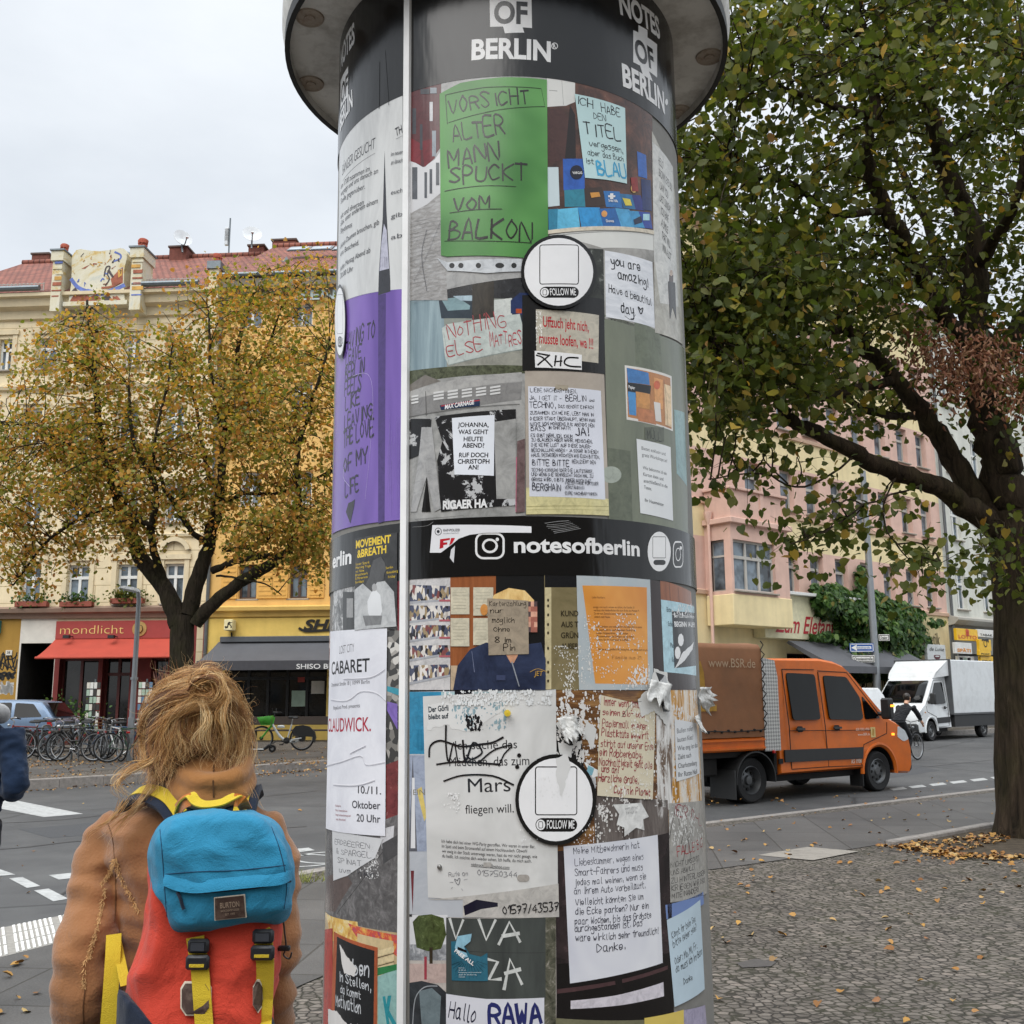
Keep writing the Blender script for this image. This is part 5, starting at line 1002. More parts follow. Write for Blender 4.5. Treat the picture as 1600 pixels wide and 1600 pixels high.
P.poly([(641,580),(820,572),(820,584),(690,592),(641,602)],tex('leaves_print',[(.35,'#272b1c'),(.6,'#5a5f48')],60));P.poly([(641,602),(665,586),(690,596),(641,612)],'#77726c');P.poly([(641,612),(700,596),(815,582),(816,596),(700,612),(641,626)],'#a7a6a4','cabinet_print');P.poly([(641,626),(816,597),(814,625),(760,632),(641,652)],'#848382','cabinet_print')
for i in range(5):
 for k in range(3):x=680+i*22;P.poly([(x-2,613-i*2+k*5),(x+14,610.5-i*2+k*5),(x+14,613.5-i*2+k*5),(x-2,616-i*2+k*5)],'#d3d3d2','cabinet_print')
for k in range(3):P.poly([(644,619+k*5),(655,617+k*5),(655,620+k*5),(644,622+k*5)],'#d3d3d2','cabinet_print')
P.line([(666,612),(667,650)],.8,'#3a3a3a','cabinet_print');P.line([(641,652),(700,642),(812,632)],.8,'#5c5b5a','cabinet_print');P.poly([(688,634),(750,624),(750,635),(690,641)],'#22334f','cabinet_print');P.poly([(690,634),(750,625),(750,627),(690,636)],'#a23a44','cabinet_print');P.txt('MAX CARNAGE',696,640,742,632,7,W_,'cabinet_print',bold=.03,shear=.2)
P.poly([(641,655),(675,655),(672,700),(660,710),(641,718)],TORN,'torn_print');P.poly([(680,652),(806,640),(806,672),(800,720),(806,790),(690,800),(684,720),(692,690)],TORN,'torn_print');P.poly([(660,668),(676,668),(690,795),(680,800),(668,745),(652,800),(643,800),(655,720)],'#a3a3a3','cabinet_print');P.poly([(668,745),(674,800),(660,800)],'#101010','cabinet_print');P.poly([(772,660),(806,655),(806,780),(776,780)],GB,'cabinet_print');P.txt('RIGAER HA',693,796,762,793,13,W_,'torn_print',bold=.04)
P.poly([(808,690),(820,686),(820,800),(806,802)],tex('red_paving',[(.3,'#4f3d3d'),(.7,'#7b6666')],50));P.line([(807,715),(806,800)],1.2,'#b86a80');P.poly([(707,654),(773,649),(772,744),(711,742)],'#dfe3ea','notice')
for t,a,b,y in (('JOHANNA,',716,764,668),('WAS GEHT',717,763,679),('HEUTE',725,755,690),('ABEND?',723,757,700),('RUF DOCH',718,763,715),('CHRISTOPH',716,765,725),('AN!',732,748,734)):P.txt(t,a,y,b,y,7.2,'#16161a','notice',bold=.02)
P.done()
P=Post('techno_letter_poster','long hand printed letter about Berlin and techno taped to a beige wall','poster',1,[(820,574),(943,583),(951,806),(822,804)],'#a59a8e',matl=tex('beige_wall',[(.35,'#9b9186'),(.65,'#b4aa9e')],5))
P.poly([(822,762),(950,780),(951,806),(822,804)],'#d0c896');P.line([(823,792),(950,792)],1.2,'#9d9567');P.line([(823,797),(950,798)],.8,'#b8af7e');P.poly([(825,604),(938,611),(945,781),(827,776)],'#d5d8e2','letter');P.poly([(868,601),(888,603),(886,611),(866,609)],'#a79d8c','tape')
HN='#2a2b36'
for t,x0,x1,y,h in (('LIEBE NACHBAR*INNEN,',828,901,613,6),('JA, I GET IT -',827,877,625,6),('BERLiN',883,916,627,9),('und',920,928,628,4),('TECHNO,',827,868,637,9),('DAS GEHÖRT EINFACH',872,927,638,5),('ZUSAMMEN ICH MEINE, LEBT MAN IN',828,927,648,5),('DIESER STADT ÜBERHAUPT, WENN MAN',828,929,657,5),('NICHT VON MORGENS BIS ABENDS DEN',828,928,665,5),('BASS',829,852,673,8),('IM OHR HAT?!',857,891,671,5),('JA!',898,920,680,12),('ES GIBT NÄMLICH, KAUM',829,894,683,5),('ZU GLAUBEN ABER WAHR, MENSCHEN,',830,925,690,5),('DIE KEINE LUST AUF DIESE DAUER-',830,923,698,5),('BESCHALLUNG HABEN - JA SOGAR IN DIESEM',830,934,706,5),('HAUS. DESWEGEN MÖCHTEN WIR EUCH BITTEN,',830,936,714,5),('BiTTE BiTTE',831,889,727,9),('REDUZIERT DEN',893,930,724,5),('TECHNO-KONSUM! ODER DIE LAUTSTÄRKE.',830,926,737,5),('UND WENN DIE SEHNSUCHT DOCH MAL ZU',830,926,744,5),('GROSS WIRD, GIBTS IMMER NOCH DAS',830,923,752,5),('BERGHAiN',831,876,766,10),('VIELEN DANK FÜR EUER',882,934,757,4.5),('VERSTÄNDNIS!',882,912,764,4.5),('EURE NACHBAR*INNEN',882,932,773,4.5)):P.txt(t,x0,y,x1,y+(x1-x0)*.03,h,HN,'letter',hand=1,wd=.15 if h<7 else .13)
P.done()
Bn=flatband('middle_band','glossy black band lettered notesofberlin in white round the column',807,899,'#0c0c0d','banner',3)
def insta(x0,y0,x1,y1,w):Bn.ring(x0,y0,x1,y1,3.2*w,W_,'emblem',.28);cx,cy=(x0+x1)/2,(y0+y1)/2;rx,ry=(x1-x0)*.25,(y1-y0)*.25;Bn.line([(cx+rx*math.cos(6.2832*i/20),cy+ry*math.sin(6.2832*i/20)) for i in range(22)],3.0*w,W_,'emblem',False);Bn.disc(x1-(x1-x0)*.23,y0+(y1-y0)*.24,2.6*w,2.8,W_,'emblem',12)
insta(744.5,834,787,872.5,1.0);insta(1050,847,1065,886,.75)
Bn.txt('notesofberlin',803,863.5,998,869,24.5,W_,'lettering',bold=.028);Bn.txt('notesofberlin',400,890,551,881,24,W_,'lettering',bold=.03) if False else Bn.txt('erlin',522,888,551,880,22,W_,'lettering',bold=.028)
Bn.disc(1028,862,18,31,W_,'code_spot');Bn.ring(1018,839,1038,872,1.0,K_,'code_spot',.06);Bn.pill(1019,875,1038,883,K_,'code_spot')
for i in range(7):x=852+i*3;Bn.line([(x-random.uniform(0,6),818+i*2.6),(x+18,819+i*2.2-random.uniform(0,4)),(x+36,814+i*2.0)],random.uniform(.4,.9),'#8e8e8e','tape_crease')
Bn.line([(650,812),(690,809),(725,806)],.6,'#5b5b5b','tape_crease');Bn.line([(646,824),(668,822),(678,816)],1.0,'#6b6b6b','tape_crease');Bn.done()
P=Post('torn_police_notice','torn white strip of paper with emblem and red letters on the black band','paper',5,[(677,821),(830,823),(830,833),(760,833),(735,836),(718,842),(706,852),(690,864),(673,864)],'#e3e3e6');P.line([(686+5*math.cos(6.2832*i/14),831+5.5*math.sin(6.2832*i/14)) for i in range(16)],.9,'#33343a','emblem',False);P.disc(686,831,2.4,2.6,'#33343a','emblem',10);P.txt('RAP-POLIZEI',694,831,719,830.5,4,'#33343a','lettering',bold=.02);P.txt('Grundkurs Staatskunst',694,835,718,834,2,'#55565c','lettering');P.poly([(689,843),(704,841),(704,844),(694,846),(694,848),(700,848),(700,851),(694,852),(694,856),(688,858)],'#b5202e','lettering');P.poly([(706,841),(712,841),(708,849),(703,853)],'#b5202e','lettering');P.poly([(706,859),(712,853),(710,880),(704,872)],'#cfcfd2','paper_specks');P.done()
WOODP=tex('wood_panel',[(.35,'#7b4526'),(.65,'#9a5c36')],14,stretch=(4,4,.3));PACK=tex('packs',[(.2,'#4a4f63'),(.3,'#cfcac4'),(.44,'#9a8768'),(.56,'#dcd7d1'),(.76,'#7e4a48'),(.84,'#b5ada6'),(.93,'#2c2b30')],130,'CONSTANT',(1,1,.45),vor=True)
P=Post('kiosk_poster','picture of a kiosk with cigarette shelves and cardboard note Kartenzahlung','poster',1,[(641,903),(855,897),(868,1078),(641,1080)],'#17181a')
P.rect(703,900,775,1040,WOODP);P.rect(641,900,704,1078,'#c6c4c4','shelf_print')
for i,(y0,y1) in enumerate(((914,940),(946,970),(977,1000),(1009,1030),(1040,1066))):P.poly([(641,y0),(704,y0+2-i),(704,y1-3-i*2),(641,y1)],PACK,'shelf_print');P.poly([(641,y1),(704,y1-4-i*2),(704,y1-1-i*2),(641,y1+4)],'#a4a6ac','shelf_print')
for y in (925,956,983,1012):P.rect(687,y,704,y+12,PACK,'shelf_print');P.rect(687,y+12,704,y+15,'#b0626a','shelf_print')
P.rect(705,1040,716,1078,'#b9a48a','shelf_print')
for x0,y0,x1,y1 in ((705,918,734,960),(740,918,771,962),(705,966,734,1010),(740,966,765,1008)):
 P.rect(x0,y0,x1,y1,'#c9c2ac','sheet_print')
 for k in range(6):P.line([(x0+4,y0+8+k*5),(x1-5,y0+8+k*5)],.35,'#8f8a78','sheet_print')
P.poly([(709,1078),(716,1040),(735,1015),(760,1004),(800,1010),(845,1004),(852,1030),(852,1078)],tex('navy_jersey',[(.35,'#1a2136'),(.65,'#333d58')],9),'portrait_print');P.line([(738,1018),(742,1050)],.8,'#6e7690','portrait_print');P.poly([(788,1018),(812,1018),(803,1036),(798,1036)],'#c79577','portrait_print');P.poly([(766,948),(772,930),(795,919),(820,923),(834,938),(836,965),(828,985),(770,975)],tex('blond',[(.3,'#a97b43'),(.5,'#e0bd7c'),(.7,'#f0d9a5')],28,stretch=(1,1,.4)),'portrait_print');P.disc(757,953,6,9,'#c98a4a','portrait_print',14)
for i in range(3):
 for k in range(6):P.rect(824+i*5,940+k*8,829+i*5,948+k*8,random.choice(['#c98d78','#d9a58e','#a86a5c','#5a4a4c','#8d6d66']),'portrait_print')
P.line([(800,1035),(806,1055),(811,1072)],1.6,'#8a8f98','portrait_print');P.txt('JET',834,1056,848,1056,8,'#c39a45','portrait_print',shear=.2);P.line([(828,1050),(840,1045),(854,1050)],.8,'#c39a45','portrait_print');P.rect(776,1055,790,1063,'#3a425e','portrait_print');P.poly([(762,935),(825,939),(826,1022),(764,1024)],'#9c8f7d','cardboard_note')
for t,x0,x1,y,h in (('Kartenzahlung',765,822,947,7),('nur',766,787,958,7),('möglich',769,804,973,8),('Ohne',771,797,987,7),('8 im',773,799,1004,8),('Pin',786,805,1017,10)):P.txt(t,x0,y,x1,y,h,'#221d18','cardboard_note',hand=1,wd=.13)
P.done()
P=Post('khaki_poster','khaki sheet with punched margin and words KUND AUS GRÜN','poster',2,[(850,899),(905,899),(907,1078),(852,1078)],'#7f7355',matl=tex('khaki',[(.35,'#6f6547'),(.65,'#8a7d5c')],8))
P.rect(851,898,905,918,'#17181b');P.rect(851,918,861,1077,'#c3b791','margin')
for y in (938,947,961,976,989,1013,1035,1050,1064):P.disc(856,y,1.6,2.6,'#3a3326','margin',10)
for t,y in (('KUND',963),('AUS T',980),('GRÜN',997),('AUßER',1014)):P.txt(t,876,y,903,y,9,'#332d20','lettering',bold=.015)
P.specks(865,1010,906,1078,60,'#d9d7d0',1.0);P.done()
P=Post('orange_letter_poster','orange letter Liebe Nachbarn on a pale grey blue sheet','poster',3,[(900,899),(1014,906),(1020,1078),(904,1078)],'#a9b1b5',matl=tex('pale_sheet',[(.35,'#a0aeb5'),(.65,'#b9bcbc')],4))
P.poly([(909,915),(1009,918),(1011,1070),(929,1068)],tex('orange_sheet',[(.35,'#c98035'),(.65,'#dc9a48')],3,det=3),'letter')
P.lines(['Liebe Nachbarn,','','','einige von euch wissen es schon, die Familie 21','verlässt die Heidenfeldstraße zum Ende des Monats 9.','Da wir nun Zuwachs bekommen haben, brauchen wir','einfach mehr Raum.','','','Wir möchten uns nochmal für die tollen Jahre in eurer','Nachbarschaft bei euch bedanken. Dank für die','netten Hofgespräche, die zahlreichen','Paketannahmen, das Ertragen unserer Partys','Partys, für den Kürbiskuchen. DANKE!','','','Sofern eine größere Wohnung frei wird, denkt auch an uns'],(924,935),(1000,936),(934,1016),3.4,'#5a3612','letter');P.txt('Familie aus 21',955,1030,1000,1030,5,'#6b4318','letter',hand=1,wd=.08);P.specks(908,960,1012,1078,150,'#dcdad6',1.0);P.specks(980,1040,1012,1072,50,'#dcdad6',1.8);P.done()
P=Post('blue_flyer','pale blue flyer with black bill BEGINN 14 UHR pasted over it','flyer',2,[(1014,905),(1078,925),(1086,1078),(1018,1078)],'#2c1f1f');P.poly([(1030,906),(1078,925),(1080,950),(1031,938)],WOODP);P.line([(1044,912),(1046,940)],.8,'#3c2010');P.line([(1058,918),(1060,944)],.8,'#3c2010');P.poly([(1031,937),(1083,948),(1086,1056),(1036,1050)],'#a9cbd6','flyer_sheet');P.poly([(1048,955),(1084,958),(1086,1040),(1052,1044)],'#1b1b20','black_bill');P.txt('MIT LUSTIGEN SPIELEN',1052,965,1083,966,4,W_,'black_bill',bold=.02);P.txt('BEGINN 14 UHR',1052,979,1084,980,8,W_,'black_bill',bold=.03);P.disc(1062,1000,4.5,10,W_,'black_bill',9);P.disc(1057,1020,4.5,10,W_,'black_bill',9);P.poly([(1052,1045),(1064,1020),(1082,1003),(1080,1014),(1066,1034)],'#dedede','paper_specks',.001);P.lines(['Bitte','','Schluss','','','Platz','','Kein'],(1040,956),(1050,957),(1048,1034),8,'#2d4450','flyer_sheet');P.specks(1048,946,1082,960,40,'#e6e6e6',1.4);P.done()
GRYS=tex('grey_sheet',[(.3,'#bcbcba'),(.55,'#d0d0ce'),(.75,'#dededd')],3.2,det=4)
P=Post('mars_poster','large grey white sheet searching for the girl who wants to fly to Mars','poster',2,[(641,1081),(868,1077),(872,1432),(641,1428)],'#aab0b8',matl=tex('grey_blue',[(.35,'#a3a8b0'),(.65,'#bfc2c6')],4))
P.rect(641,1081,868,1098,'#a9c3c6');P.rect(641,1081,690,1178,'#3287ac');P.rect(711,1079,741,1092,'#14181f');P.poly([(641,1180),(665,1180),(672,1330),(641,1330)],'#9aa3b6');P.poly([(646,1180),(653,1330),(640,1330)],'#5d5f66');P.poly([(645,1215),(649,1215),(650,1325),(643,1325)],'#d9dadc');P.poly([(652,1234),(660,1229),(668,1275),(664,1283)],'#cdb86a');P.txt('EIN',647,1242,665,1242,9,'#7a7768',bold=.0);P.poly([(643,1360),(648,1360),(646,1425)],'#6b2a30');P.rect(641,1428,645,1432,'#333333')
for i in range(5):P.line([(653+i*2.2,1140),(653+i*2.2,1172)],.5,'#1d5f80')
P.poly([(662,1088),(868,1078),(871,1385),(850,1392),(815,1404),(720,1404),(670,1402)],GRYS,'sheet');P.poly([(668,1405),(872,1380),(873,1432),(724,1432),(724,1405)],'#b8b5b0','sheet_lower');P.poly([(725,1415),(745,1405),(778,1410),(778,1416),(752,1420),(727,1430)],'#1b1b2b','sheet_lower')
TX='#2b2b2e'
for t,x0,x1,y,h in (('Ich suche das',712,808,1171,14),('Mädchen, das zum',703,827,1197,15),('Mars',732,798,1238,23),('fliegen will.',728,803,1271,14)):P.txt(t,x0,y,x1,y-2,h,TX,'sheet')
P.lines(['Ich habe dich bei einer WG-Party getroffen. Wir waren in einer Bar,','im Späti und beim Stromausfall auf einem Hochhausdach. Obwohl','wir ewig in der Stadt unterwegs waren, hast du mir nicht gesagt, wie','du heißt. Ich möchte dich wieder sehen. Ich hoffe, du mich auch.'],(691,1316),(838,1325),(692,1339),5.2,TX,'sheet');P.txt('nickrock      @yahoo.com',737,1352,796,1357,4.6,TX,'sheet');P.line([(737,1353),(796,1358)],.4,TX,'sheet');P.rect(756,1347,768,1354,'#a7a49f','sheet');P.txt('Rufe an',702,1369,732,1367,7,'#6a6a70','sheet',hand=1,wd=.09);P.txt('015750344',746,1367,808,1370,8,'#6a6a70','sheet',hand=1,wd=.09);P.pill(808,1366,827,1377,'#a39e98','sheet');P.txt('♥',713,1384,722,1382,10,'#6a6a70','sheet',hand=1,wd=.1)
for q in (((704,1378),(709,1378)),((726,1374),(731,1373)),((706,1388),(708,1386)),((722,1388),(724,1391))):P.line(list(q),.5,'#6a6a70','sheet')
P.txt('01577/43537',785,1427,873,1421,12,'#17171b','sheet_lower',hand=1,wd=.17)
for q in ([(672,1182),(674,1165),(690,1157),(720,1166),(750,1163),(770,1160),(786,1152)],[(698,1134),(698,1165),(702,1190),(710,1160),(716,1190)],[(724,1157),(728,1190),(740,1160),(754,1175),(738,1186),(730,1180)],[(684,1194),(720,1190),(780,1194)],[(750,1190),(772,1172),(800,1164),(788,1178),(780,1196)]):P.line(q,2.6,'#1b1b1d','scribble_lettering')
P.line([(695,1220),(725,1211),(770,1212),(802,1226)],2.4,'#1b1b1d','scribble_lettering');P.disc(811,1180,3.4,3.4,K_,'scribble_lettering',8);P.disc(808,1198,3.4,3.4,K_,'scribble_lettering',8)
P.specks(690,1080,860,1100,150,'#e0e2e2',1.8);P.specks(690,1240,718,1268,22,'#e4e4e3',1.0);P.done()
P=Post('torn_bulletin','small torn white bulletin Der Görli bleibt auf with ragged corner','paper',4,[(669,1101),(704,1098),(735,1108),(755,1102),(792,1082),(790,1105),(770,1120),(742,1143),(706,1140),(704,1132),(670,1140)],'#d6d6d4',torn=.003);P.txt('Der Görli',671,1113,702,1110,9,'#22303a','lettering',bold=.03);P.txt('bleibt auf',671,1124,702,1122,8,'#22303a','lettering',bold=.03);P.specks(706,1098,790,1140,70,'#8aa4ad',1.8);P.specks(730,1120,755,1140,30,'#1d1d1f',2.0);P.done()
pin=thing('push_pin','yellow round push pin stuck in the grey white sheet','pin',onto(arc(793,1114),.005));mb=MB();PY=mat('pin_yellow','#cdb233',.4);mb.lathe([(0,0),(.008,0),(.008,-.003),(.005,-.006),(.005,-.016),(.009,-.018),(.009,-.022),(0,-.023)],PY,14,(0,0,0),'Y');mb.build('pin_head',pin,40)
pin2=thing('push_pin','grey metal push pin in the lower grey white sheet','pin',onto(arc(688,1354),.005));mb=MB();mb.lathe([(0,0),(.007,0),(.006,-.006),(0,-.008)],mat('pin_metal','#9a9a98',.3,metal=.8),14,(0,0,0),'Y');mb.build('pin_head',pin2,40)
PLANK=tex('planks',[(.3,'#3d2717'),(.5,'#6d4a2b'),(.66,'#a27a4b'),(.78,'#6a4427')],9,stretch=(1,1,6));CRUM=tex('paste_white',[(.42,'#6c5a4c'),(.5,'#c9c6c2'),(.62,'#e3e2e0'),(.72,'#4a4440')],30,stretch=(1,1,.22));GOLDW=tex('gold_wood',[(.3,'#6b4620'),(.45,'#c08a2f'),(.56,'#dcd9d2'),(.68,'#d8a744'),(.8,'#8a5c26')],13,stretch=(2.5,2.5,.3))
P=Post('plank_poster','brown plank picture with scraped paper remains and torn black bill','poster',1,[(868,1077),(1042,1080),(1046,1320),(868,1330)],'#5c4630',matl=PLANK)
P.poly([(868,1130),(905,1120),(912,1200),(930,1215),(935,1270),(910,1290),(868,1200)],TORN,'torn_print');P.poly([(925,1240),(1042,1250),(1044,1315),(930,1318)],tex('dark_strip',[(.35,'#3c3330'),(.6,'#6f6763'),(.72,'#d6d4d2')],22,stretch=(1,1,.25)),'torn_print');P.specks(868,1080,940,1190,170,'#d8d6d3',2.2);P.specks(930,1250,1000,1315,60,'#d8d6d3',1.6);P.specks(1018,1085,1044,1260,60,'#d8d6d3',1.6)
P.poly([(866,1130),(885,1122),(905,1145),(900,1158),(880,1150)],'#dcdcda','paper_specks',.002);P.poly([(872,1160),(895,1165),(890,1190),(874,1180)],'#d0d0ce','paper_specks',.002);P.poly([(915,1125),(932,1140),(925,1170),(912,1150)],'#d0d0ce','paper_specks',.002);P.poly([(912,1190),(945,1210),(925,1215)],'#e1e1df','paper_specks',.001);P.poly([(918,1196),(928,1200),(924,1212),(915,1208)],'#7fb0bf','paper_specks',.001);P.done()
P=Post('seal_note','cream note in red handwriting about a seal pup and plastic bags','note',4,[(938,1086),(1022,1108),(1018,1249),(932,1243),(934,1160)],'#cfc6ae',0)
for t,x0,x1,y,h in (('Immer wenn jemand',942,1006,1102,12),('seinen Bio- oder',940,1008,1117,9),('Papiermüll in einer',939,1009,1135,11),('Plastiktüte wegwirft,',938,1013,1150,11),('stirbt auf unserer Erde',937,1019,1166,10),('ein Robbenbaby.',935,1002,1180,11),('Nachhaltigkeit geht alle',934,1017,1195,11),('uns an!',938,965,1206,10),('Herzliche Grüße,',933,996,1220,11),('Captain Planet',957,1014,1239,11)):P.txt(t,x0,y,x1,y+(x1-x0)*.07,h,'#8e2a35','lettering',hand=1,wd=.15)
P.specks(940,1225,1016,1248,40,'#e2dfd6',1.2);P.specks(985,1100,1020,1230,60,'#e2dfd6',1.2);P.line([(970,1120),(985,1100),(1000,1096)],.7,'#3a3a3a','scribble_lettering');P.done()
P=Post('gold_wood_poster','yellow weathered wood print scraped white at the right edge of the column','poster',1,[(1042,1077),(1088,1078),(1096,1262),(1044,1262)],'#a87c3a',matl=GOLDW);P.specks(1042,1080,1094,1262,200,'#dad8d4',2.2);P.poly([(1024,1095),(1046,1090),(1050,1200),(1048,1262),(1026,1260)],CRUM,'paper_specks');P.done()
P=Post('complaint_note','tall white note Bullen rufen ist keine Kunst near the right edge','note',3,[(1052,1124),(1086,1130),(1091,1208),(1055,1221)],'#d4d6d8',0);P.lines(['Bullen rufen','lauten Kiez?','Wie eng ist das','Zieht nach','Charlottenburg','Ihr Ratze Null'],(1056,1146),(1087,1140),(1058,1214),8,'#3c3c40','lettering');P.done()
P=Post('crumpled_scrap','crumpled white scrap with jagged lower points on the dark strip','paper',4,[(956,1257),(1000,1254),(1012,1276),(1003,1280),(1005,1297),(992,1293),(974,1307),(974,1293),(962,1288),(966,1272)],'#d8d8d6',0,matl=tex('scrap_white',[(.35,'#b5b5b3'),(.6,'#dededc')],30,gl=0));P.lines(['wenn ich tot','bin ruf an'],(975,1265),(995,1263),(977,1272),4,'#55555a','lettering',hand=1,wd=.1);P.done()
P=Post('grey_graffiti_paper','grey paper with red letters FALLE and black capitals at the right edge','poster',2,[(1043,1255),(1098,1250),(1103,1395),(1046,1410)],'#a3a19c');P.txt('IER D-L',1052,1272,1094,1290,18,'#8a2f3a','lettering',hand=1,wd=.09);P.txt('FALLE BIS',1056,1338,1096,1322,14,'#9c3038','lettering',hand=1,wd=.12);P.lines(['NICHT UMSONST','UNS ABWILZT','ZU HINTERLASSEN','KRIEGEN WIR DAS','MITEINANDER!'],(1046,1356),(1098,1342),(1048,1404),8,'#3c3b3c','lettering',hand=1,wd=.1)
for q in ([(1040,1330),(1050,1280),(1056,1265),(1060,1290)],[(1062,1320),(1070,1290),(1074,1310),(1080,1288)],[(1066,1345),(1072,1310),(1078,1340)]):P.line(q,.9,'#2c2b2b','scribble_lettering')
P.specks(1044,1255,1098,1320,110,'#dbdad7',1.8);P.done()
P=Post('car_window_poster','picture of a dark car rear window holding a long handwritten letter','poster',2,[(868,1330),(1046,1300),(1052,1640),(868,1640)],'#211a1b',matl=tex('car_dark',[(.35,'#171214'),(.62,'#33292b'),(.78,'#6b5356')],10))
P.poly([(870,1505),(1048,1488),(1052,1600),(868,1640)],'#120f10');P.poly([(870,1545),(960,1532),(1042,1508),(1042,1514),(960,1538),(870,1552)],'#4a3436','wiper');P.poly([(959,1522),(970,1520),(972,1550),(962,1552)],'#171314','wiper');P.poly([(891,1563),(960,1555),(1035,1534),(1036,1556),(970,1570),(891,1576)],'#cbc6ce');P.rect(868,1590,1040,1640,'#6f6d55')
P.poly([(880,1322),(1026,1304),(1034,1504),(960,1524),(890,1536)],tex('letter_white',[(.3,'#c6c8d2'),(.6,'#dfe0e4')],3,det=3),'letter')
rows_=[('Meine Mitbewohnerin hat',895,998,1334),('Liebeskummer, wegen eines',897,1004,1352),('Smart-Fahrers und muss',897,1003,1368),('jedes mal weinen, wenn sie',897,1008,1383),('an Ihrem Auto vorbeiläuft.',896,1007,1397),('Vielleicht könnten Sie um',898,1004,1414),('die Ecke parken? Nur ein',898,1012,1429),('paar Wochen, bis das Gröbste',897,1016,1444),('durchgestanden ist. Das',897,1002,1455),('wäre wirklich sehr freundlich!',898,1027,1470)]
for t,x0,x1,y in rows_:P.txt(t,x0,y,x1,y-(x1-x0)*.09,10,'#1d1f33','letter',hand=1,wd=.12)
P.txt('Danke.',931,1488,976,1482,12,'#1d1f33','letter',hand=1,wd=.11);P.done()
P=Post('quiet_note','pale blue note in black handwriting asking for quiet at lower right','note',3,[(1040,1437),(1092,1405),(1099,1545),(1052,1573)],'#b9cbd6',0);P.lines(['Könnt ihr beim Sex','bitte leiser sein?','','Oder: Mo, Mi, Fr.','da muss ich ins Büro'],(1048,1466),(1089,1436),(1054,1520),11,'#24262b','lettering',hand=1,wd=.13);P.txt('Danke',1066,1538,1080,1530,9,'#24262b','lettering',hand=1,wd=.14);P.done()
P=Post('blue_scribble_paper','blue scribbled strip of paper above the pale blue note','paper',2,[(1038,1414),(1097,1393),(1098,1412),(1040,1436)],'#6f86b8',0);P.done()
P=Post('yellow_paper','plain yellow sheet with grey violet poster corner at the bottom edge','paper',4,[(1005,1590),(1066,1577),(1067,1640),(1006,1650)],'#d0b95f',0);P.done()
P=Post('violet_poster','grey violet poster strip at the lower right edge of the column','poster',2,[(1052,1580),(1100,1570),(1106,1650),(1054,1660)],'#a19bb2');P.done()
P=Post('painted_post_poster','picture of a grey post painted VVA ZA with teal sticker and white sheet Hallo','poster',2,[(641,1429),(868,1430),(870,1680),(641,1680)],'#b7b1ab')
P.rect(641,1429,700,1475,'#d5d6d8');P.rect(641,1475,700,1500,tex('car_park',[(.25,'#2b2d30'),(.5,'#8a8d91'),(.7,'#c9cacc')],40));P.poly([(646,1440),(655,1430),(675,1428),(694,1434),(698,1460),(690,1482),(670,1486),(652,1480)],tex('tree_print',[(.3,'#222a15'),(.6,'#4f5c34'),(.75,'#8d9674')],55));P.rect(672,1480,677,1510,'#3a3328');P.rect(641,1505,700,1535,'#b9a49d');P.poly([(641,1535),(660,1532),(685,1538),(700,1552),(700,1680),(641,1680)],tex('car_black',[(.35,'#141619'),(.65,'#3d4247')],6));P.poly([(656,1548),(676,1543),(690,1556),(688,1600),(660,1600)],'#6d7b80');P.line([(646,1600),(650,1560),(664,1542),(684,1540)],1.2,'#9a9fa4')
P.rect(664,1494,668,1530,'#9c3d4a');P.rect(848,1432,868,1640,tex('tree_side',[(.3,'#22271c'),(.55,'#5e5d50'),(.75,'#b5aea4')],40));P.rect(698,1433,852,1560,tex('post_grey',[(.35,'#363a39'),(.65,'#4b504d')],8,stretch=(1,1,.3)),'painted_post');P.line([(735,1486),(850,1488)],.5,'#222525','painted_post')
for q in ([(704,1436),(713,1466),(724,1438)],[(749,1437),(760,1468),(774,1438)],[(780,1474),(796,1440),(812,1470)],[(786,1462),(810,1458)],[(762,1498),(778,1502),(764,1530),(782,1529)],[(788,1544),(797,1498),(815,1536)],[(790,1520),(812,1514)]):P.line(q,4.6,'#c9ccc9','painted_post',False)
P.poly([(698,1552),(760,1560),(850,1558),(850,1680),(698,1680)],'#d5d6de','white_sheet');P.txt('Hallo',701,1588,743,1598,26,'#23243a','white_sheet',hand=1,wd=.13);P.txt('RAWA',762,1600,848,1598,32,'#262c66','white_sheet',hand=1,wd=.22);P.done()
P=Post('teal_sticker','square teal sticker with rays reading ALL stuck on the grey post picture','sticker',5,[(706,1470),(722,1470),(735,1490),(752,1494),(762,1488),(763,1532),(707,1531)],'#2c6478')
for i in range(13):t=math.pi*(.05+.9*i/12);P.line([(734+12*math.cos(t),1500+6*math.sin(t)),(734+27*math.cos(t),1502+26*math.sin(t))],.7,'#1c4656','ray_print')
P.poly([(716,1462),(738,1458),(736,1470),(726,1478),(732,1494),(722,1496),(712,1480)],'#8db9cc','emblem');P.poly([(716,1478),(730,1484),(730,1488),(716,1483)],'#15181c','emblem');P.txt('FREE ALL',711,1486,740,1508,6,W_,'lettering',bold=.03);P.lines(['Demo am','Sa 26.10.','Kundgebung und Demonstration','gegen die Inhaftierung','weltweit'],(718,1512),(753,1512),(718,1526),1.6,'#dbe5e8','lettering');P.done()
P=Post('singer_poster','white paper SÄNGER GESUCHT in slim serif capitals left of the seam','poster',1,[(532,205),(630,150),(630,452),(529,480)],'#bfc0bf',matl=tex('wet_paper',[(.3,'#b0b1b1'),(.6,'#cfd0cf')],7,stretch=(1,1,.25)))
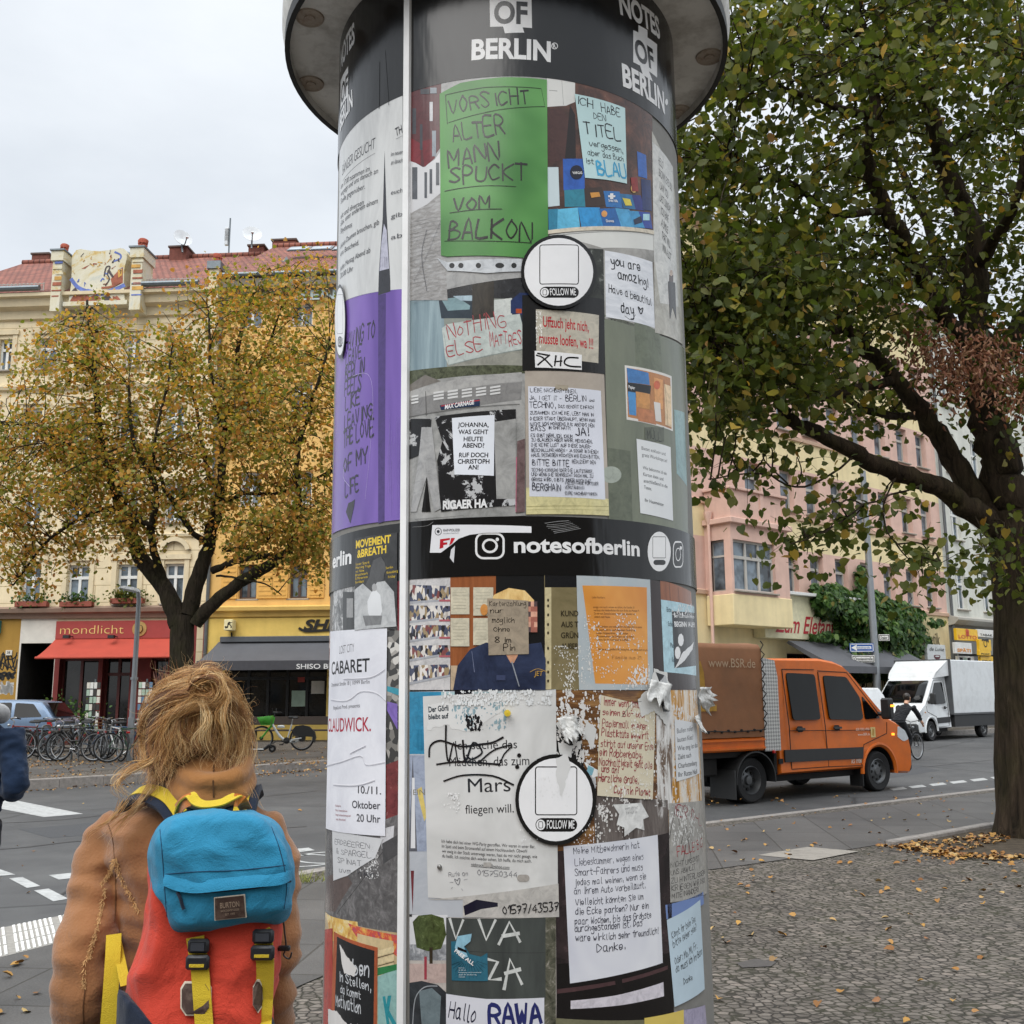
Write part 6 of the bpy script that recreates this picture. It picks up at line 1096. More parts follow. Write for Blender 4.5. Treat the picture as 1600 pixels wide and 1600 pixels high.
P.poly([(602,235),(605,330),(611,440),(611,456),(592,462),(593,425),(599,340)],'#2f3036','painted_fold_reflection');P.poly([(601,350),(605,360),(609,420),(594,424),(597,380)],'#b6b6c6','painted_fold_reflection')  # fold and mirrored tower, the reflection painted in dark and pale shapes
for i in range(4):P.line([(596.5+i*3,402),(596+i*3.3,418)],.9,'#4a4a5a','painted_fold_reflection')
P.txt('SÄNGER GESUCHT',536,275,587,232,16,'#3a3b3e','lettering',bold=-.005);P.line([(537,283),(587,240)],.5,'#3a3b3e','lettering');P.lines(['am 17.00 zusammen im','vergeigt und uns danach an','Stelle gegenüber.','','ukt und diversen','alles, unter anderem einem','Rhythmus','','deinen Daumen brauchen, gib','uns Bescheid.','','jeden Montag Abend ab','20.00 Uhr'],(534,296),(594,258),(533,436),8,'#4a4b4e','lettering');P.txt('TH',620,214,630,208,14,'#2f3033','lettering');P.line([(620,218),(630,213)],.5,'#2f3033','lettering')
for t,y in (('im neuen',245),('an danach',258),('euch',305),('gib',342),('ab',375)):P.txt(t,612,y,630,y-4,7,'#55565a','lettering')
P.done()
P=Post('purple_poster','purple poster with black brush text HAVING TO LEAVE BERLIN','poster',1,[(529,478),(630,452),(630,812),(520,835)],'#6c4fa0',matl=tex('purple',[(.35,'#5b4191'),(.65,'#7f62b4')],3,stretch=(1,1,.25),det=3));P.poly([(592,462),(604,459),(602,815),(592,818)],'#463272')
for t,x0,x1,y,h in (('HAVING TO',541,587,548,24),('LEAVE',541,566,570,20),('BERLIN',540,571,596,22),('FEELS',539,566,620,22),('LIKE',540,564,642,20),('LEAVING',539,584,672,20),('THE LOVE',538,586,700,24),('OF MY',538,577,738,22),('LIFE',540,562,776,22)):P.txt(t,x0,y,x1,y-(x1-x0)*.45,h,'#221d33','lettering',hand=1,wd=.17)
P.poly([(542,800),(546,786),(551,784),(556,780),(555,790),(549,818)],'#1d1a2a','heart');P.line([(552,588),(576,585),(584,620),(580,700),(572,780)],.6,'#b5a5d8','scratch_print');P.line([(548,760),(538,745),(542,720)],.7,'#cfc6e6','scratch_print')
for i in range(16):x=random.uniform(606,628);P.line([(x,random.uniform(640,700)),(x-1,random.uniform(740,810))],.3,'#8d78bd','scratch_print')
P.done()
P=sticker(536,503,8.5,58,'narrow looking white round sticker at the far left edge above the purple poster',.4);P.done()
P=Post('woodland_poster','black and white bark picture under the dark band at the left edge','poster',1,[(523,922),(630,900),(630,985),(518,992)],'#5c5c5c',matl=tex('bw_wood',[(.3,'#171717'),(.48,'#5a5a5a'),(.6,'#b9b9b9'),(.75,'#e0e0e0')],26));P.rect(537,925,556,985,'#1a1a1a');P.rect(543,935,553,965,'#8d8d8d');P.rect(622,905,630,985,'#7a2f38');P.done()
P=Post('yoga_poster','grey poster MOVEMENT and BREATH with yellow words and man in profile','poster',6,[(557,842),(623,832),(622,979),(558,985)],'#2a2a2b',matl=tex('bw_back',[(.35,'#1b1b1c'),(.65,'#3a3a3a')],18))
P.txt('MOVEMENT',559,857,613,848,12,'#e3c32f','lettering',bold=.03);P.txt('&BREATH',561,872,606,864,12,'#e3c32f','lettering',bold=.03);P.lines(['Inner Spark','Morning Yoga','w/ Alex','Breathwork','& Movement','Sundays'],(559,884),(582,880),(558,912),4,'#d7b62c','lettering');P.lines(['Berlin','Kreuzberg','Friday'],(605,890),(622,887),(609,904),4,'#d7b62c','lettering')
P.poly([(582,890),(586,876),(598,870),(604,880),(606,890),(603,897),(602,906),(590,912),(584,925),(574,914),(580,902)],'#4d4d4e','portrait_print');P.poly([(557,985),(557,922),(570,912),(584,925),(592,910),(604,908),(618,925),(622,979)],'#b5b7b8','portrait_print');P.poly([(577,940),(583,926),(590,922),(597,930),(600,955),(592,975),(586,975),(578,958)],'#d9dbdd','portrait_print');P.disc(588,918,4,6,'#9b9b9c','portrait_print',12);P.poly([(570,962),(600,962),(598,976),(574,978)],'#78797a','portrait_print');P.done()
P=Post('sett_poster','picture of grey street setts partly hidden behind the cabaret bill','poster',1,[(516,988),(630,982),(630,1272),(512,1290)],'#6b6a68',matl=tex('setts_print',[(.2,'#3b3a39'),(.4,'#77746f'),(.7,'#a09c96'),(.9,'#c9c6c0')],55,'CONSTANT',vor=True));P.poly([(604,1195),(630,1185),(630,1270),(604,1280)],tex('red_tiles',[(.3,'#4e1f22'),(.6,'#7b3a3a'),(.75,'#b59a96')],30));P.poly([(606,1096),(622,1100),(622,1140),(606,1110)],'#7d65b2');P.poly([(606,1072),(632,1078),(628,1088),(606,1080)],'#3b93a6');P.done()
P=Post('cabaret_poster','creased white bill LOST CITY CABARET with red name and October date','poster',5,[(519,987),(607,982),(605,1130),(604,1306),(512,1294),(515,1150)],'#d4d5db',0,matl=tex('bill_white',[(.3,'#c9cad2'),(.6,'#dfe0e6')],4,gl=0))
P.txt('LOST CITY',533,1022,556,1018,13,'#3c3c42','lettering',bold=-.01);P.txt('CABARET',521,1054,580,1049,20,'#17171b','lettering',bold=.015);P.txt('Dresdener Straße 18 | 10999 Berlin',521,1073,580,1068,6,'#44444a','lettering');P.txt('RoyaLost Prod. presents',524,1109,565,1105,6,'#44444a','lettering');P.txt('CLAUDWICK.',516,1143,582,1142,21,'#a8213a','lettering',bold=.01)
for t,x0,x1,y in (('10./11.',562,598,1239),('Oktober',553,597,1262),('20 Uhr',560,597,1283)):P.txt(t,x0,y,x1,y+2,12,'#3a3a40','lettering',bold=.01)
P.lines(['Galerie','Das interaktive','Improvisationsspiel','zum Abschied'],(527,1260),(550,1262),(528,1281),3.4,'#a06a6f','lettering')
for q in ([(520,1092),(545,1094),(566,1080),(590,1082),(605,1094)],[(513,1196),(535,1190),(566,1180),(575,1194),(604,1190)],[(524,1225),(560,1226),(588,1218)],[(540,1060),(580,1058),(604,1045)],[(550,1176),(562,1170),(574,1164)]):
 P.line(q,1.6,'#e9e9ee','crease_shading');P.line([(x,y+2) for x,y in q],.8,'#b1b2bc','crease_shading')  # each fold drawn flat: pale lit line, darker shade line below
P.done()
P=Post('pavement_poster','picture of grey paving slabs with white bucket left of the seam','poster',1,[(512,1288),(630,1270),(630,1468),(509,1432)],'#585656',matl=tex('paving_print',[(.3,'#464444'),(.5,'#605e5e'),(.75,'#8b8888')],40));P.poly([(512,1370),(540,1360),(552,1380),(525,1425),(509,1420)],'#5d504c');P.line([(600,1330),(560,1385),(528,1428)],.9,'#333232');P.poly([(594,1296),(617,1290),(615,1320),(598,1326)],'#c9c9cc','bucket');P.poly([(598,1318),(630,1300),(630,1330),(600,1350)],'#4b4a4b');P.specks(560,1330,592,1372,60,'#d8d8d8',1.0);P.done()
P=Post('wrinkled_note','wrinkled white note with black scrawl torn to a point at lower left','note',3,[(521,1295),(600,1310),(588,1340),(545,1368),(523,1376)],'#c9cacc',0);P.lines(['ERDBEEREN','& SPARGEL','SPINAT','uvm. hier'],(525,1318),(580,1326),(532,1362),8,'#3f4046','lettering',hand=1,wd=.09)
for i in range(14):x=random.uniform(530,588);P.line([(x,random.uniform(1300,1335)),(x+random.uniform(-8,8),random.uniform(1325,1350))],.5,'#e6e6e8','crease_shading')  # pale strokes paint the light catching the wrinkles
P.done()
P=Post('blackboard_poster','picture of fruit crates and an orange framed blackboard with chalk words Motivation','poster',2,[(510,1424),(630,1458),(630,1680),(506,1680)],'#b9a37c');CRT='#c9b48a'
P.poly([(512,1428),(560,1440),(565,1470),(520,1470)],tex('fruit',[(.3,'#a3562f'),(.5,'#d9b35c'),(.65,'#e0d3a8'),(.8,'#6d4f7a')],30));P.poly([(545,1442),(630,1462),(630,1500),(600,1478),(560,1465)],tex('fruit2',[(.3,'#5c4a83'),(.5,'#c8503a'),(.7,'#e0b458')],45));P.poly([(560,1458),(616,1470),(616,1520),(590,1512),(560,1490)],CRT)
for i in range(4):P.poly([(592,1485+i*13),(617,1478+i*13),(617,1487+i*13),(592,1494+i*13)],'#d8c69c','crate');P.line([(592,1496+i*13),(617,1489+i*13)],1.0,'#3b3126','crate')
P.poly([(592,1525),(630,1510),(630,1680),(592,1680)],'#8fb5b0');P.poly([(590,1512),(625,1505),(625,1514),(590,1524)],'#2f7a46');P.txt('K',606,1600,622,1598,42,'#2b8f9a','lettering',bold=.06);P.poly([(510,1452),(522,1450),(522,1600),(507,1600)],'#a83d33');P.poly([(524,1455),(592,1480),(590,1640),(518,1640)],'#a85532','blackboard');P.poly([(529,1463),(587,1485),(585,1640),(523,1640)],'#17181a','blackboard')
for t,x0,x1,y,h in (('...ben',543,579,1515,22),('in Stellen,',533,582,1532,14),('da kommt',534,566,1550,12),('Motivation',527,566,1570,18),('Erfolg!',534,575,1606,14)):P.txt(t,x0,y,x1,y+(x1-x0)*.32,h,'#c9ccd0','blackboard',hand=1,wd=.14)
P.poly([(533,1475),(545,1495),(560,1512),(556,1525),(540,1520),(536,1500)],'#d8d5d2','paper_specks',.002);P.poly([(515,1575),(530,1580),(545,1600),(540,1640),(516,1640)],'#d8d5d2','paper_specks',.002);P.done()
def flap(name,label,pts,lift,curl=.6):
 """torn sheet peeling outwards: first two points stuck, the rest curling away, ragged at the free edge"""
 n=12;A,B,Cc,Dd=[arc(*p) for p in pts];V=[];F=[];rag=[random.uniform(.55,1.0) for _ in range(n)]
 for r in range(n):
  for k in range(n):
   u=k/(n-1);t=r/(n-1)*rag[k];p=(A.lerp(B,u)).lerp(Dd.lerp(Cc,u),t)+Vector((random.uniform(-.0015,.0015),random.uniform(-.0015,.0015),0));V.append(onto(p,.012+lift*(t**1.5)*(.6+.4*math.sin(2.5*u+1))+.004*math.sin(9*u+5*t)+random.uniform(-.0012,.0012)))
 for r in range(n-1):
  for k in range(n-1):i=r*n+k;F.append((i,i+1,i+n+1));F.append((i,i+n+1,i+n))
 o=mesh_np(name,[tuple(v) for v in V],F,mat('torn_paper','#c9c9c6',.7,var=.18,vs=25,bump=.3,bs=60,dirt=.4,ds=30),None);tag(o,label,'paper');md=o.modifiers.new('s','SOLIDIFY');md.thickness=.0006;return o
flap('paper_flap','white torn flap curling off the right edge of the column',[(1087,1074),(1087,1098),(1096,1122),(1093,1074)],.050)
flap('paper_flap','grey white torn wad hanging below the dark corner by the cream note',[(1012,1062),(1044,1070),(1036,1120),(996,1098)],.022)
flap('paper_flap','narrow torn shred peeling above the complaint note',[(1078,1122),(1085,1116),(1090,1146),(1086,1148)],.022)
flap('paper_flap','ragged white strip peeling off the plank picture left of the cream note',[(868,1122),(896,1118),(912,1152),(884,1168)],.020)
P=Post('torn_bill_remains','torn black and white bill remains between orange letter and gold wood','paper',5,[(1020,1045),(1040,1050),(1046,1090),(1040,1135),(1020,1110),(1000,1120),(995,1092),(1012,1075)],'#cfcfcc',0,torn=.003);P.poly([(1022,1050),(1038,1056),(1044,1090),(1034,1098),(1030,1072)],TORN,'torn_print');P.poly([(1030,1098),(1044,1094),(1044,1112),(1034,1112)],TORN,'torn_print');P.done()
TILT=Matrix.Translation((0,0,CAMH))@Matrix.Rotation(R_(.4),4,CM_KEEP@Vector((0,0,1)))@Matrix.Translation((0,0,-CAMH));CM=CM_KEEP
for o in set(bpy.data.objects)-OBJ0:
 if not o.parent:o.matrix_basis=TILT@o.matrix_basis
RUB=mat('tyre_rubber','#1a1a1b',.85,var=.2);BLKP=mat('black_plastic','#232425',.55,var=.1,dirt=.15);CARGL=glass_mat('car_glass','#07090a',.03);CARGL.node_tree.nodes['Principled BSDF'].inputs['Specular IOR Level'].default_value=.22;HUB=mat('hub_grey','#626466',.45,metal=.6,dirt=.6);AMB=glow('indicator_amber','#ff9a2a',1.6);REDL=mat('tail_red','#a8161a',.25,coat=.6);LENS=mat('lens_clear','#c9ced2',.15,coat=.8);CHK=None
def wheel(par,x,y,r,wdt,name='wheel',out=-1,hub=HUB,rim=.62,dual=False):
 w=tag(bpy.data.objects.new(name,None));COL.objects.link(w);w.parent=par;w.location=(x,y,r);o=out
 mb=MB();h=wdt/2;mb.lathe([(r*.62,-h*.8),(r*.9,-h),(r*.97,-h*.85),(r,-h*.6),(r,h*.6),(r*.97,h*.85),(r*.9,h),(r*.62,h*.8)],RUB,32,(0,0,0),'Y')
 for k in range(40):
  t=6.2832*k/40;mb.lathe([(r*1.0,-h*.6),(r*1.012,-h*.5),(r*1.012,h*.5),(r*1.0,h*.6)],RUB,1,(0,0,0),'Y',t,t+.1)
 mb.build('tyre',w,35)
 mb=MB();f=o*h;mb.lathe([(r*.63,f*.8),(r*.60,f*.86),(r*.56,f*.55),(r*.5,f*.42 if not dual else -f*.2),(r*.22,f*.60 if not dual else f*.1),(r*.18,f*.78 if not dual else f*.45),(0,f*.8 if not dual else f*.5)],hub,28,(0,0,0),'Y');mb.lathe([(r*.63,-f*.8),(r*.5,-f*.4),(0,-f*.4)],BLKP,20,(0,0,0),'Y')
 for k in range(8):
  t=6.2832*k/8;mb.lathe([(0,f*.62 if not dual else f*.12),(r*.07,f*.62 if not dual else f*.12),(r*.07,f*.4 if not dual else -f*.1)],DARK,8,(r*.39*math.cos(t),0,r*.39*math.sin(t)),'Y')
 mb.build('rim',w,35);return w
def body(mb,prof,hw,m,tumble=.10,z0=1.1,edge=.05,inset=.035):
 """side profile (x,z) swept across the width: sides lean in above z0, edges rounded"""
 def wd(z):return hw-max(0,z-z0)*tumble-max(0,.55-z)*.05
 cx=sum(p[0] for p in prof)/len(prof);cz=sum(p[1] for p in prof)/len(prof);n=len(prof)
 def ins(i):
  a,b,c=Vector(prof[i-1]),Vector(prof[i]),Vector(prof[(i+1)%n]);t1=(b-a).normalized();t2=(c-b).normalized();t=(t1+t2)
  if t.length<1e-3:return b
  t.normalize();return b+Vector((-t.y,t.x))*inset*sgn
 ar=sum(prof[i][0]*prof[(i+1)%n][1]-prof[(i+1)%n][0]*prof[i][1] for i in range(n));sgn=1 if ar>0 else -1
 pin_=[ins(i) for i in range(n)];rings=[]
 for k,fr in ((0,1.0),(1,1.0),(1,-1.0),(0,-1.0)):
  src=prof if k else pin_
  rings.append([(p[0],(wd(p[1])-(edge if k else 0))*(1 if fr>0 else -1),p[1]) for p in src])
 k=len(mb.v);mb.loft(rings,m,False)
 tris=__import__('mathutils').geometry.tessellate_polygon([[Vector((p[0],p[1],0)) for p in pin_]])
 mb.f+=[tuple(k+a for a in t) for t in tris]+[tuple(k+3*n+a for a in t) for t in tris];mb.m+=[mb.mi(m)]*(2*len(tris));return wd
def side_panel(mb,pts,wd,side,off,th,m):
 """a pane or trim piece lying on the leaning side"""
 a=[(p[0],side*(wd(p[1])+off),p[1]) for p in pts];b=[(p[0],side*(wd(p[1])+off-th),p[1]) for p in pts];mb.loft([b,a],m,True)
def arch(x,r,z,n=10,flip=False):
 q=[(x+r*math.cos(math.pi*i/n),z+r*math.sin(math.pi*i/n)) for i in range(n+1)];return q if not flip else q[::-1]
def round_poly(pts,r,n=4):
 out=[];k=len(pts)
 for i in range(k):
  a,b,c=Vector(pts[i-1]),Vector(pts[i]),Vector(pts[(i+1)%k]);u=(a-b);v=(c-b);q=min(r,u.length*.45,v.length*.45);p0=b+u.normalized()*q;p1=b+v.normalized()*q
  for j in range(n+1):t=j/n;out.append(tuple(p0*(1-t)**2+b*2*t*(1-t)+p1*t*t))
 return out
def sprinter(root,paint,Lc,hw=.97,vis=-1,roof_h=2.36,crew=False,trim=True):
 """cab of a big delivery van: x from the front axle, Lc metres back to the cab's rear wall"""
 prof=[(-Lc,.42)]+[(-.50,.42)]+arch(0,.44,.36,10,True)[0:]+[(.47,.30),(.90,.28),(.98,.42),(.985,.72),(.93,.93),(.80,1.10),(.62,1.21),(.38,1.30),(.05,1.60),(-.28,1.92),(-.50,2.13),(-.66,2.24),(-.9,2.31),(-1.3,roof_h),(-Lc,roof_h-.02)]
 prof=[prof[0],prof[1]]+arch(0,.44,.36,10)[::-1]+prof[13:]
 mb=MB();wd=body(mb,prof,hw,paint,.115,1.12,.06,.045);b=mb.build('cab_body',root,32)
 s=vis
 for sd in (-1,1):
  mb=MB();side_panel(mb,round_poly([(-1.28,1.30),(-.46,1.27),(-.36,1.30),(-.36,1.66),(-.66,2.04),(-1.28,2.06)],.06),wd,sd,.006,.02,CARGL);mb.build('window',b)
  mb=MB();side_panel(mb,round_poly([(-.30,1.28),(.12,1.30),(-.30,1.70)],.04),wd,sd,.006,.02,CARGL);mb.build('quarter_window',b)
  if crew:
   mb=MB();side_panel(mb,round_poly([(-2.22,1.30),(-1.52,1.30),(-1.50,2.08),(-2.24,2.10)],.07),wd,sd,.006,.02,CARGL);mb.build('window',b)
  mb=MB();SEAM=mat('shut_line','#1a1512',.8)
  def seam(pts):
   for p,q in zip(pts,pts[1:]):
    d=(Vector(q)-Vector(p)).normalized()*.006;nn=Vector((-d.y,d.x));side_panel(mb,[tuple(Vector(p)+nn),tuple(Vector(q)+nn),tuple(Vector(q)-nn),tuple(Vector(p)-nn)],wd,sd,.003,.01,SEAM)
  seam([(-1.40,2.12),(-1.42,1.2),(-1.40,.50),(-.52,.48),(-.42,.84),(.26,1.02),(.30,1.22)]);seam([(-.62,2.12),(-1.40,2.14)]);seam([(-.62,2.12),(.10,1.38)])
  if crew:seam([(-1.50,2.16),(-2.32,2.16),(-2.34,1.2),(-2.34,.50),(-1.40,.50)]);seam([(-2.34,1.13),(-.2,1.09)])
  mb.build('door_seam',b)
  if trim:mb=MB();side_panel(mb,[(-Lc+.12,.62),(-.47,.60),(-.44,.80),(-Lc+.12,.82)],wd,sd,.012,.03,BLKP);mb.build('side_trim',b)
  for x in ((-1.22,-2.18) if crew else (-1.26,)):mb=MB();side_panel(mb,round_poly([(x,1.135),(x+.2,1.135),(x+.2,1.17),(x,1.17)],.02),wd,sd,.03,.03,BLKP);side_panel(mb,round_poly([(x+.03,1.10),(x+.17,1.10),(x+.17,1.20),(x+.03,1.20)],.04),wd,sd,.004,.01,SEAM);mb.build('door_handle',b)
  mb=MB();y=sd*(hw+.16);mb.tube([(.10,sd*(hw-.05),1.38),(.12,y-sd*.05,1.36)],.035,BLKP,8);mb.box(.02,.16,y-.10,y+.10,1.28,1.66,BLKP,.03);mb.build('mirror',b,40)
  mb=MB();mb.lathe([(.43,sd*(hw-.015)),(.47,sd*(hw+.02)),(.50,sd*(hw+.015)),(.515,sd*(hw-.03))],paint,18,(0,0,.36),'Y',-.12,math.pi+.05);mb.build('wheel_arch',b,40)
  mb=MB();side_panel(mb,round_poly([(.56,.95),(.74,.86),(.90,.90),(.80,1.06),(.60,1.15)],.04),wd,sd,.005,.06,LENS);mb.build('headlight',b)
  mb=MB();side_panel(mb,round_poly([(.40,.98),(.47,.98),(.47,1.02),(.40,1.02)],.01),wd,sd,.014,.02,AMB if crew else mat('amber_off','#b5762f',.3));mb.build('side_indicator',b)
 mb=MB();d=Vector((-.5-.38,2.13-1.30)).normalized();nx=Vector((d.y,-d.x));rows__=[(.36,1.335),(.06,1.62),(-.27,1.94),(-.46,2.11)]
 rg=[[(p[0]+nx.x*.012,y*(wd(p[1])-.10),p[1]+nx.y*.012) for y in (-1,-.5,0,.5,1)] for p in rows__];mb.loft(rg,CARGL,False,None,False);ws=mb.build('windscreen',b,60);md=ws.modifiers.new('s','SOLIDIFY');md.thickness=.01
 mb=MB();mb.box(.88,1.03,-hw+.03,hw-.03,.30,.62,BLKP,.05);mb.box(.93,1.0,-.42,.42,.68,.98,BLKP,.02)
 for q in range(3):mb.box(.985,1.012,-.40,.40,.74+q*.08,.77+q*.08,HUB)
 mb.build('bumper',b,40);mb=MB();mb.lathe([(.09,1.005),(.105,1.005),(.105,.99)],HUB,20,(0,0,.83),'X');mb.build('front_emblem',b)
 mb=MB();mb.box(-Lc+.02,.5,-.80,.80,.30,.52,DARK);mb.lathe([(.43,-hw+.03),(.43,hw-.03)],DARK,14,(0,0,.36),'Y',0,math.pi);mb.build('underbody',b)
 return b,wd
wr,wf=G(1184,1255,RZ),G(1381,1236,RZ);hd=(wf-wr);ang=math.atan2(hd.y,hd.x);nrm=Vector((-hd.y,hd.x,0)).normalized()
WB=hd.length;print('wheelbase',WB)
ft=wf+nrm*.93-hd.normalized()*.12
truck=thing('orange_truck','orange double cab truck with brown tarpaulin load bed driving past the column','truck',(ft.x,ft.y,RZ),ang)
ORG=mat('truck_orange','#d2660c',.45,var=.07,coat=.08,spec=.35,dirt=.35,dirtcol='#6d4a30',ds=2);TARP=mat('tarpaulin_brown','#875a39',.75,var=.14,vs=2,bump=.35,bs=5,dirt=.35,dirtcol='#5f4a38',ds=1.2);FRM=mat('chassis_black','#1b1a19',.8,dirt=.3)
def checker():
 m,t,b=new_mat('checker_plate');co=nd(t,'ShaderNodeTexCoord');mp=nd(t,'ShaderNodeMapping');mp.inputs['Rotation'].default_value=(0,R_(45),0);mp.inputs['Scale'].default_value=(24,24,24);t.links.new(co.outputs['Object'],mp.inputs[0]);c=nd(t,'ShaderNodeTexChecker',i_Scale=1.0);t.links.new(mp.outputs[0],c.inputs[0])
 r=ramp(t,[(0,(.30,.30,.29)),(1,(.58,.57,.55))]);t.links.new(c.outputs['Fac'],r.inputs[0]);t.links.new(r.outputs[0],b.inputs['Base Color']);b.inputs['Metallic'].default_value=.55;b.inputs['Roughness'].default_value=.42
 bp=nd(t,'ShaderNodeBump',i_Strength=.5,i_Distance=.01);t.links.new(c.outputs['Fac'],bp.inputs['Height']);t.links.new(bp.outputs[0],b.inputs['Normal']);return m
FT_=Frame(wf+Vector((0,0,0)),ang)
tx_=lambda x,y:FT_.px(x,y)
Lc=-tx_(1254,1120)[0];print('cab',Lc)
sc=Lc/2.62
cab,wdt_=sprinter(truck,ORG,2.62,crew=True)
xb0=-WB-1.25;xb1=-2.62-.10;xs_=-2.62-.42
zt0,zt1=1.08,2.58;hwb=1.04
mb=MB();n=9;rings=[]
for i in range(n+1):
 x=xb0+(xs_-xb0)*i/n;sag=.03*math.sin(3.14*i/n)+random.uniform(-.006,.006);ring=[]
 for (y,z) in ((-hwb,zt0-.02),(-hwb-.012+sag*.5,zt0+.3),(-hwb-.004+sag,zt0+.8),(-hwb+.0,zt1-.12),(-hwb+.05,zt1-.03),(-hwb+.3,zt1+.01-sag),(0,zt1+.03-sag),(hwb-.3,zt1+.01-sag),(hwb-.05,zt1-.03),(hwb,zt1-.12),(hwb+.004-sag,zt0+.8),(hwb+.012,zt0+.3),(hwb,zt0-.02)):ring.append((x,y+random.uniform(-.006,.006),z+random.uniform(-.004,.004)))
 rings.append(ring)
mb.loft(rings,TARP,True);tp=mb.build('tarpaulin',truck,60)
mb=MB();TW=mat('tarp_letters','#b59c80',.8);sign_text('www.BSR.de',mb,TW,xs_-1.22,xs_-.16,2.17,.15,-hwb-.016);mb.build('lettering',tp)
mb=MB();TY=mat('tarp_yellow','#a9802f',.8,var=.25,vs=6)
for q in ([(-2.05,.40),(-1.35,.40),(-1.35,.50),(-1.62,.53),(-1.66,1.0),(-1.74,1.18),(-1.80,1.18),(-1.90,.98),(-1.88,.56),(-2.05,.5)],[(-2.55,.66),(-2.22,.64),(-2.22,.86),(-2.30,.9),(-2.33,1.0),(-2.36,.9),(-2.42,1.05),(-2.5,.9),(-2.5,.7)]):mb.add([(xs_+p[0]*.8,-hwb-.017,zt0+p[1]) for p in q],[tuple(range(len(q)))],TY)
mb.build('skyline_print',tp)
mb=MB()
for i in range(9):
 x=xb0+.2+i*(xs_-xb0-.3)/8;mb.lathe([(0,-hwb-.03),(.018,-hwb-.03),(.022,-hwb-.005)],DARK,8,(x,0,zt0+.07+.02*(i%2)),'Y')
for k in range(9):z=zt0+.1+k*.16;mb.tube([(xs_-.03,-hwb-.02,z),(xs_+.03+.02*(k%2),-hwb-.03,z+.09),(xs_-.02,-hwb-.02,z+.15)],.010,FRM,5)
mb.tube([(xb0,-hwb-.018,zt0+.10),(xs_-.7,-hwb-.02,zt0+.07),(xs_,-hwb-.018,zt0+.09)],.009,FRM,5);mb.build('lashing_cord',tp)
mb=MB();mb.box(xb0,xs_+.02,-hwb+.01,hwb-.01,.84,zt0-.03,ORG,.02);mb.box(xb0+.02,xs_,-hwb-.015,hwb+.015,.87,.90,ORG);mb.box(xb0+.02,xs_,-hwb-.015,hwb+.015,1.0,1.03,ORG);mb.build('drop_side',truck,40)
mb=MB();CHK=checker();mb.prism([(xs_+.03,.82),(-2.64,.82),(-2.64,2.02),(-2.70,2.30),(xs_+.03,2.34)],-hwb+.02,hwb-.02,CHK);mb.build('tool_locker',truck)
mb=MB();mb.box(xb0+.05,-2.3,-.45,-.33,.52,.80,FRM);mb.box(xb0+.05,-2.3,.33,.45,.52,.80,FRM);mb.box(xb0+.1,xs_,-.9,.9,.74,.84,FRM);mb.tube([(-WB,-.7,.40),(-WB,.7,.40)],.09,FRM,10);mb.lathe([(0,-.2),(.2,-.15),(.2,.15),(0,.2)],FRM,12,(-WB,0,.4),'Y');mb.box(-WB-1.1,-WB-.6,-.8,-.3,.45,.75,FRM,.03);mb.build('chassis',truck)
mb=MB();mb.box(-WB+.55,-2.66,-.96,-.5,.42,.80,BLKP,.03);mb.box(-WB+.62,-WB+.72,-.975,-.958,.6,.68,DARK);mb.build('battery_box',truck)
mb=MB();mb.lathe([(.44,-hwb+.0),(.46,-hwb+.0),(.46,-.52),(.44,-.52)],BLKP,18,(-WB,0,.37),'Y',-.1,math.pi+.1,False);mb.box(-WB-.50,-WB-.47,-hwb,-.52,.10,.55,BLKP);mb.build('mudguard',truck,40)
mb=MB();mb.lathe([(.44,hwb),(.46,hwb),(.46,.52),(.44,.52)],BLKP,18,(-WB,0,.37),'Y',-.1,math.pi+.1,False);mb.box(-WB-.50,-WB-.47,.52,hwb,.10,.55,BLKP);mb.build('mudguard',truck,40)
mb=MB();mb.box(-.50,-.48,-.97,-.70,.12,.5,BLKP);mb.build('mud_flap',truck);mb=MB();mb.box(-WB+.42,-WB+.47,-hwb-.01,-hwb+.03,.78,.83,REDL,.008);mb.build('marker_light',truck)
for s_ in (-1,1):wheel(truck,0,s_*.83,.355,.23,out=s_);wheel(truck,-WB,s_*.84,.365,.21,out=s_,dual=True);wheel(truck,-WB,s_*.60,.365,.21,out=s_,dual=True)
mb=MB();CRM=mat('decal_cream','#d9c07c',.6);side=lambda pts,m_:side_panel(mb,pts,wdt_,-1,.004,.008,m_);side([(-.20,.96),(-.07,.96),(-.07,1.14),(-.20,1.14)],CRM);side([(-.17,1.0),(-.12,.98),(-.10,1.1),(-.15,1.12)],mat('decal_ochre','#b58a3a',.6))
WLT=mat('decal_white','#ddd3c4',.6)
for t,x0,x1,z,h in (('030 7592-4900',-.62,-.24,1.09,.045),('www.BSR.de',-.58,-.24,1.00,.045),('KS 1936',-.80,-.52,.53,.07)):sign_text(t,mb,WLT,x0,x1,z,h,-(wdt_(z)+.009),0 if h<.05 else .01,.2 if h>.05 else 0)
mb.build('decal',cab)
mb=MB();mb.tube([(.98,-.6,.52),(1.10,-.62,.50),(1.14,-.64,.72),(1.12,-.64,.98),(1.02,-.63,1.05)],.014,BLKP,6);mb.build('cable_loop',cab)
mb=MB();mb.box(.04,.15,-.97-.27,-.97-.262,1.5,1.54,AMB);mb.build('mirror_indicator',cab)
truck.scale=(1,1,.967)
vf,vr=G(1457,1158,RZ),G(1549,1151,RZ);hd=vf-vr;a2=math.atan2(hd.y,hd.x);n2=Vector((-hd.y,hd.x,0)).normalized();c_=vf-n2*.95;print('van wb',hd.length,vf)
van=thing('white_van','white box van parked with its cab towards the column','van',(c_.x,c_.y,RZ),a2)
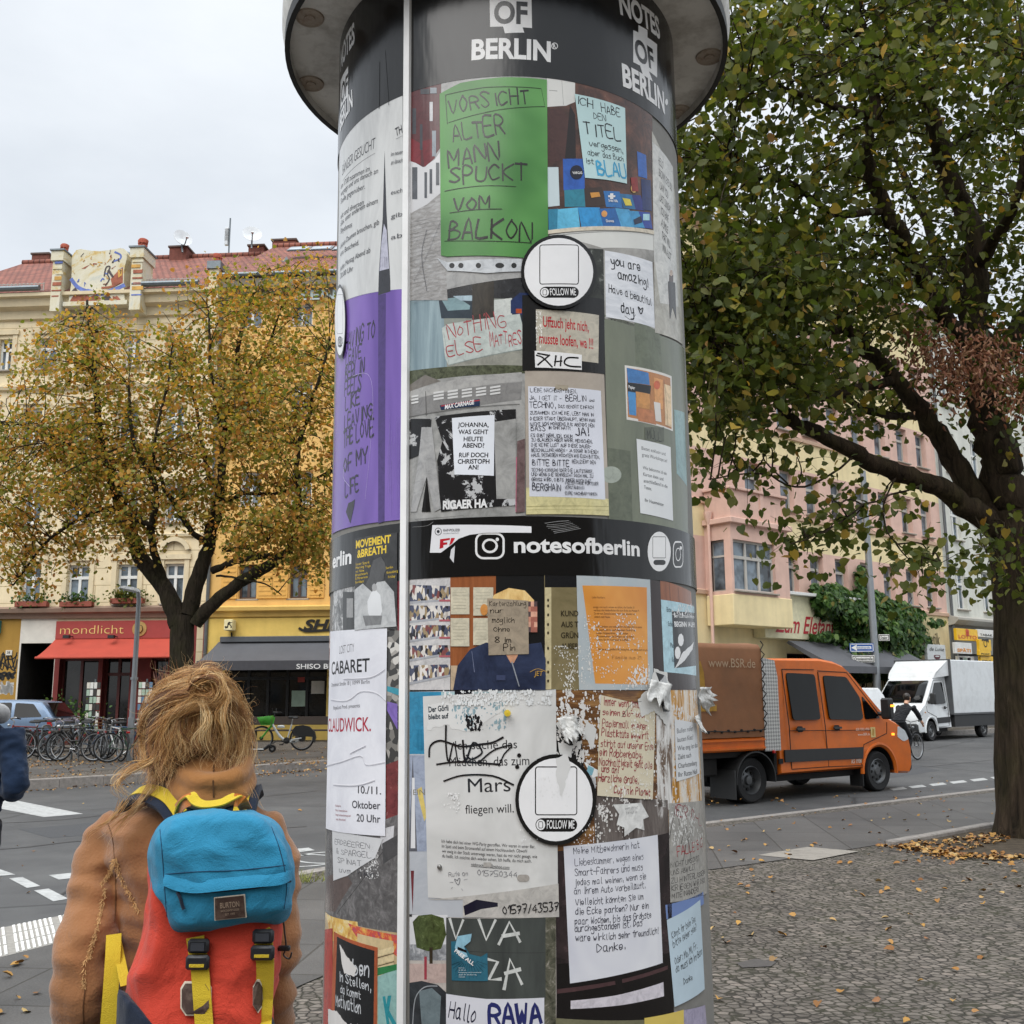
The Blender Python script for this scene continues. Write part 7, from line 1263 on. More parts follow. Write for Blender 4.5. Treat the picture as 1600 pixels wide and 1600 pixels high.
VWH=mat('van_white','#d6d9da',.35,var=.05,coat=.3,dirt=.3,dirtcol='#8b8882',ds=2)
vc,vw=sprinter(van,VWH,1.62,roof_h=2.36)
WBv=min(hd.length,4.3);mb=MB()
mb.loft([[(-.62,-.86,2.2),(-.62,.86,2.2),(-.80,.9,2.42),(-.80,-.9,2.42)],[(-1.60,-1.0,2.3),(-1.60,1.0,2.3),(-1.60,1.0,2.86),(-1.60,-1.0,2.86)]],VWH,True);mb.build('wind_deflector',van,20)
mb=MB();mb.box(-WBv-1.4,-1.60,-1.06,1.06,.92,2.88,VWH,.03);bx=mb.build('box_body',van,20);mb=MB();mb.box(-WBv-1.38,-1.62,-1.075,1.075,.88,.94,HUB);mb.box(-1.66,-1.59,-1.075,1.075,.9,2.9,HUB);mb.build('edge_rail',bx);mb=MB();mb.box(-WBv-1.3,-1.75,-1.03,1.03,.45,.86,BLKP);mb.build('side_skirt',van)
for s_ in (-1,1):wheel(van,0,s_*.85,.345,.22,out=s_);wheel(van,-WBv,s_*.88,.345,.24,out=s_)
def car(name,label,cat,loc,rz,paint,prof,glass,wheels,hw,roof_z,rear=None):
 root=thing(name,label,cat,loc,rz);mb=MB();wd=body(mb,prof,hw,paint,.32,.88,.06,.05);b=mb.build('body',root,35)
 for sd in (-1,1):
  for g in glass:mb=MB();side_panel(mb,round_poly(g,.05),wd,sd,.006,.02,CARGL);mb.build('window',b)
  mb=MB();side_panel(mb,round_poly(rear,.03),wd,sd,.01,.06,REDL);mb.build('tail_light',b)
  mb=MB();x=wheels[0]-.55;mb.box(x-.08,x+.08,sd*(hw+.02)-.09,sd*(hw+.02)+.09,.92,1.05,paint,.03);mb.build('mirror',b,40)
  mb=MB();mb.box(-2.1,1.9,sd*hw-.012,sd*hw+.014,.50,.56,BLKP);mb.build('rub_strip',b)
 for x in wheels:
  for sd in (-1,1):wheel(root,x,sd*(hw-.10),.31,.19,out=sd)
 mb=MB();xr=min(p[0] for p in prof);mb.box(xr-.03,xr+.2,-hw+.12,hw-.12,.42,.66,BLKP,.04);xf=max(p[0] for p in prof);mb.box(xf-.2,xf+.03,-hw+.12,hw-.12,.36,.6,BLKP,.04);mb.build('bumper',b,40)
 mb=MB();g0,g1=prof[-2],prof[-1];mb.build('trim',b) if mb.v else None
 return root,b,wd
EST=[(-2.2,.40)]+[(-1.72,.34)]+arch(-1.35,.35,.32,8)[::-1]+arch(1.3,.35,.32,8)[::-1]+[(2.1,.34),(2.22,.5),(2.2,.72),(1.9,.84),(1.05,.96),(.25,1.38),(-.2,1.45),(-1.2,1.44),(-1.75,1.38),(-2.12,.95),(-2.24,.82),(-2.26,.55)]
cb=G(8,1163,RZ);cy_=29.5;cpos=AT(34,1100,cy_)
BLUC=mat('car_blue','#7288a3',.35,metal=.3,var=.05,coat=.5)
est,eb,ew=car('estate_car','light blue estate car parked behind the row of bicycles','car',(cpos.x-.9,cy_,FZ),R_(181),BLUC,EST,[[(.85,.96),(.22,1.32),(-.05,1.36),(-.05,.94)],[(-.13,.94),(-.13,1.37),(-.95,1.37),(-1.0,.94)],[(-1.08,.95),(-1.05,1.36),(-1.55,1.33),(-1.85,.98)]],(1.3,-1.35),.87,1.45,[(-2.17,.72),(-2.02,.72),(-2.0,.92),(-2.12,.92)])
mb=MB();mb.loft([[(-1.84,y*.56,1.36),(-2.14,y*.66,.98)] for y in (-1,-.5,0,.5,1)],CARGL,False,None,False);rw=mb.build('rear_window',eb);rw.location.x=-.02
VANP=[(-2.1,.42),(-1.72,.36)]+arch(-1.35,.35,.32,8)[::-1]+arch(1.3,.35,.32,8)[::-1]+[(2.0,.36),(2.12,.55),(2.08,.85),(1.7,1.05),(1.25,1.16),(.62,1.72),(.2,1.86),(-1.9,1.86),(-2.08,1.6),(-2.14,.8)]
wp=G(1378,1168,RZ);wv,wb_,ww=car('small_white_van','small white van half hidden behind the nose of the orange truck','van',(wp.x-.6,wp.y+2.6,RZ),a2-.05,VWH,VANP,[[(1.15,1.14),(.6,1.66),(.1,1.74),(.1,1.12)],[(0,1.12),(0,1.74),(-.9,1.74),(-.9,1.12)]],(1.3,-1.35),.90,1.86,[(-2.06,.8),(-1.98,.8),(-1.98,1.3),(-2.04,1.3)])
mb=MB();mb.loft([[(1.27,y*.72,1.19),(.64,y*.60,1.70)] for y in (-1,-.5,0,.5,1)],CARGL,False,None,False);o=mb.build('windscreen',wb_);o.location=(.015,0,.015)
CHROME=mat('chrome','#a9abad',.3,metal=.9);SADB=mat('saddle_black','#171717',.6);SPK=mat('spoke','#8a8c8e',.4,metal=.8)
def bike_wheel(par,x,r,tyre=RUB,tw=.019,spokes=18,hub=None,z=0):
 w=bpy.data.objects.new('wheel',None);COL.objects.link(w);w.parent=par;w.location=(x,0,r)
 mb=MB();n=32;
 for q in range(1):mb.lathe([(r-tw+tw*math.cos(t),tw*math.sin(t)) for t in [6.2832*k/8 for k in range(9)]],tyre,n,(0,0,0),'Y')
 mb.build('tyre',w,60)
 mb=MB();mb.lathe([(r-2*tw,-.009),(r-2*tw-.016,-.007),(r-2*tw-.016,.007),(r-2*tw,.009)],CHROME,n,(0,0,0),'Y');mb.lathe([(0,-.035),(.022,-.03),(.016,0),(.022,.03),(0,.035)],CHROME,10,(0,0,0),'Y')
 if hub:mb.lathe([(0,-.04),(hub,-.035),(hub,.035),(0,.04)],BLKP,20,(0,0,0),'Y')
 for k in range(spokes):t=6.2832*k/spokes;e=.02*(1 if k%2 else -1);mb.tube([(.02*math.cos(t+.6),e,.02*math.sin(t+.6)),((r-2*tw-.01)*math.cos(t),0,(r-2*tw-.01)*math.sin(t))],.0016,SPK,3,False)
 mb.build('rim',w,60);return w
def bicycle(name,label,loc,rz,paint,style='city',group='bicycles parked along the far pavement',basket=None,lean=.06):
 r=.345;root=thing(name,label,'bicycle',loc,rz,group);root.rotation_euler=(lean,0,rz);wb=1.08
 bike_wheel(root,0,r);bike_wheel(root,wb,r);T=.017
 bb=Vector((.44,0,.28));seat=Vector((.27,0,.80));head0=Vector((wb-.20,0,.66));head1=Vector((wb-.245,0,.82));rear=Vector((0,0,r));fr=Vector((wb,0,r))
 mb=MB();mb.tube([bb,seat],T,paint,8);mb.tube([bb,head0],T*1.1,paint,8)
 if style=='dutch':mb.tube([seat.lerp(bb,.6),Vector((.6,0,.48)),head1.lerp(head0,.4)],T,paint,8)
 else:mb.tube([seat.lerp(bb,.08),head1.lerp(head0,.2)],T,paint,8)
 mb.tube([head0,head1],T*1.2,paint,8)
 for s_ in (-1,1):mb.tube([bb,Vector((.2,s_*.04,.31)),rear+Vector((0,s_*.055,0))],.009,paint,6);mb.tube([seat.lerp(bb,.1),Vector((.15,s_*.05,.6)),rear+Vector((0,s_*.055,0))],.008,paint,6)
 mb.build('frame',root,60)
 mb=MB();mb.tube([head1,head0],T*.9,CHROME,8)
 for s_ in (-1,1):mb.tube([head0+Vector((0,s_*.02,0)),head0+Vector((.02,s_*.05,-.06)),fr+Vector((-.03,s_*.05,.1)),fr+Vector((0,s_*.05,0))],.011,paint,6)
 mb.build('fork',root,60)
 mb=MB();st=head1+Vector((-.02,0,.10));mb.tube([head1,st,st+Vector((.06,0,.03))],.013,CHROME,8);hb=st+Vector((.06,0,.03))
 for s_ in (-1,1):
  if style=='race':mb.tube(catmull([hb,hb+Vector((.01,s_*.19,0)),hb+Vector((.10,s_*.21,-.02)),hb+Vector((.08,s_*.21,-.13)),hb+Vector((-.03,s_*.21,-.14))],4),.012,SADB,6)
  else:mb.tube(catmull([hb,hb+Vector((.03,s_*.12,.03)),hb+Vector((-.06,s_*.27,.05)),hb+Vector((-.17,s_*.30,.03))],4),.011,CHROME,6);mb.tube([hb+Vector((-.08,s_*.277,.05)),hb+Vector((-.18,s_*.30,.03))],.017,SADB,6)
 mb.build('handlebar',root,60)
 mb=MB();sp_=seat+Vector((-.035,0,.10));mb.tube([seat,sp_],.013,CHROME,8)
 mb.loft([[(sp_.x+dx,y*wq,sp_.z+zz) for (y,zz) in ((-1,.0),(-.6,.04),(0,.05),(.6,.04),(1,0),(.5,-.015),(-.5,-.015))] for dx,wq in ((-.15,.05),(-.13,.085),(-.05,.08),(.04,.04),(.12,.022),(.14,.012))],SADB,True);mb.build('saddle',root,60)
 mb=MB();mb.lathe([(.085,.045),(.095,.045),(.095,.049),(.085,.049)],CHROME,22,tuple(bb),'Y');a=random.uniform(0,3)
 for s_ in (-1,1):
  e=bb+Vector((.17*math.cos(a),s_*.075,.17*math.sin(a))) if s_>0 else bb+Vector((-.17*math.cos(a),s_*.075,-.17*math.sin(a)));mb.tube([bb+Vector((0,s_*.06,0)),e],.010,CHROME,6);mb.box(e.x-.045,e.x+.045,e.y-.01+(0 if s_<0 else .0),e.y+s_*.09+.01,e.z-.012,e.z+.012,SADB)
 mb.build('crank',root)
 mb=MB()
 for x in (0,wb):
  rr=r+.022;a0,a1=((.15,2.9) if x==0 else (.7,2.7));mb.lathe([(rr,-.026),(rr+.008,0),(rr,.026)],SADB if style!='dutch' else paint,14,(x,0,r),'Y',a0,a1)
 if style!='race':mb.build('mudguard',root,60)
 if style in ('city','dutch'):
  mb=MB()
  for s_ in (-1,1):mb.tube([(.22,s_*.06,.735),(-.22,s_*.06,.735)],.006,CHROME,5);mb.tube([(-.12,s_*.06,.735),(0,s_*.06,r)],.005,CHROME,5)
  for k in range(4):mb.tube([(.18-k*.12,-.06,.735),(.18-k*.12,.06,.735)],.005,CHROME,5)
  mb.build('rack',root,60);mb=MB();p=head1+Vector((.10,0,.0));mb.lathe([(0,-.04),(.02,-.035),(.035,.02),(.03,.03),(0,.03)],CHROME,12,tuple(p),'X');mb.build('front_lamp',root,60);mb=MB();mb.box(-.26,-.23,-.04,.04,.66,.71,REDL,.006);mb.build('rear_lamp',root)
 mb=MB();mb.tube([bb+Vector((-.1,.07,-.02)),Vector((.25,.2,.005))],.008,SADB,5);mb.build('kickstand',root)
 if basket:
  mb=MB();c=hb+Vector((.16,0,-.12));n=10
  for k in range(n):
   t=6.2832*k/n;mb.tube([c+Vector((.11*math.cos(t),.14*math.sin(t),-.1)),c+Vector((.15*math.cos(t),.19*math.sin(t),.13))],.006,basket,4)
  for z,q in ((-.1,1),(-.02,1.12),(.05,1.25),(.13,1.36)):mb.tube([c+Vector((.11*q*math.cos(6.2832*k/16),.14*q*math.sin(6.2832*k/16),z)) for k in range(17)],.006,basket,4)
  mb.build('basket',root,60)
 return root
BKP=mat('bike_black','#1c1d1f',.4,coat=.3);BKG=mat('bike_silver','#9a9da0',.35,metal=.6);BKB=mat('bike_blue','#2c4f70',.4);BKR=mat('bike_red','#7a2422',.4);BKN=mat('bike_green','#2e4a38',.4);WICK=mat('wicker','#7a5634',.8);BKW=mat('bike_white','#c9cac8',.4)
spots=[(66,1172,6,BKP,'city',None,'black bicycle at the left end of the row beside the blue car'),(112,1175,3.05,BKP,'dutch',None,'black low frame bicycle turned left in front of the blue car tail'),(126,1173,.9,BKP,'city',WICK,'black bicycle with brown wicker basket in the row'),(160,1172,1.9,BKG,'race',None,'silver racing bicycle leaning in the middle of the row'),(176,1174,2.3,BKW,'city',None,'pale bicycle with chrome rack turned sideways'),(196,1172,3.2,BKB,'race',None,'blue bicycle near the lamp post at the right of the row'),(207,1176,.5,BKN,'city',None,'dark green bicycle closest to the woman with the backpack'),(232,1170,2.8,BKR,'dutch',None,'dark red bicycle half hidden behind the hair of the woman'),(98,1166,.25,BKG,'city',None,'silver bicycle behind the first black ones'),(145,1166,5.7,BKB,'dutch',None,'blue low frame bicycle at the back of the row'),(38,1168,3.5,BKR,'city',None,'dark red bicycle at the far left of the row')]
for x,y,a,p,st,bk,lab in spots:
 q=AT(x,y,25.5+(1173-y)*.22);aa=a;off=Vector((math.cos(aa),math.sin(aa),0))*-.54;bicycle('bicycle',lab,(q.x+off.x,q.y+off.y,FZ),aa,p,st,basket=bk,lean=random.choice((-.07,.06)))
for i,x in enumerate((70,118,165,212)):
 q=AT(x,1168,26.2);t=thing('bike_stand',('first','second','third','fourth')[i]+' steel hoop bike stand from the left among the parked bicycles','bike stand',(q.x,q.y,FZ),.2,'bike stands along the far pavement');mb=MB();mb.tube(catmull([(0,-.4,0),(0,-.4,.7),(0,-.3,.8),(0,.3,.8),(0,.4,.7),(0,.4,0)],4),.025,ZINC,8);mb.build('hoop',t,60)
LG=mat('rental_green','#4fae3c',.45);LW=mat('rental_white','#c9cdcc',.4,coat=.2);q=G(440,1173,FZ)
lime=thing('rental_bicycle','white and green rental bicycle with green front basket','bicycle',(q.x+.56,q.y,FZ),math.pi);r=.345;wbl=1.14
bike_wheel(lime,0,r,hub=.10,tw=.024);bike_wheel(lime,wbl,r,hub=.05,tw=.024)
mb=MB();mb.tube(catmull([(0,0,r-.02),(.18,0,.25),(.42,0,.27),(.62,0,.40),(.84,0,.72)],5),[.03+.012*math.sin(3.14*i/20) for i in range(21)],LW,10);mb.tube([(.42,0,.27),(.30,0,.72)],.022,LW,8);mb.tube([(0,.07,r),(.30,.05,.30)],.02,LW,6);mb.build('frame',lime,60)
mb=MB();mb.tube([(.84,0,.74),(.80,0,.93)],.028,LG,8);mb.tube([(.84,0,.72),(.95,0,.58)],.03,LG,8)
for s_ in (-1,1):mb.tube([(.93,s_*.055,.62),(1.02,s_*.055,.5),(wbl,s_*.055,r)],.018,LG,8)
mb.build('fork',lime,60)
mb=MB();B0=[(.90,-.13,.72),(1.14,-.13,.72),(1.14,.13,.72),(.90,.13,.72)];B1=[(.86,-.19,.96),(1.24,-.19,.92),(1.24,.19,.92),(.86,.19,.96)];mb.loft([B0,B1],LG,False);mb.add(B0,[(0,1,2,3)],LG);o=mb.build('basket',lime,20);md=o.modifiers.new('s','SOLIDIFY');md.thickness=.015
mb=MB();hb=Vector((.79,0,1.04));mb.tube([(.80,0,.93),hb],.018,BLKP,8)
for s_ in (-1,1):mb.tube(catmull([hb,hb+Vector((-.02,s_*.18,.02)),hb+Vector((-.14,s_*.30,.01))],4),.014,BLKP,6);mb.tube([hb+Vector((.0,s_*.2,.01)),hb+Vector((.02,s_*.24,.13))],.007,BLKP,5)
mb.box(.76,.84,-.05,.05,1.03,1.08,BLKP,.012);mb.build('handlebar',lime,60)
mb=MB();mb.tube([(.30,0,.72),(.275,0,.88)],.016,CHROME,8);mb.loft([[(.26+dx,y*wq,.90+zz) for (y,zz) in ((-1,.0),(-.6,.045),(0,.055),(.6,.045),(1,0),(.5,-.02),(-.5,-.02))] for dx,wq in ((-.14,.06),(-.12,.10),(-.04,.09),(.05,.045),(.13,.02))],SADB,True);mb.build('saddle',lime,60)
mb=MB();prof=[(-.02,.70),(-.20,.66),(-.36,.52),(-.40,.36),(-.36,.22)]+[(.31*math.cos(t)*-1,r+.31*math.sin(t)*1) for t in (-.25,.1)]+[(.05,r+.05),(.24,r+.06),(.27,.56),(.18,.68)];mb.prism(prof,-.055,.055,BLKP);sg=mb.build('rear_cover',lime,30);mb=MB();sign_text('turner',mb,LW,-.22,.02,.50,.045,-.058,.01,flip=False);mb.build('lettering',sg) if mb.v else None
mb=MB();mb.lathe([(0,.05),(.09,.05),(.09,.065),(0,.07)],BLKP,18,(.42,0,.28),'Y')
for s_ in (-1,1):mb.tube([(.42,s_*.08,.28),(.42+s_*.12,s_*.09,.28-s_*.11)],.012,BLKP,6);mb.box(.42+s_*.12-.05,.42+s_*.12+.05,s_*.09-.01 if s_>0 else -.19,s_*.19 if s_>0 else -.08,.28-s_*.11-.012,.28-s_*.11+.012,SADB)
mb.build('crank',lime);mb=MB();mb.box(.50,.70,-.05,.05,.62,.70,LW,.02);mb.build('battery',lime)
q=G(395,1176,FZ);sc_=thing('kick_scooter','white and black kick scooter lying on its side at the kerb','scooter',(q.x,q.y,FZ),.05)
mb=MB();mb.box(-.45,.30,-.09,.09,.075,.10,LW,.008);mb.build('deck',sc_);
for x in (-.58,.52):mb=MB();mb.lathe([(.04,-.02),(.085,-.025),(.10,0),(.085,.025),(.04,.02)],RUB,18,(x,0,.10),'Y');mb.lathe([(0,-.022),(.04,-.02),(.04,.02),(0,.022)],CHROME,12,(x,0,.10),'Y');mb.build('wheel',sc_,50)
mb=MB();mb.tube([(.28,0,.09),(.42,0,.20),(.52,0,.12)],.03,BLKP,8);mb.tube([(.44,0,.2),(.60,.25,.30),(.80,.85,.25)],.018,BLKP,8);mb.tube([(.62,.88,.25),(1.0,.82,.25)],.014,BLKP,8);mb.build('steering_column',sc_,60)
mb=MB();mb.lathe([(.115,-.03),(.125,0),(.115,.03)],BLKP,10,(.52,0,.10),'Y',.3,2.8);mb.build('mudguard',sc_,60)
GALV=mat('galvanised','#8f9498',.45,metal=.5,var=.1,dirt=.2)
p=AT(204,1160,25.3);top=AT(206,932,25.3);lamp=thing('street_lamp','slim grey street lamp with flat white head before the red awning','street lamp',(p.x,p.y,0));zt=top.z
mb=MB();mb.tube([(0,0,0),(0,0,1.0),(.0,0,zt-.1),(-.03,0,zt+.12)],[.075,.07,.055,.05],GALV,12);mb.build('pole',lamp,60);mb=MB();mb.box(-.07,.07,-.075,-.06,.6,1.1,GALV,.004);mb.tube([(0,0,2.0),(0,0,2.06)],.09,GALV,12);mb.build('access_hatch',lamp)
mb=MB();mb.loft([[(-.50+.1*0,y*.05,zt+.22+h) for y,h in ((-1,0),(0,.03),(1,0),(0,-.02))],[(-.38,0+y*.12,zt+.20+h) for y,h in ((-1,0),(0,.07),(1,0),(0,-.05))],[(-.1,y*.13,zt+.14+h) for y,h in ((-1,0),(0,.08),(1,0),(0,-.05))],[(.02,y*.06,zt+.10+h) for y,h in ((-1,0),(0,.06),(1,0),(0,-.05))]],WHT,True);mb.build('lamp_head',lamp,60)
pb=AT(1375,1140,39.3);pt=AT(1363,775,39.3);pole=thing('sign_pole','tall grey pole carrying the blue arrow and white street name plates','pole',(pb.x,pb.y,0));zt=pt.z+1.0
mb=MB();mb.tube([(0,0,0),(0,0,4),(0,0,zt)],[.15,.135,.11],GALV,14);mb.build('shaft',pole,60)
def plate(x0,x1,y0,y1,m,txt,ink__,name,border=None,arrow=False,shift=0):
 a=AT(x0,y1,39.1)-Vector((pb.x,pb.y,0));b=AT(x1,y0,39.1)-Vector((pb.x,pb.y,0));y=-.2-shift;mb=MB();mb.box(a.x,b.x,y,y+.03,a.z,b.z,m,.006);H=b.z-a.z
 if border:
  for q in ((a.x+.02,b.x-.02,a.z+.02,a.z+.045),(a.x+.02,b.x-.02,b.z-.045,b.z-.02),(a.x+.02,a.x+.045,a.z+.02,b.z-.02),(b.x-.045,b.x-.02,a.z+.02,b.z-.02)):mb.box(q[0],q[1],y-.004,y,q[2],q[3],border)
 if arrow:
  w_=b.x-a.x;zc=(a.z+b.z)/2;mb.add([(a.x+.06,y-.006,zc),(a.x+.27,y-.006,zc+H*.36),(a.x+.27,y-.006,zc+H*.16),(b.x-.1,y-.006,zc+H*.16),(b.x-.1,y-.006,zc-H*.16),(a.x+.27,y-.006,zc-H*.16),(a.x+.27,y-.006,zc-H*.36)],[(0,1,2),(0,2,5),(0,5,6),(2,3,4,5)],SW);sign_text(txt,mb,ink__,a.x+.26,b.x-.14,zc-H*.09,H*.19,y-.009,.02)
 else:sign_text(txt,mb,ink__,a.x+.08,b.x-.08,a.z+H*.3,H*.42,y-.008,.015)
 o=mb.build(name,pole);return o
plate(1328,1365,1005,1019,mat('sign_blue','#1f4f96',.4),'Einbahnstraße',mat('sign_blue','#1f4f96',.4),'one_way_sign',SW,True);plate(1331.5,1366,1024,1035,SW,'Oranienstraße',SB,'street_name_plate',SB,shift=.02);plate(1375,1391,991,1001,SW,'Dresdener',SB,'street_name_plate',SB,shift=-.1)
def bark(name,c1,c2):
 m,t,b=new_mat(name);co=nd(t,'ShaderNodeTexCoord');lk=t.links.new
 mp=nd(t,'ShaderNodeMapping');mp.inputs['Scale'].default_value=(14,14,2.2);lk(co.outputs['Object'],mp.inputs[0])
 n=nd(t,'ShaderNodeTexNoise',i_Scale=1.0,i_Detail=7.0,i_Roughness=.7,i_Distortion=.8);lk(mp.outputs[0],n.inputs['Vector']);n2=nd(t,'ShaderNodeTexNoise',i_Scale=2.5,i_Detail=4.0);lk(co.outputs['Object'],n2.inputs['Vector'])
 r=ramp(t,[(.32,lin(c1)),(.62,lin(c2)),(.8,[v*1.5 for v in lin(c2)])]);lk(n.outputs[0],r.inputs[0]);r2=ramp(t,[(.4,(1,1,1)),(.7,(.85,1.0,.72))]);lk(n2.outputs[0],r2.inputs[0])
 mx=nd(t,'ShaderNodeMixRGB',blend_type='MULTIPLY');mx.inputs[0].default_value=1;lk(r.outputs[0],mx.inputs[1]);lk(r2.outputs[0],mx.inputs[2]);lk(mx.outputs[0],b.inputs['Base Color'])
 bp=nd(t,'ShaderNodeBump',i_Strength=1.0,i_Distance=.04);lk(n.outputs[0],bp.inputs['Height']);lk(bp.outputs[0],b.inputs['Normal']);b.inputs['Roughness'].default_value=.95;b.inputs['Specular IOR Level'].default_value=.15;return m
def foliage(name,stops,trans=.35,rough=.5):
 m,t,b=new_mat(name);g=nd(t,'ShaderNodeNewGeometry');r=ramp(t,[(p,lin(c)) for p,c in stops]);lk=t.links.new;lk(g.outputs['Random Per Island'],r.inputs[0]);lk(r.outputs[0],b.inputs['Base Color']);b.inputs['Roughness'].default_value=rough;b.inputs['Specular IOR Level'].default_value=.3
 tr=nd(t,'ShaderNodeBsdfTranslucent');hs=nd(t,'ShaderNodeHueSaturation',i_Saturation=1.1,i_Value=1.5);lk(r.outputs[0],hs.inputs['Color']);lk(hs.outputs[0],tr.inputs[0]);mx=nd(t,'ShaderNodeMixShader');mx.inputs[0].default_value=trans;lk(b.outputs[0],mx.inputs[1]);lk(tr.outputs[0],mx.inputs[2]);lk(mx.outputs[0],t.nodes['Material Output'].inputs[0]);return m
BARK=bark('bark_dark','#1d1915','#3d362d');BARK2=bark('bark_near','#1c1712','#44392e')
FOL_L=foliage('linden_autumn',[(0,'#5a6428'),(.22,'#787a33'),(.45,'#988a40'),(.65,'#b29148'),(.82,'#b47e47'),(.94,'#c9a056'),(1,'#80522d')],.42)
FOL_R=foliage('linden_green',[(0,'#3a451a'),(.35,'#4a5522'),(.66,'#5a612b'),(.88,'#6d6d33'),(.95,'#84793b'),(.985,'#a58b40'),(1,'#866030')],.4)
FOL_I=foliage('creeper_green',[(0,'#243a18'),(.4,'#345023'),(.75,'#48652f'),(.95,'#62783b'),(1,'#7a6c36')],.25)
FOL_D=foliage('dry_bracts',[(0,'#5e3a2a'),(.5,'#855840'),(1,'#a98568')],.15)
def tree(name,label,limbs,blobs,per,size,fol,bk,spread,twr=.012,reach=2.6,cat='tree',sub=2):
 root=thing(name,label,cat,limbs[0][0][0] if isinstance(limbs[0][0][0],Vector) else AT(*limbs[0][0][0]));o=root.location.copy();o.z=0;root.location=o
 mb=MB();nodes=[]
 for li,(pts,r0,r1) in enumerate(limbs):
  P=[AT(*p)-o for p in pts];P=catmull(P,5);n=len(P)
  P=[p+Vector((random.gauss(0,1),random.gauss(0,1),random.gauss(0,.6)))*min(.03,r1*.5)*(0<i<n-1)*(li>0) for i,p in enumerate(P)]
  rs=[r0+(r1-r0)*(i/(n-1))**.8 for i in range(n)]
  if li==0:rs=[q*(1+.3*max(0,1-i/4)**2) for i,q in enumerate(rs)]
  mb.tube(P,rs,bk,14 if r0>.1 else 8);nodes+=[(p,q) for p,q in zip(P,rs) if p.z>2.2]
 mb.v=[tuple(Vector(v)+noise.noise_vector(Vector((v[0]*7,v[1]*7,v[2]*2.2)))*.022+noise.noise_vector(Vector(v)*1.8)*.02) for v in mb.v];mb.build('trunk',root,70)
 NP=np.array([tuple(p) for p,_ in nodes]);mt=MB();LP_,LN,LU,LS=[],[],[],[];tw=[]
 for (px,py,d,rx,ry,rd,n) in blobs:
  for _ in range(n):
   while True:
    u=np.array([random.uniform(-1,1) for _ in range(3)])
    if 1>u@u:break
   c=AT(px+u[0]*rx,py+u[1]*ry,d+u[2]*rd)-o;D=np.linalg.norm(NP-np.array(c),axis=1)*np.random.uniform(.8,1.25,len(NP));k=int(D.argmin());a=Vector(NP[k])
   if (c-a).length>reach:a=c+(a-c).normalized()*reach*.45
   md=a.lerp(c,.5)+Vector((random.gauss(0,.12),random.gauss(0,.12),random.uniform(.0,.22)))*min(1,(c-a).length);P=catmull([a,md,c,c+(c-md)*.25+Vector((0,0,-.1))],4)
   mt.tube(P,[twr*(1.3-i/len(P)) for i in range(len(P))],bk,5,False);tw.append(P)
   ends=[P]
   for s_ in range(sub):
    b=P[random.randint(3,len(P)-2)];e=b+Vector((random.gauss(0,.3),random.gauss(0,.3),random.gauss(-.02,.22)));Q=catmull([b,b.lerp(e,.5)+Vector((0,0,.06)),e],3);mt.tube(Q,[twr*.5,twr*.42,twr*.35,twr*.3,twr*.25,twr*.2,twr*.15][:len(Q)],bk,4,False);ends.append(Q)
   for q in range(per):
    E_=random.choice(ends);t=random.random()**.6;p=E_[min(len(E_)-1,int(t*len(E_)))];g=Vector((random.gauss(0,spread),random.gauss(0,spread),random.gauss(-.03,spread*.8)));LP_.append(tuple(p+g));LS.append(size*random.uniform(.45,1.25))
 mt.build('branches',root,raw=True);n=len(LP_);N=RNG.normal(0,.75,(n,3))+np.array([0,0,.55]);U=RNG.normal(0,.6,(n,3))+np.array([0,0,-.7])
 leaf_mesh('crown',np.array(LP_),N,np.array(LS),fol,root,.12,up=U);print(name,n);return root
Y=24.0
LT=[([(288,1192,Y),(286,1100,Y),(284,1040,Y),(284,1000,Y),(286,962,Y)],.28,.265),([(280,975,Y),(262,925,Y),(226,880,Y+.2),(207,838,Y+.3),(190,790,Y+.4),(178,758,Y+.3),(170,735,Y),(158,690,Y-.3),(150,610,Y-.5),(142,520,Y-.3),(136,470,Y)],.24,.03),([(255,905,Y),(240,850,Y-.5),(234,820,Y-.8),(212,812,Y-1)],.11,.05),([(236,830,Y-.6),(242,760,Y-.9),(210,690,Y-1.2),(200,600,Y-1.2)],.09,.03),([(292,962,Y),(310,900,Y),(325,860,Y+.1),(330,825,Y),(342,780,Y),(348,720,Y+.2),(350,680,Y+.3),(368,600,Y+.4),(376,520,Y+.2),(400,450,Y)],.22,.03),([(326,850,Y),(300,832,Y-.4),(280,800,Y-.6),(258,762,Y-.9),(240,700,Y-1.2),(262,600,Y-1),(270,540,Y-1)],.08,.02),([(304,975,Y),(342,935,Y-.2),(385,905,Y-.4),(425,880,Y-.6),(450,862,Y-.7),(462,830,Y-.8),(468,770,Y-.9),(464,715,Y-1),(490,620,Y-1.1),(515,540,Y-1)],.18,.03),([(332,892,Y),(372,876,Y-.4),(425,866,Y-.6)],.10,.06),([(350,860,Y+.2),(385,855,Y-.4),(420,843,Y-.8)],.06,.04),([(352,783,Y),(390,770,Y-.3),(440,770,Y-.5),(520,735,Y-.7)],.06,.03),([(192,792,Y+.3),(150,800,Y+.1),(80,840,Y-.2),(20,915,Y-.4)],.07,.02),([(176,755,Y),(110,700,Y+.3),(40,665,Y+.5),(-40,660,Y+.8)],.08,.03),([(330,760,Y),(306,640,Y+.8),(296,560,Y+1)],.07,.02),([(352,690,Y),(330,590,Y-.8),(325,480,Y-.6)],.07,.02),([(362,620,Y),(410,560,Y+.7),(440,480,Y+.7)],.07,.02),([(340,900,Y),(380,905,Y-.6),(420,915,Y-1.0),(440,930,Y-1.1)],.03,.012)]
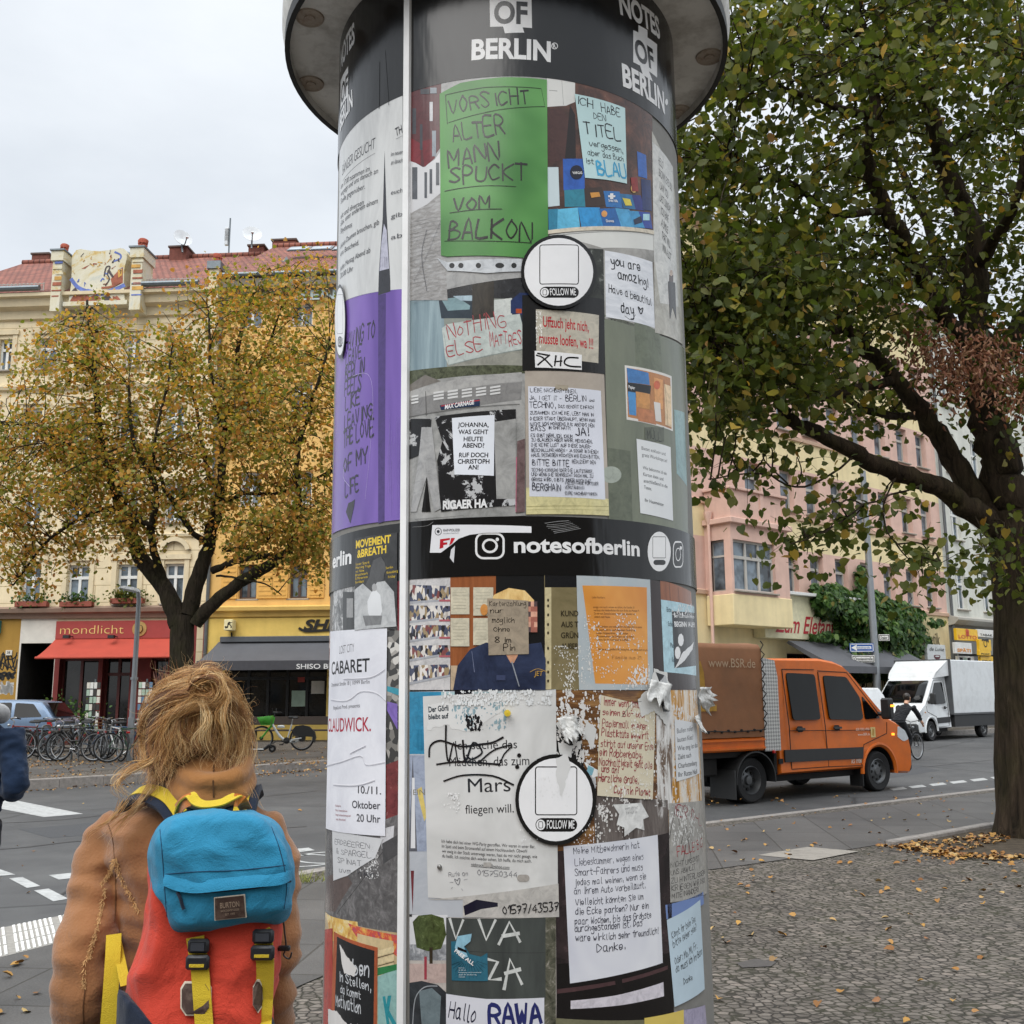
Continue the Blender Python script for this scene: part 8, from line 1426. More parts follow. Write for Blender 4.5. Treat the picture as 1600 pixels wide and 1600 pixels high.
LB=[(150,590,Y,130,110,2.4,95),(70,720,Y,130,90,2.4,80),(190,740,Y-.4,150,80,2.6,75),(330,650,Y,130,110,2.6,85),(440,640,Y-.6,110,120,2.4,85),(350,480,Y,90,60,1.4,22),(470,460,Y-.6,70,60,1.4,26),(420,800,Y-.8,130,70,2.0,60),(490,840,Y-.8,70,70,1.5,34),(130,830,Y-.3,130,45,1.6,34),(60,880,Y-.5,70,40,1.0,10),(-60,760,Y,110,110,2.4,45),(290,770,Y+.4,90,60,1.6,26),(565,700,Y-.6,60,160,2.0,45),(400,560,Y,120,90,2.0,40),(230,540,Y,70,60,1.5,16)]
tree('linden_tree','yellowing autumn tree with forked dark trunk before the red and grey shop awnings',LT,LB,54,.095,FOL_L,BARK,.21,.010,2.4)
Y=12.0
RT=[([(1612,1335,Y),(1610,1250,Y),(1606,1100,Y),(1600,960,Y),(1592,860,Y),(1580,800,Y)],.40,.31),([(1585,850,Y),(1540,812,Y-.1),(1488,775,Y-.2),(1446,752,Y-.3),(1400,738,Y-.4),(1340,712,Y-.6),(1265,672,Y-.8),(1234,655,Y-.9),(1216,625,Y-1),(1195,598,Y-1.1),(1150,560,Y-1.3),(1090,520,Y-1.5)],.16,.03),([(1580,830,Y),(1544,800,Y+.1),(1488,714,Y+.1),(1446,653,Y),(1398,590,Y-.1),(1356,548,Y-.2),(1322,513,Y-.3),(1270,470,Y-.5),(1220,420,Y-.7)],.17,.04),([(1585,800,Y),(1562,730,Y),(1545,660,Y),(1532,570,Y),(1518,490,Y),(1524,400,Y),(1505,320,Y+.1),(1474,245,Y),(1453,158,Y-.2),(1462,60,Y-.3),(1480,-60,Y-.3)],.26,.07),([(1530,560,Y),(1470,490,Y-.3),(1430,410,Y-.6),(1392,345,Y-.9),(1366,285,Y-1.0),(1354,240,Y-1.1),(1369,175,Y-1.2),(1356,88,Y-1.2),(1340,10,Y-1.2),(1330,-90,Y-1.1)],.12,.04),([(1369,185,Y-1.2),(1322,172,Y-1.4),(1270,153,Y-1.7),(1200,128,Y-2.0),(1140,98,Y-2.2)],.05,.015),([(1380,330,Y-.9),(1300,330,Y-1.3),(1230,285,Y-1.7),(1180,272,Y-1.9),(1135,243,Y-2.1)],.05,.012),([(1350,60,Y-1.2),(1290,40,Y-1.6),(1240,75,Y-1.9),(1195,110,Y-2.1)],.045,.012),([(1400,592,Y-.1),(1330,610,Y-.6),(1270,620,Y-1),(1200,570,Y-1.6),(1110,530,Y-2.2)],.06,.015),([(1320,515,Y-.3),(1250,520,Y-1.0),(1160,490,Y-1.6),(1080,480,Y-2)],.05,.012),([(1535,600,Y),(1585,520,Y+.2),(1640,440,Y+.4),(1680,330,Y+.5)],.14,.05),([(1524,420,Y),(1580,330,Y-.8),(1610,200,Y-1.2),(1600,80,Y-1.4)],.09,.03),([(1470,240,Y),(1540,190,Y+1),(1590,110,Y+1.4)],.06,.02),([(1516,480,Y),(1470,400,Y+1.2),(1400,250,Y+2.0),(1330,130,Y+2.4)],.09,.03),([(1440,650,Y),(1350,640,Y+1.0),(1250,560,Y+1.8),(1160,500,Y+2.2)],.06,.02),([(1400,740,Y-.4),(1380,800,Y-1.0),(1400,850,Y-1.3),(1470,880,Y-1.5)],.014,.006),([(1340,712,Y-.6),(1260,760,Y-1.2),(1190,740,Y-1.6),(1110,750,Y-2.0)],.016,.006),([(1450,755,Y-.3),(1350,790,Y-1.2),(1290,830,Y-1.6),(1230,850,Y-1.8)],.014,.006)]
RB=[(1180,60,Y-2,130,130,2.2,60),(1330,60,Y-1,130,130,2.6,70),(1480,60,Y-.6,140,130,2.6,85),(1620,90,Y,110,160,2.6,60),(1150,250,Y-2,110,110,2.2,32),(1290,260,Y-.6,110,90,2.4,32),(1430,250,Y+.4,110,110,2.4,40),(1570,280,Y+.4,100,120,2.4,40),(1150,420,Y-1.6,120,90,2.2,75),(1270,430,Y-1,120,90,2.2,75),(1400,440,Y,110,90,2.0,44),(1530,450,Y+.8,100,100,1.6,26),(1130,560,Y-1.8,90,75,1.8,55),(1230,570,Y-1.2,110,70,1.8,30),(1370,590,Y+.8,110,80,1.2,18),(1120,650,Y-1.8,60,40,1.2,11),(1180,720,Y-1.7,90,40,.8,6),(1370,790,Y-1.2,110,40,.7,6),(1270,835,Y-1.6,50,22,.5,4),(1470,880,Y-1.5,60,20,.5,5),(1560,870,Y-.9,40,40,.4,7),(1300,-180,Y-.6,320,120,3.0,90),(1750,350,Y,120,380,2.8,70),(1040,330,Y-1.4,60,250,2.2,50),(1580,620,Y-.4,60,120,1.2,16)]
rt=tree('linden_tree','big dark green tree leaning over the cobbled pavement at the right edge',RT,[(a,b,c+.3,d,e,f,int(g*(.86 if 1090<a<1600 and b<480 else 1))) for a,b,c,d,e,f,g in RB],36,.102,FOL_R,BARK2,.2,.008,1.7,sub=2)
P_,n=[],1500;o=rt.location
for _ in range(n):c=random.choice([(1560,570),(1500,600),(1450,540),(1585,620),(1480,575),(1530,545)]);P_.append(AT(c[0]+random.gauss(0,26),c[1]+random.gauss(0,22),Y-.9+random.gauss(0,.2))-o)
mp_=leaf_mesh('seed_bracts',np.array([tuple(p) for p in P_]),RNG.normal(0,1,(n,3)),RNG.uniform(.05,.085,n),FOL_D,rt,.3,wk=.36,up=RNG.normal(0,.4,(n,3))+np.array([0,0,-1]))  # dry seed bracts hung as narrow blades
Y=30
tree('linden_tree','dull green tree far behind at the right edge beyond the white van',[([(1690,1150,Y),(1690,950,Y),(1685,800,Y),(1680,600,Y),(1680,420,Y)],.25,.05),([(1685,800,Y),(1760,640,Y),(1800,520,Y)],.12,.03),([(1684,760,Y),(1640,620,Y),(1600,540,Y)],.12,.03)],[(1690,560,Y,110,170,2.4,90)],36,.15,FOL_R,BARK,.3,.02,2.6,sub=1)
ivy=thing('climbing_plant','dense green creeper climbing the corner house beside the restaurant sign','climbing plant',FR.w(Rp(1340,1050)[0],-.3,0));o=ivy.location;P_=[];Nn=[];mb=MB()
for (x,y,rx,ry,n) in ((1300,940,34,28,2200),(1350,965,52,46,5000),(1398,985,44,48,4200),(1345,1020,58,42,3400),(1402,1030,36,36,2400),(1275,925,10,14,240),(1345,905,7,22,200),(1432,1000,22,24,380),(1295,993,40,6,300),(1425,960,24,12,160),(1462,972,16,6,50)):
 for _ in range(n):
  a,q=random.random()*6.283,random.random()**.6;off=-.12-1.7*random.random()*(1-q*.75)*min(1,rx/30);s_=FR.px(x+rx*q*math.cos(a),y+ry*q*math.sin(a),off);P_.append(FR.w(s_[0],off,s_[1])-o);Nn.append(-FR.n+Vector((random.gauss(0,.5),random.gauss(0,.5),random.gauss(.35,.5))))
for k in range(14):
 a=Rp(1330+random.uniform(-20,50),1090);b=Rp(1290+k*11,920+random.uniform(0,60));mb.tube(catmull([FR.w(a[0],-.08,0)-o,FR.w((a[0]+b[0])/2+random.gauss(0,.5),-.1,b[1]*.5)-o,FR.w(b[0],-.1,b[1])-o],5),.02,BARK,5)
mb.build('stems',ivy);leaf_mesh('leaves',np.array([tuple(p) for p in P_]),np.array([tuple(v) for v in Nn]),RNG.uniform(.14,.26,len(P_)),FOL_I,ivy,.1,up=RNG.normal(0,.5,(len(P_),3))+np.array([0,0,-1]))
for (x,y,n,lab) in ((199,941,320,'bushy window box with dark trailing plants right of the street lamp'),(120,946,150,'green window box behind a small railing in the cream facade'),(50,946,110,'red rimmed window box at the left end of the cream facade')):
 c=L(x,y,-.25);t=thing('window_box',lab,'window box',FL.w(c[0],-.25,c[1]),FL.a,'window boxes on the cream facade');mb=MB();mb.box(-.6,.6,-.12,.12,-.05,.14,mat('box_terracotta','#8a4a3a',.8),.01);mb.build('box',t)
 leaf_mesh('foliage',np.stack([RNG.normal(0,.34,n),RNG.normal(-.04,.09,n),RNG.normal(.22,.13,n)],1),RNG.normal(0,1,(n,3)),RNG.uniform(.07,.14,n),FOL_R if n>200 else FOL_I,t)
q=AT(98,1100,34);t=thing('shrub','low green shrub by the passage beside the cafe window','shrub',(q.x,q.y,0));n=900
leaf_mesh('foliage',np.stack([RNG.normal(0,.45,n),RNG.normal(0,.25,n),np.abs(RNG.normal(.8,.32,n))],1),RNG.normal(0,1,(n,3)),RNG.uniform(.06,.12,n),FOL_I,t);mb=MB();mb.lathe([(0,0),(.3,0),(.36,.5),(.3,.5)],mat('box_terracotta','#8a4a3a',.8),14);mb.build('pot',t)
for x,lab in ((147,'rack of postcards before the cafe window'),(228,'rack of leaflets before the dark red cafe wall')):
 q=AT(x,1100,35);t=thing('postcard_rack',lab,'rack',(q.x,q.y,FZ),0,'postcard racks in front of the cafe');mb=MB();mb.tube([(0,0,0),(0,0,2.1)],.03,ZINC,8);mb.build('post',t);mb=MB()
 for k in range(7):
  for j in range(4):mb.box(-.24+j*.12,-.14+j*.12,-.10-.02*(j%2),-.07,.35+k*.24,.55+k*.24,random.choice([SW,PANW,mat('card_blue','#5c7a94',.5),mat('card_dark','#3a3634',.5),mat('menu_green','#9fb4a2',.6)]))
 mb.build('racked_cards',t)  # separate cards standing in the rack, built as one mesh
def ring(c,rx,ry,n=20):return [(c[0]+rx*math.cos(6.2832*j/n),c[1]+ry*math.sin(6.2832*j/n),c[2]) for j in range(n)]
def flesh(name,build,vox,m,parent,o,it=6,disp=None):
 """shapes fused into one continuous skin"""
 mb=MB();build(mb);t=mb.build('tmp',None);a=t.modifiers.new('r','REMESH');a.mode='VOXEL';a.voxel_size=vox;b=t.modifiers.new('s','SMOOTH');b.factor=.6;b.iterations=it
 r=baked(t,name,parent,[m])
 if disp:
  n=len(r.data.vertices);A=np.empty(n*3,np.float32);B=np.empty(n*3,np.float32);r.data.vertices.foreach_get('co',A);r.data.vertices.foreach_get('normal',B);A=A.reshape(-1,3);q=np.array([disp(Vector(c)) for c in A.tolist()],np.float32);A+=B.reshape(-1,3)*q[:,None];r.data.vertices.foreach_set('co',A.ravel());r.data.update()
 return r
def cloth(name,col,bump=.25,bs=160,fold=.35,rough=.9,sheen=.3,var=.14):
 m,t,b=new_mat(name);co=nd(t,'ShaderNodeTexCoord');lk=t.links.new;c=lin(col);n=nd(t,'ShaderNodeTexNoise',i_Scale=5.0,i_Detail=7.0,i_Roughness=.65);lk(co.outputs['Object'],n.inputs['Vector']);r=ramp(t,[(.28,[v*(1-var) for v in c]),(.72,[v*(1+var) for v in c])]);lk(n.outputs[0],r.inputs[0]);lk(r.outputs[0],b.inputs['Base Color'])
 n2=nd(t,'ShaderNodeTexNoise',i_Scale=float(bs),i_Detail=3.0);lk(co.outputs['Object'],n2.inputs['Vector']);n3=nd(t,'ShaderNodeTexNoise',i_Scale=13.0,i_Detail=3.0,i_Distortion=1.2);lk(co.outputs['Object'],n3.inputs['Vector'])
 b1=nd(t,'ShaderNodeBump',i_Strength=fold,i_Distance=.02);lk(n3.outputs[0],b1.inputs['Height']);b2=nd(t,'ShaderNodeBump',i_Strength=bump,i_Distance=.003);lk(n2.outputs[0],b2.inputs['Height']);lk(b1.outputs[0],b2.inputs['Normal']);lk(b2.outputs[0],b.inputs['Normal']);b.inputs['Roughness'].default_value=rough;b.inputs['Sheen Weight'].default_value=sheen;b.inputs['Specular IOR Level'].default_value=.2;return m
SKIN=mat('skin','#c99b80',.5,var=.06);SUEDE=cloth('suede_camel','#8b603e',.5,200,.24,.95,.3,.2);HOODC=cloth('hood_camel','#95673b',.3,300,.25,.95,.2,.1);DENIM=cloth('denim_dark','#18283f',.5,260,.3,.9,.1,.25);TROU=cloth('trousers_dark','#23252c',.3,200,.3,.9,.1);GREYH=cloth('hood_grey','#a4a4a4',.3,250,.4,.95,.2);BLKC=cloth('black_cloth','#17181b',.3,200,.3,.9,.1);SHOE=mat('shoe','#2a2624',.6)
W0=AT(300,1130,2.25);WO=Vector((W0.x,2.25,0));woman=thing('person','person with tousled blond hair in camel suede coat seen from behind','person',WO)
def wp(x,y,d):return AT(x,y,d)-WO
def wr(x0,x1,y,d,ry,n=24):
 c=wp((x0+x1)/2,y,d);return ring(c,(x1-x0)/2/1600*d*1.03,ry,n)
HC=wp(300,1128,2.24)
def skin_(mb):
 mb.loft([ring((HC.x,HC.y+dy,HC.z+dz),rx,ry,18) for dz,rx,ry,dy in ((-.125,.03,.03,.05),(-.115,.045,.05,.045),(-.09,.06,.075,.03),(-.05,.072,.09,.012),(0,.078,.098,0),(.04,.076,.095,-.004),(.075,.06,.078,-.008),(.10,.03,.04,-.01))],SKIN);mb.tube([(HC.x,HC.y-.01,HC.z-.05),(HC.x,HC.y,HC.z-.2)],.055,SKIN,14)
 mb.loft([ring((HC.x,HC.y+.10,HC.z-.03),.008,.012,8),ring((HC.x,HC.y+.108,HC.z-.035),.016,.018,8),ring((HC.x,HC.y+.095,HC.z+.02),.006,.01,8)][::1],SKIN)
 for s_ in (-1,1):mb.loft([ring((HC.x+s_*.080,HC.y+.0,HC.z-.05),.008,.012,8),ring((HC.x+s_*.086,HC.y-.004,HC.z-.02),.012,.022,8),ring((HC.x+s_*.084,HC.y-.004,HC.z+.01),.008,.018,8)],SKIN)
 for s_ in (-1,1):mb.tube([(s_*.16-.02,.22,.92),(s_*.13-.02,.27,.90)],[.028,.034],SKIN,10);[mb.tube([(s_*.13-.02-.018+.012*k,.28,.885+.004*k),(s_*.11-.02-.018+.012*k,.32,.875),(s_*.10-.02-.018+.012*k,.33,.85)],.008,SKIN,6) for k in range(4)];mb.tube([(s_*.12-.02,.26,.92),(s_*.09-.02,.30,.915)],.009,SKIN,6)
flesh('body',skin_,.007,SKIN,woman,WO,3)
def folds(a,f,seed):
 def g(co):v=Vector((co.x*f[0]+seed,co.y*f[1],co.z*f[2]));n=noise.noise(v);return a*(abs(n)*-1.6+.35)+a*.5*noise.noise(v*2.7)
 return g
def coat_(mb):
 mb.loft([wr(a,b,y,d,ry) for a,b,y,d,ry in ((168,448,1900,2.26,.15),(172,446,1750,2.26,.145),(190,432,1640,2.27,.135),(200,422,1550,2.27,.13),(200,420,1450,2.27,.13),(190,424,1370,2.26,.13),(172,432,1320,2.25,.125),(164,430,1295,2.25,.115),(184,414,1276,2.25,.10),(225,385,1259,2.25,.085),(262,365,1247,2.25,.07))],SUEDE)
 for pts in ([(190,1290,2.25,27),(160,1318,2.24,33),(148,1372,2.22,31),(144,1425,2.19,34),(134,1480,2.16,40),(130,1535,2.15,43),(132,1600,2.18,38),(146,1680,2.28,35),(176,1745,2.42,33)],[(405,1290,2.25,27),(428,1322,2.24,30),(433,1380,2.22,30),(434,1450,2.2,32),(428,1520,2.2,34),(420,1600,2.26,32),(404,1680,2.36,30),(385,1740,2.44,28)]):
  P=catmull([wp(*p[:3]) for p in pts],3);R=[p[3]/1600*2.22 for p in pts];mb.tube(P,[R[min(len(R)-2,i//3)]+(R[min(len(R)-1,i//3+1)]-R[min(len(R)-2,i//3)])*(i%3)/3 for i in range(len(P))],SUEDE,16)
coat=flesh('coat',coat_,.007,SUEDE,woman,WO,3,folds(.017,(5,5,12),3.1))
def hood_(mb):
 mb.loft([wr(a,b,y,d,ry) for a,b,y,d,ry in ((258,388,1272,2.21,.075),(266,386,1250,2.19,.085),(276,386,1228,2.18,.082),(286,384,1206,2.18,.075),(294,376,1186,2.19,.066),(300,366,1172,2.21,.05))],HOODC)
 for pts in ([(268,1222,2.2),(284,1240,2.13),(328,1249,2.10),(374,1240,2.13),(388,1216,2.2)],[(280,1196,2.2),(296,1216,2.12),(330,1222,2.10),(368,1214,2.12),(384,1192,2.2)]):mb.tube(catmull([wp(*p) for p in pts],4),.021,HOODC,12)
hood=flesh('hood',hood_,.006,HOODC,woman,WO,4,folds(.004,(10,10,14),8))
mb=MB();sp_=[(333,1182),(334,1200),(333,1220),(334,1246)]
def hit(ob,x,y,off=0.002):
 d=ray(x,y);b,p,n,_=ob.ray_cast(Vector((0,0,CAMH))-WO,d);return (p-d*off) if b else wp(x,y,2.1)
mb.tube([hit(hood,*p,.0005) for p in sp_],.0016,mat('seam_brown','#5a3a1c',.9),5);mb.build('hood_seam',woman)
def fuzz(pts,n,wdt,ln):
 P=[];U=[]
 C_=catmull([(x,y,0) for x,y in pts],8);F_=[];V=[]
 for _ in range(n):
  i=random.randint(0,len(C_)-2);c=C_[i].lerp(C_[i+1],random.random());t=(C_[i+1]-C_[i]).normalized();s_=random.uniform(-1,1);b=hit(coat,c.x+t.y*s_*wdt,c.y-t.x*s_*wdt,.001);e=b+Vector((random.gauss(s_*.4,.5),random.uniform(-1.1,-.2),random.gauss(-.5,.5))).normalized()*ln*random.uniform(.5,1.2);q=(e-b).cross(Vector((0,1,0))).normalized()*.0007;k=len(V);V+=[b-q,b+q,e+q*.3,e-q*.3];F_.append((k,k+1,k+2,k+3))
 return V,F_
V,F_=[],[]
for pts,n in (([(179,1342),(172,1362),(158,1382)],420),([(164,1388),(156,1430),(146,1470),(138,1498)],620),([(180,1342),(188,1370),(204,1400),(216,1424)],560),([(133,1500),(131,1525),(133,1545)],120)):
 v,f=fuzz(pts,n//2,2.2,.007);k=len(V);V+=v;F_+=[tuple(a+k for a in q) for q in f]
mesh_np('shearling_fringe',[tuple(v) for v in V],F_,mat('shearling','#c29a68',.9,var=.25,vs=40),woman)
mb=MB()
for pts in ([(168,1285),(176,1310),(179,1345)],[(180,1345),(181,1400),(179,1440)],[(133,1545),(130,1575),(131,1600)]):mb.tube([hit(coat,*p,.0004) for p in catmull([(x,y,0) for x,y in pts],6) for p in [(p.x,p.y)]],.0013,mat('seam_and_shade_dark','#5d3c20',.9),5)  # seams, plus shade between sleeve and torso drawn as a dark line
mb.build('coat_seams_and_shade',woman)
mb=MB()
for s_ in (-1,1):mb.tube([(s_*.09,0,.80),(s_*.10,.0,.48),(s_*.10,-.01,.10)],[.085,.062,.048],TROU,14);mb.loft([[(s_*.10+a*.045,b,c) for a,b,c in ((-1,y,0),(1,y,0),(1,y,h),(-1,y,h))] for y,h in ((-.09,.07),(-.02,.11),(.08,.08),(.16,.05))],SHOE)
mb.build('trousers',woman,50)
def hair_mat(name,stops):
 m,t,b=new_mat(name);g=nd(t,'ShaderNodeNewGeometry');r=ramp(t,[(p,lin(c)) for p,c in stops]);t.links.new(g.outputs['Random Per Island'],r.inputs[0]);t.links.new(r.outputs[0],b.inputs['Base Color']);b.inputs['Roughness'].default_value=.42;b.inputs['Specular IOR Level'].default_value=.5;b.inputs['Anisotropic'].default_value=.5;return m
HAIR=hair_mat('hair_brown',[(0,'#5e3c22'),(.5,'#875a34'),(1,'#a37146')]);HAIR2=hair_mat('hair_blond',[(0,'#9c6a3a'),(.5,'#c08f54'),(1,'#d6aa70')]);HAIR3=hair_mat('hair_light',[(0,'#c2965c'),(.5,'#dab27a'),(1,'#eed3a2')])
def hairbase(mb):
 mb.loft([ring((HC.x+dx,HC.y+dy,HC.z+dz),rx,ry,20) for dz,rx,ry,dx,dy in ((-.13,.04,.03,.01,-.05),(-.11,.072,.05,.006,-.045),(-.06,.085,.085,.004,-.03),(0,.091,.105,0,-.012),(.04,.087,.105,0,-.01),(.075,.070,.085,.01,-.012),(.105,.04,.05,.02,-.015))],HAIR)
 mb.loft([ring((HC.x+.04,HC.y-.05,HC.z+dz),r,r,14) for dz,r in ((.075,.015),(.085,.032),(.105,.038),(.122,.028),(.13,.01))],HAIR)
flesh('hair_base',hairbase,.009,mat('hair_under','#573a22',.8,var=.4,vs=60,bump=.8,bs=90),woman,WO,3)
HV,HF,HM=[],[],[]
def strand(P,r,tone):
 k0=len(HV);n=len(P)
 for i,p in enumerate(P):
  d=P[min(i+1,n-1)]-P[max(i-1,0)];a=d.cross(Vector((.3,.9,.2)))
  if a.length<1e-9:a=Vector((1,0,0))
  a.normalize();b=a.cross(d.normalized());q=r*(1-.75*(i/(n-1))**2)
  for j in range(3):t=2.0944*j;v=p+(a*math.cos(t)+b*math.sin(t))*q;HV.append((v.x,v.y,v.z))
  if i:
   o=k0+3*i
   for j in range(3):HF.append((o-3+j,o-3+(j+1)%3,o+(j+1)%3,o+j));HM.append(tone)
def lock(pts,n,w0,w1,r=.0006,curl=.004,mess=.0,tones=(3,4,3),clump=9,cut0=.6):
 C_=[wp(299+(x-299)*(.86 if y<1215 else .92),y,d) for x,y,d in pts];m_=len(C_);G=lambda s:Vector((random.gauss(0,s),random.gauss(0,s*.7),random.gauss(0,s*.8)))
 for q in range(n):
  if q%clump==0:a,b,ph,fr,cut,tone=G(w0),G(w1),random.random()*6,random.uniform(1.2,2.4),random.uniform(cut0,1.0),random.choices((0,1,2),tones)[0];ms=[G(mess) for _ in C_]
  a2,b2=G(.004),G(.0085);K=[]
  for i,c in enumerate(C_):
   t=i/(m_-1);K.append(c+(a+a2)*(1-t)+(b+b2)*t+ms[i]*(0<i)+Vector((math.sin(ph+fr*i),.4*math.cos(ph+fr*i),.5*math.cos(ph*2+fr*i)))*(curl*(.3+t))+G(.0012))
  P=catmull(K,5);strand(P[:max(4,int(len(P)*min(1,cut*random.uniform(.85,1.1))))],r*random.uniform(.6,1.35),tone)
for pts,n,w0,w1 in (([(250,1112,2.16),(228,1140,2.2),(224,1176,2.2),(238,1206,2.17),(228,1236,2.14),(216,1262,2.13)],260,.010,.014),([(262,1112,2.13),(246,1146,2.15),(244,1186,2.14),(254,1210,2.12),(244,1234,2.1)],260,.010,.014),([(276,1110,2.12),(262,1144,2.12),(258,1180,2.12),(268,1194,2.11)],300,.010,.013),([(292,1106,2.11),(284,1140,2.11),(284,1166,2.11),(280,1184,2.11)],330,.010,.013),([(308,1104,2.11),(304,1138,2.11),(302,1160,2.11),(300,1174,2.11)],330,.010,.013),([(324,1102,2.11),(328,1138,2.11),(326,1158,2.11),(330,1174,2.11)],330,.010,.013),([(338,1100,2.11),(348,1138,2.12),(350,1174,2.12),(356,1196,2.11)],300,.010,.013),([(352,1096,2.12),(368,1130,2.14),(374,1172,2.15),(370,1206,2.13),(364,1230,2.11)],300,.010,.014),([(364,1092,2.15),(384,1128,2.19),(386,1174,2.19),(380,1208,2.16),(384,1244,2.13)],280,.010,.013),([(376,1100,2.2),(391,1140,2.23),(393,1184,2.22),(388,1230,2.17)],160,.006,.012)):lock(pts,int(n*1.4),w0,w1,.00040,.014,.005,(3,5,4),5,.45)
for pts,n,w0,w1 in (([(222,1150,2.2),(232,1118,2.17),(262,1094,2.13),(300,1082,2.10),(322,1078,2.09)],330,.011,.007),([(226,1126,2.22),(240,1094,2.19),(272,1074,2.15),(306,1068,2.12),(326,1070,2.1)],330,.010,.007),([(240,1098,2.24),(262,1068,2.2),(296,1056,2.16),(326,1062,2.12)],260,.009,.006),([(262,1072,2.25),(290,1052,2.21),(318,1052,2.17),(332,1060,2.12)],160,.007,.006),([(236,1150,2.15),(256,1128,2.12),(288,1108,2.09),(318,1092,2.08)],240,.010,.007),([(390,1150,2.21),(382,1112,2.18),(360,1088,2.12),(336,1076,2.09)],260,.010,.007),([(386,1116,2.23),(368,1080,2.18),(346,1066,2.13),(332,1066,2.1)],240,.009,.006),([(372,1150,2.14),(364,1122,2.11),(346,1100,2.08),(328,1088,2.07)],200,.009,.006),([(364,1076,2.24),(348,1056,2.2),(334,1056,2.14)],120,.007,.005)):lock(pts,int(n*1.4),w0,w1,.00040,.008,.003,(3,5,3),6,.85)
for k in range(16):
 a0=random.random()*6.28;rr=random.uniform(7,21);dx,dy=random.gauss(0,4),random.gauss(0,4);sq=random.uniform(.6,1.2);lock([(328+dx+rr*1.15*math.cos(a0+t),1066+dy+rr*sq*math.sin(a0+t),2.10+.03*math.sin(t+k)) for t in [.8*i for i in range(random.randint(4,7))]],30,.003,.004,.0007,.004,.002,(2,4,4),10,.8)
lock([(300,1082,2.10),(316,1062,2.07),(344,1062,2.07),(354,1082,2.07),(338,1100,2.07),(318,1096,2.07)],130,.005,.006,.0007,.004,.002,(2,4,4));lock([(350,1060,2.1),(362,1084,2.08),(352,1116,2.07),(362,1150,2.08),(350,1180,2.09)],50,.004,.006,.0006,.006,.003,(0,3,6));lock([(318,1094,2.08),(330,1124,2.07),(322,1152,2.07),(336,1178,2.08)],40,.004,.006,.0006,.006,.003,(0,3,6))
for pts,n,w in (([(244,1172,2.16),(226,1188,2.13),(194,1201,2.1),(172,1222,2.08),(185,1246,2.09),(176,1272,2.1)],60,.006),([(232,1232,2.14),(205,1262,2.12),(180,1284,2.12),(168,1318,2.12)],26,.008),([(186,1250,2.1),(160,1282,2.1),(124,1298,2.09),(132,1322,2.09)],18,.004),([(226,1255,2.14),(186,1276,2.12),(150,1300,2.12),(138,1318,2.12)],18,.006),([(386,1200,2.18),(398,1234,2.14),(408,1276,2.12)],14,.005),([(384,1180,2.18),(404,1208,2.2),(398,1236,2.2)],16,.004),([(390,1250,2.15),(420,1276,2.14),(462,1288,2.14)],4,.003)):lock(pts,n,.004,w,.0005,.007,.003,(0,3,6),5)
for _ in range(620):
 a=random.uniform(0,6.28);s_=(303+84*math.cos(a),1122+76*math.sin(a)*(1 if math.sin(a)<0 else 1.3));e=(s_[0]+random.gauss(14*math.cos(a),15),s_[1]+random.gauss(12*math.sin(a)-2,13));m_=((s_[0]+e[0])/2+random.gauss(0,8),(s_[1]+e[1])/2+random.gauss(0,8));lock([(303+(s_[0]-303)*.8,1122+(s_[1]-1122)*.8,2.17),(*s_,2.17),(*m_,2.16),(*e,2.15)],1,.002,.004,.00032,.005,.0,(1,3,4))
mesh_np('hair',HV,HF,[HAIR,HAIR2,HAIR3],woman,True,mi=HM)
RED_=cloth('pack_red','#be3f2e',.5,420,.5,.8,.1,.08);BLU_=cloth('pack_blue','#27799b',.5,420,.45,.8,.1,.10);NAV_=cloth('pack_navy','#1c2433',.4,420,.2,.85,.1);YEL_=cloth('webbing_yellow','#bfa52c',.6,500,.1,.8,.1,.12);LEA=mat('leather_patch','#3b2822',.6,var=.3,vs=30,dirt=.5,dirtcol='#8a7768',ds=40);CRE=mat('patch_edge','#c9bfae',.8);BUCK=mat('buckle_black','#1b1d22',.35);ORF=cloth('webbing_orange','#c9742c',.5,500,.1)
bag=thing('backpack','red backpack with bright blue lid and yellow webbing straps on her back','backpack',WO)
def pillow(mb,outline,cx,cy,prof,m,k=4):
 C_=catmull([(x,y,0) for x,y in outline+outline[:1]],k)[:-1];mb.loft([[wp(cx+(p.x-cx)*s_,cy+(p.y-cy)*s_,d) for p in C_] for d,s_ in prof],m)
def soft(name,fn,vox,m,a,f,seed):return flesh(name,fn,vox,m,bag,WO,4,folds(a,f,seed))
rb=soft('bag_body',lambda mb:pillow(mb,[(262,1290),(330,1282),(400,1288),(432,1340),(440,1420),(436,1500),(424,1590),(428,1680),(410,1760),(320,1775),(225,1765),(190,1690),(193,1600),(200,1540),(222,1440),(236,1350)],318,1530,((2.16,.90),(2.13,.99),(2.06,1.0),(1.99,.97),(1.955,.88),(1.94,.70),(1.936,.4)),RED_),.007,RED_,.013,(7,7,8),1.7)
lid=soft('lid',lambda mb:pillow(mb,[(262,1276),(300,1268),(350,1266),(396,1268),(428,1284),(450,1322),(461,1362),(457,1408),(446,1436),(420,1448),(360,1452),(310,1457),(272,1458),(256,1438),(240,1396),(233,1350),(238,1306)],346,1362,((2.12,.88),(2.08,.97),(2.0,1.0),(1.95,.985),(1.915,.93),(1.90,.82),(1.893,.6),(1.89,.3)),BLU_),.006,BLU_,.008,(9,9,13),5.2)
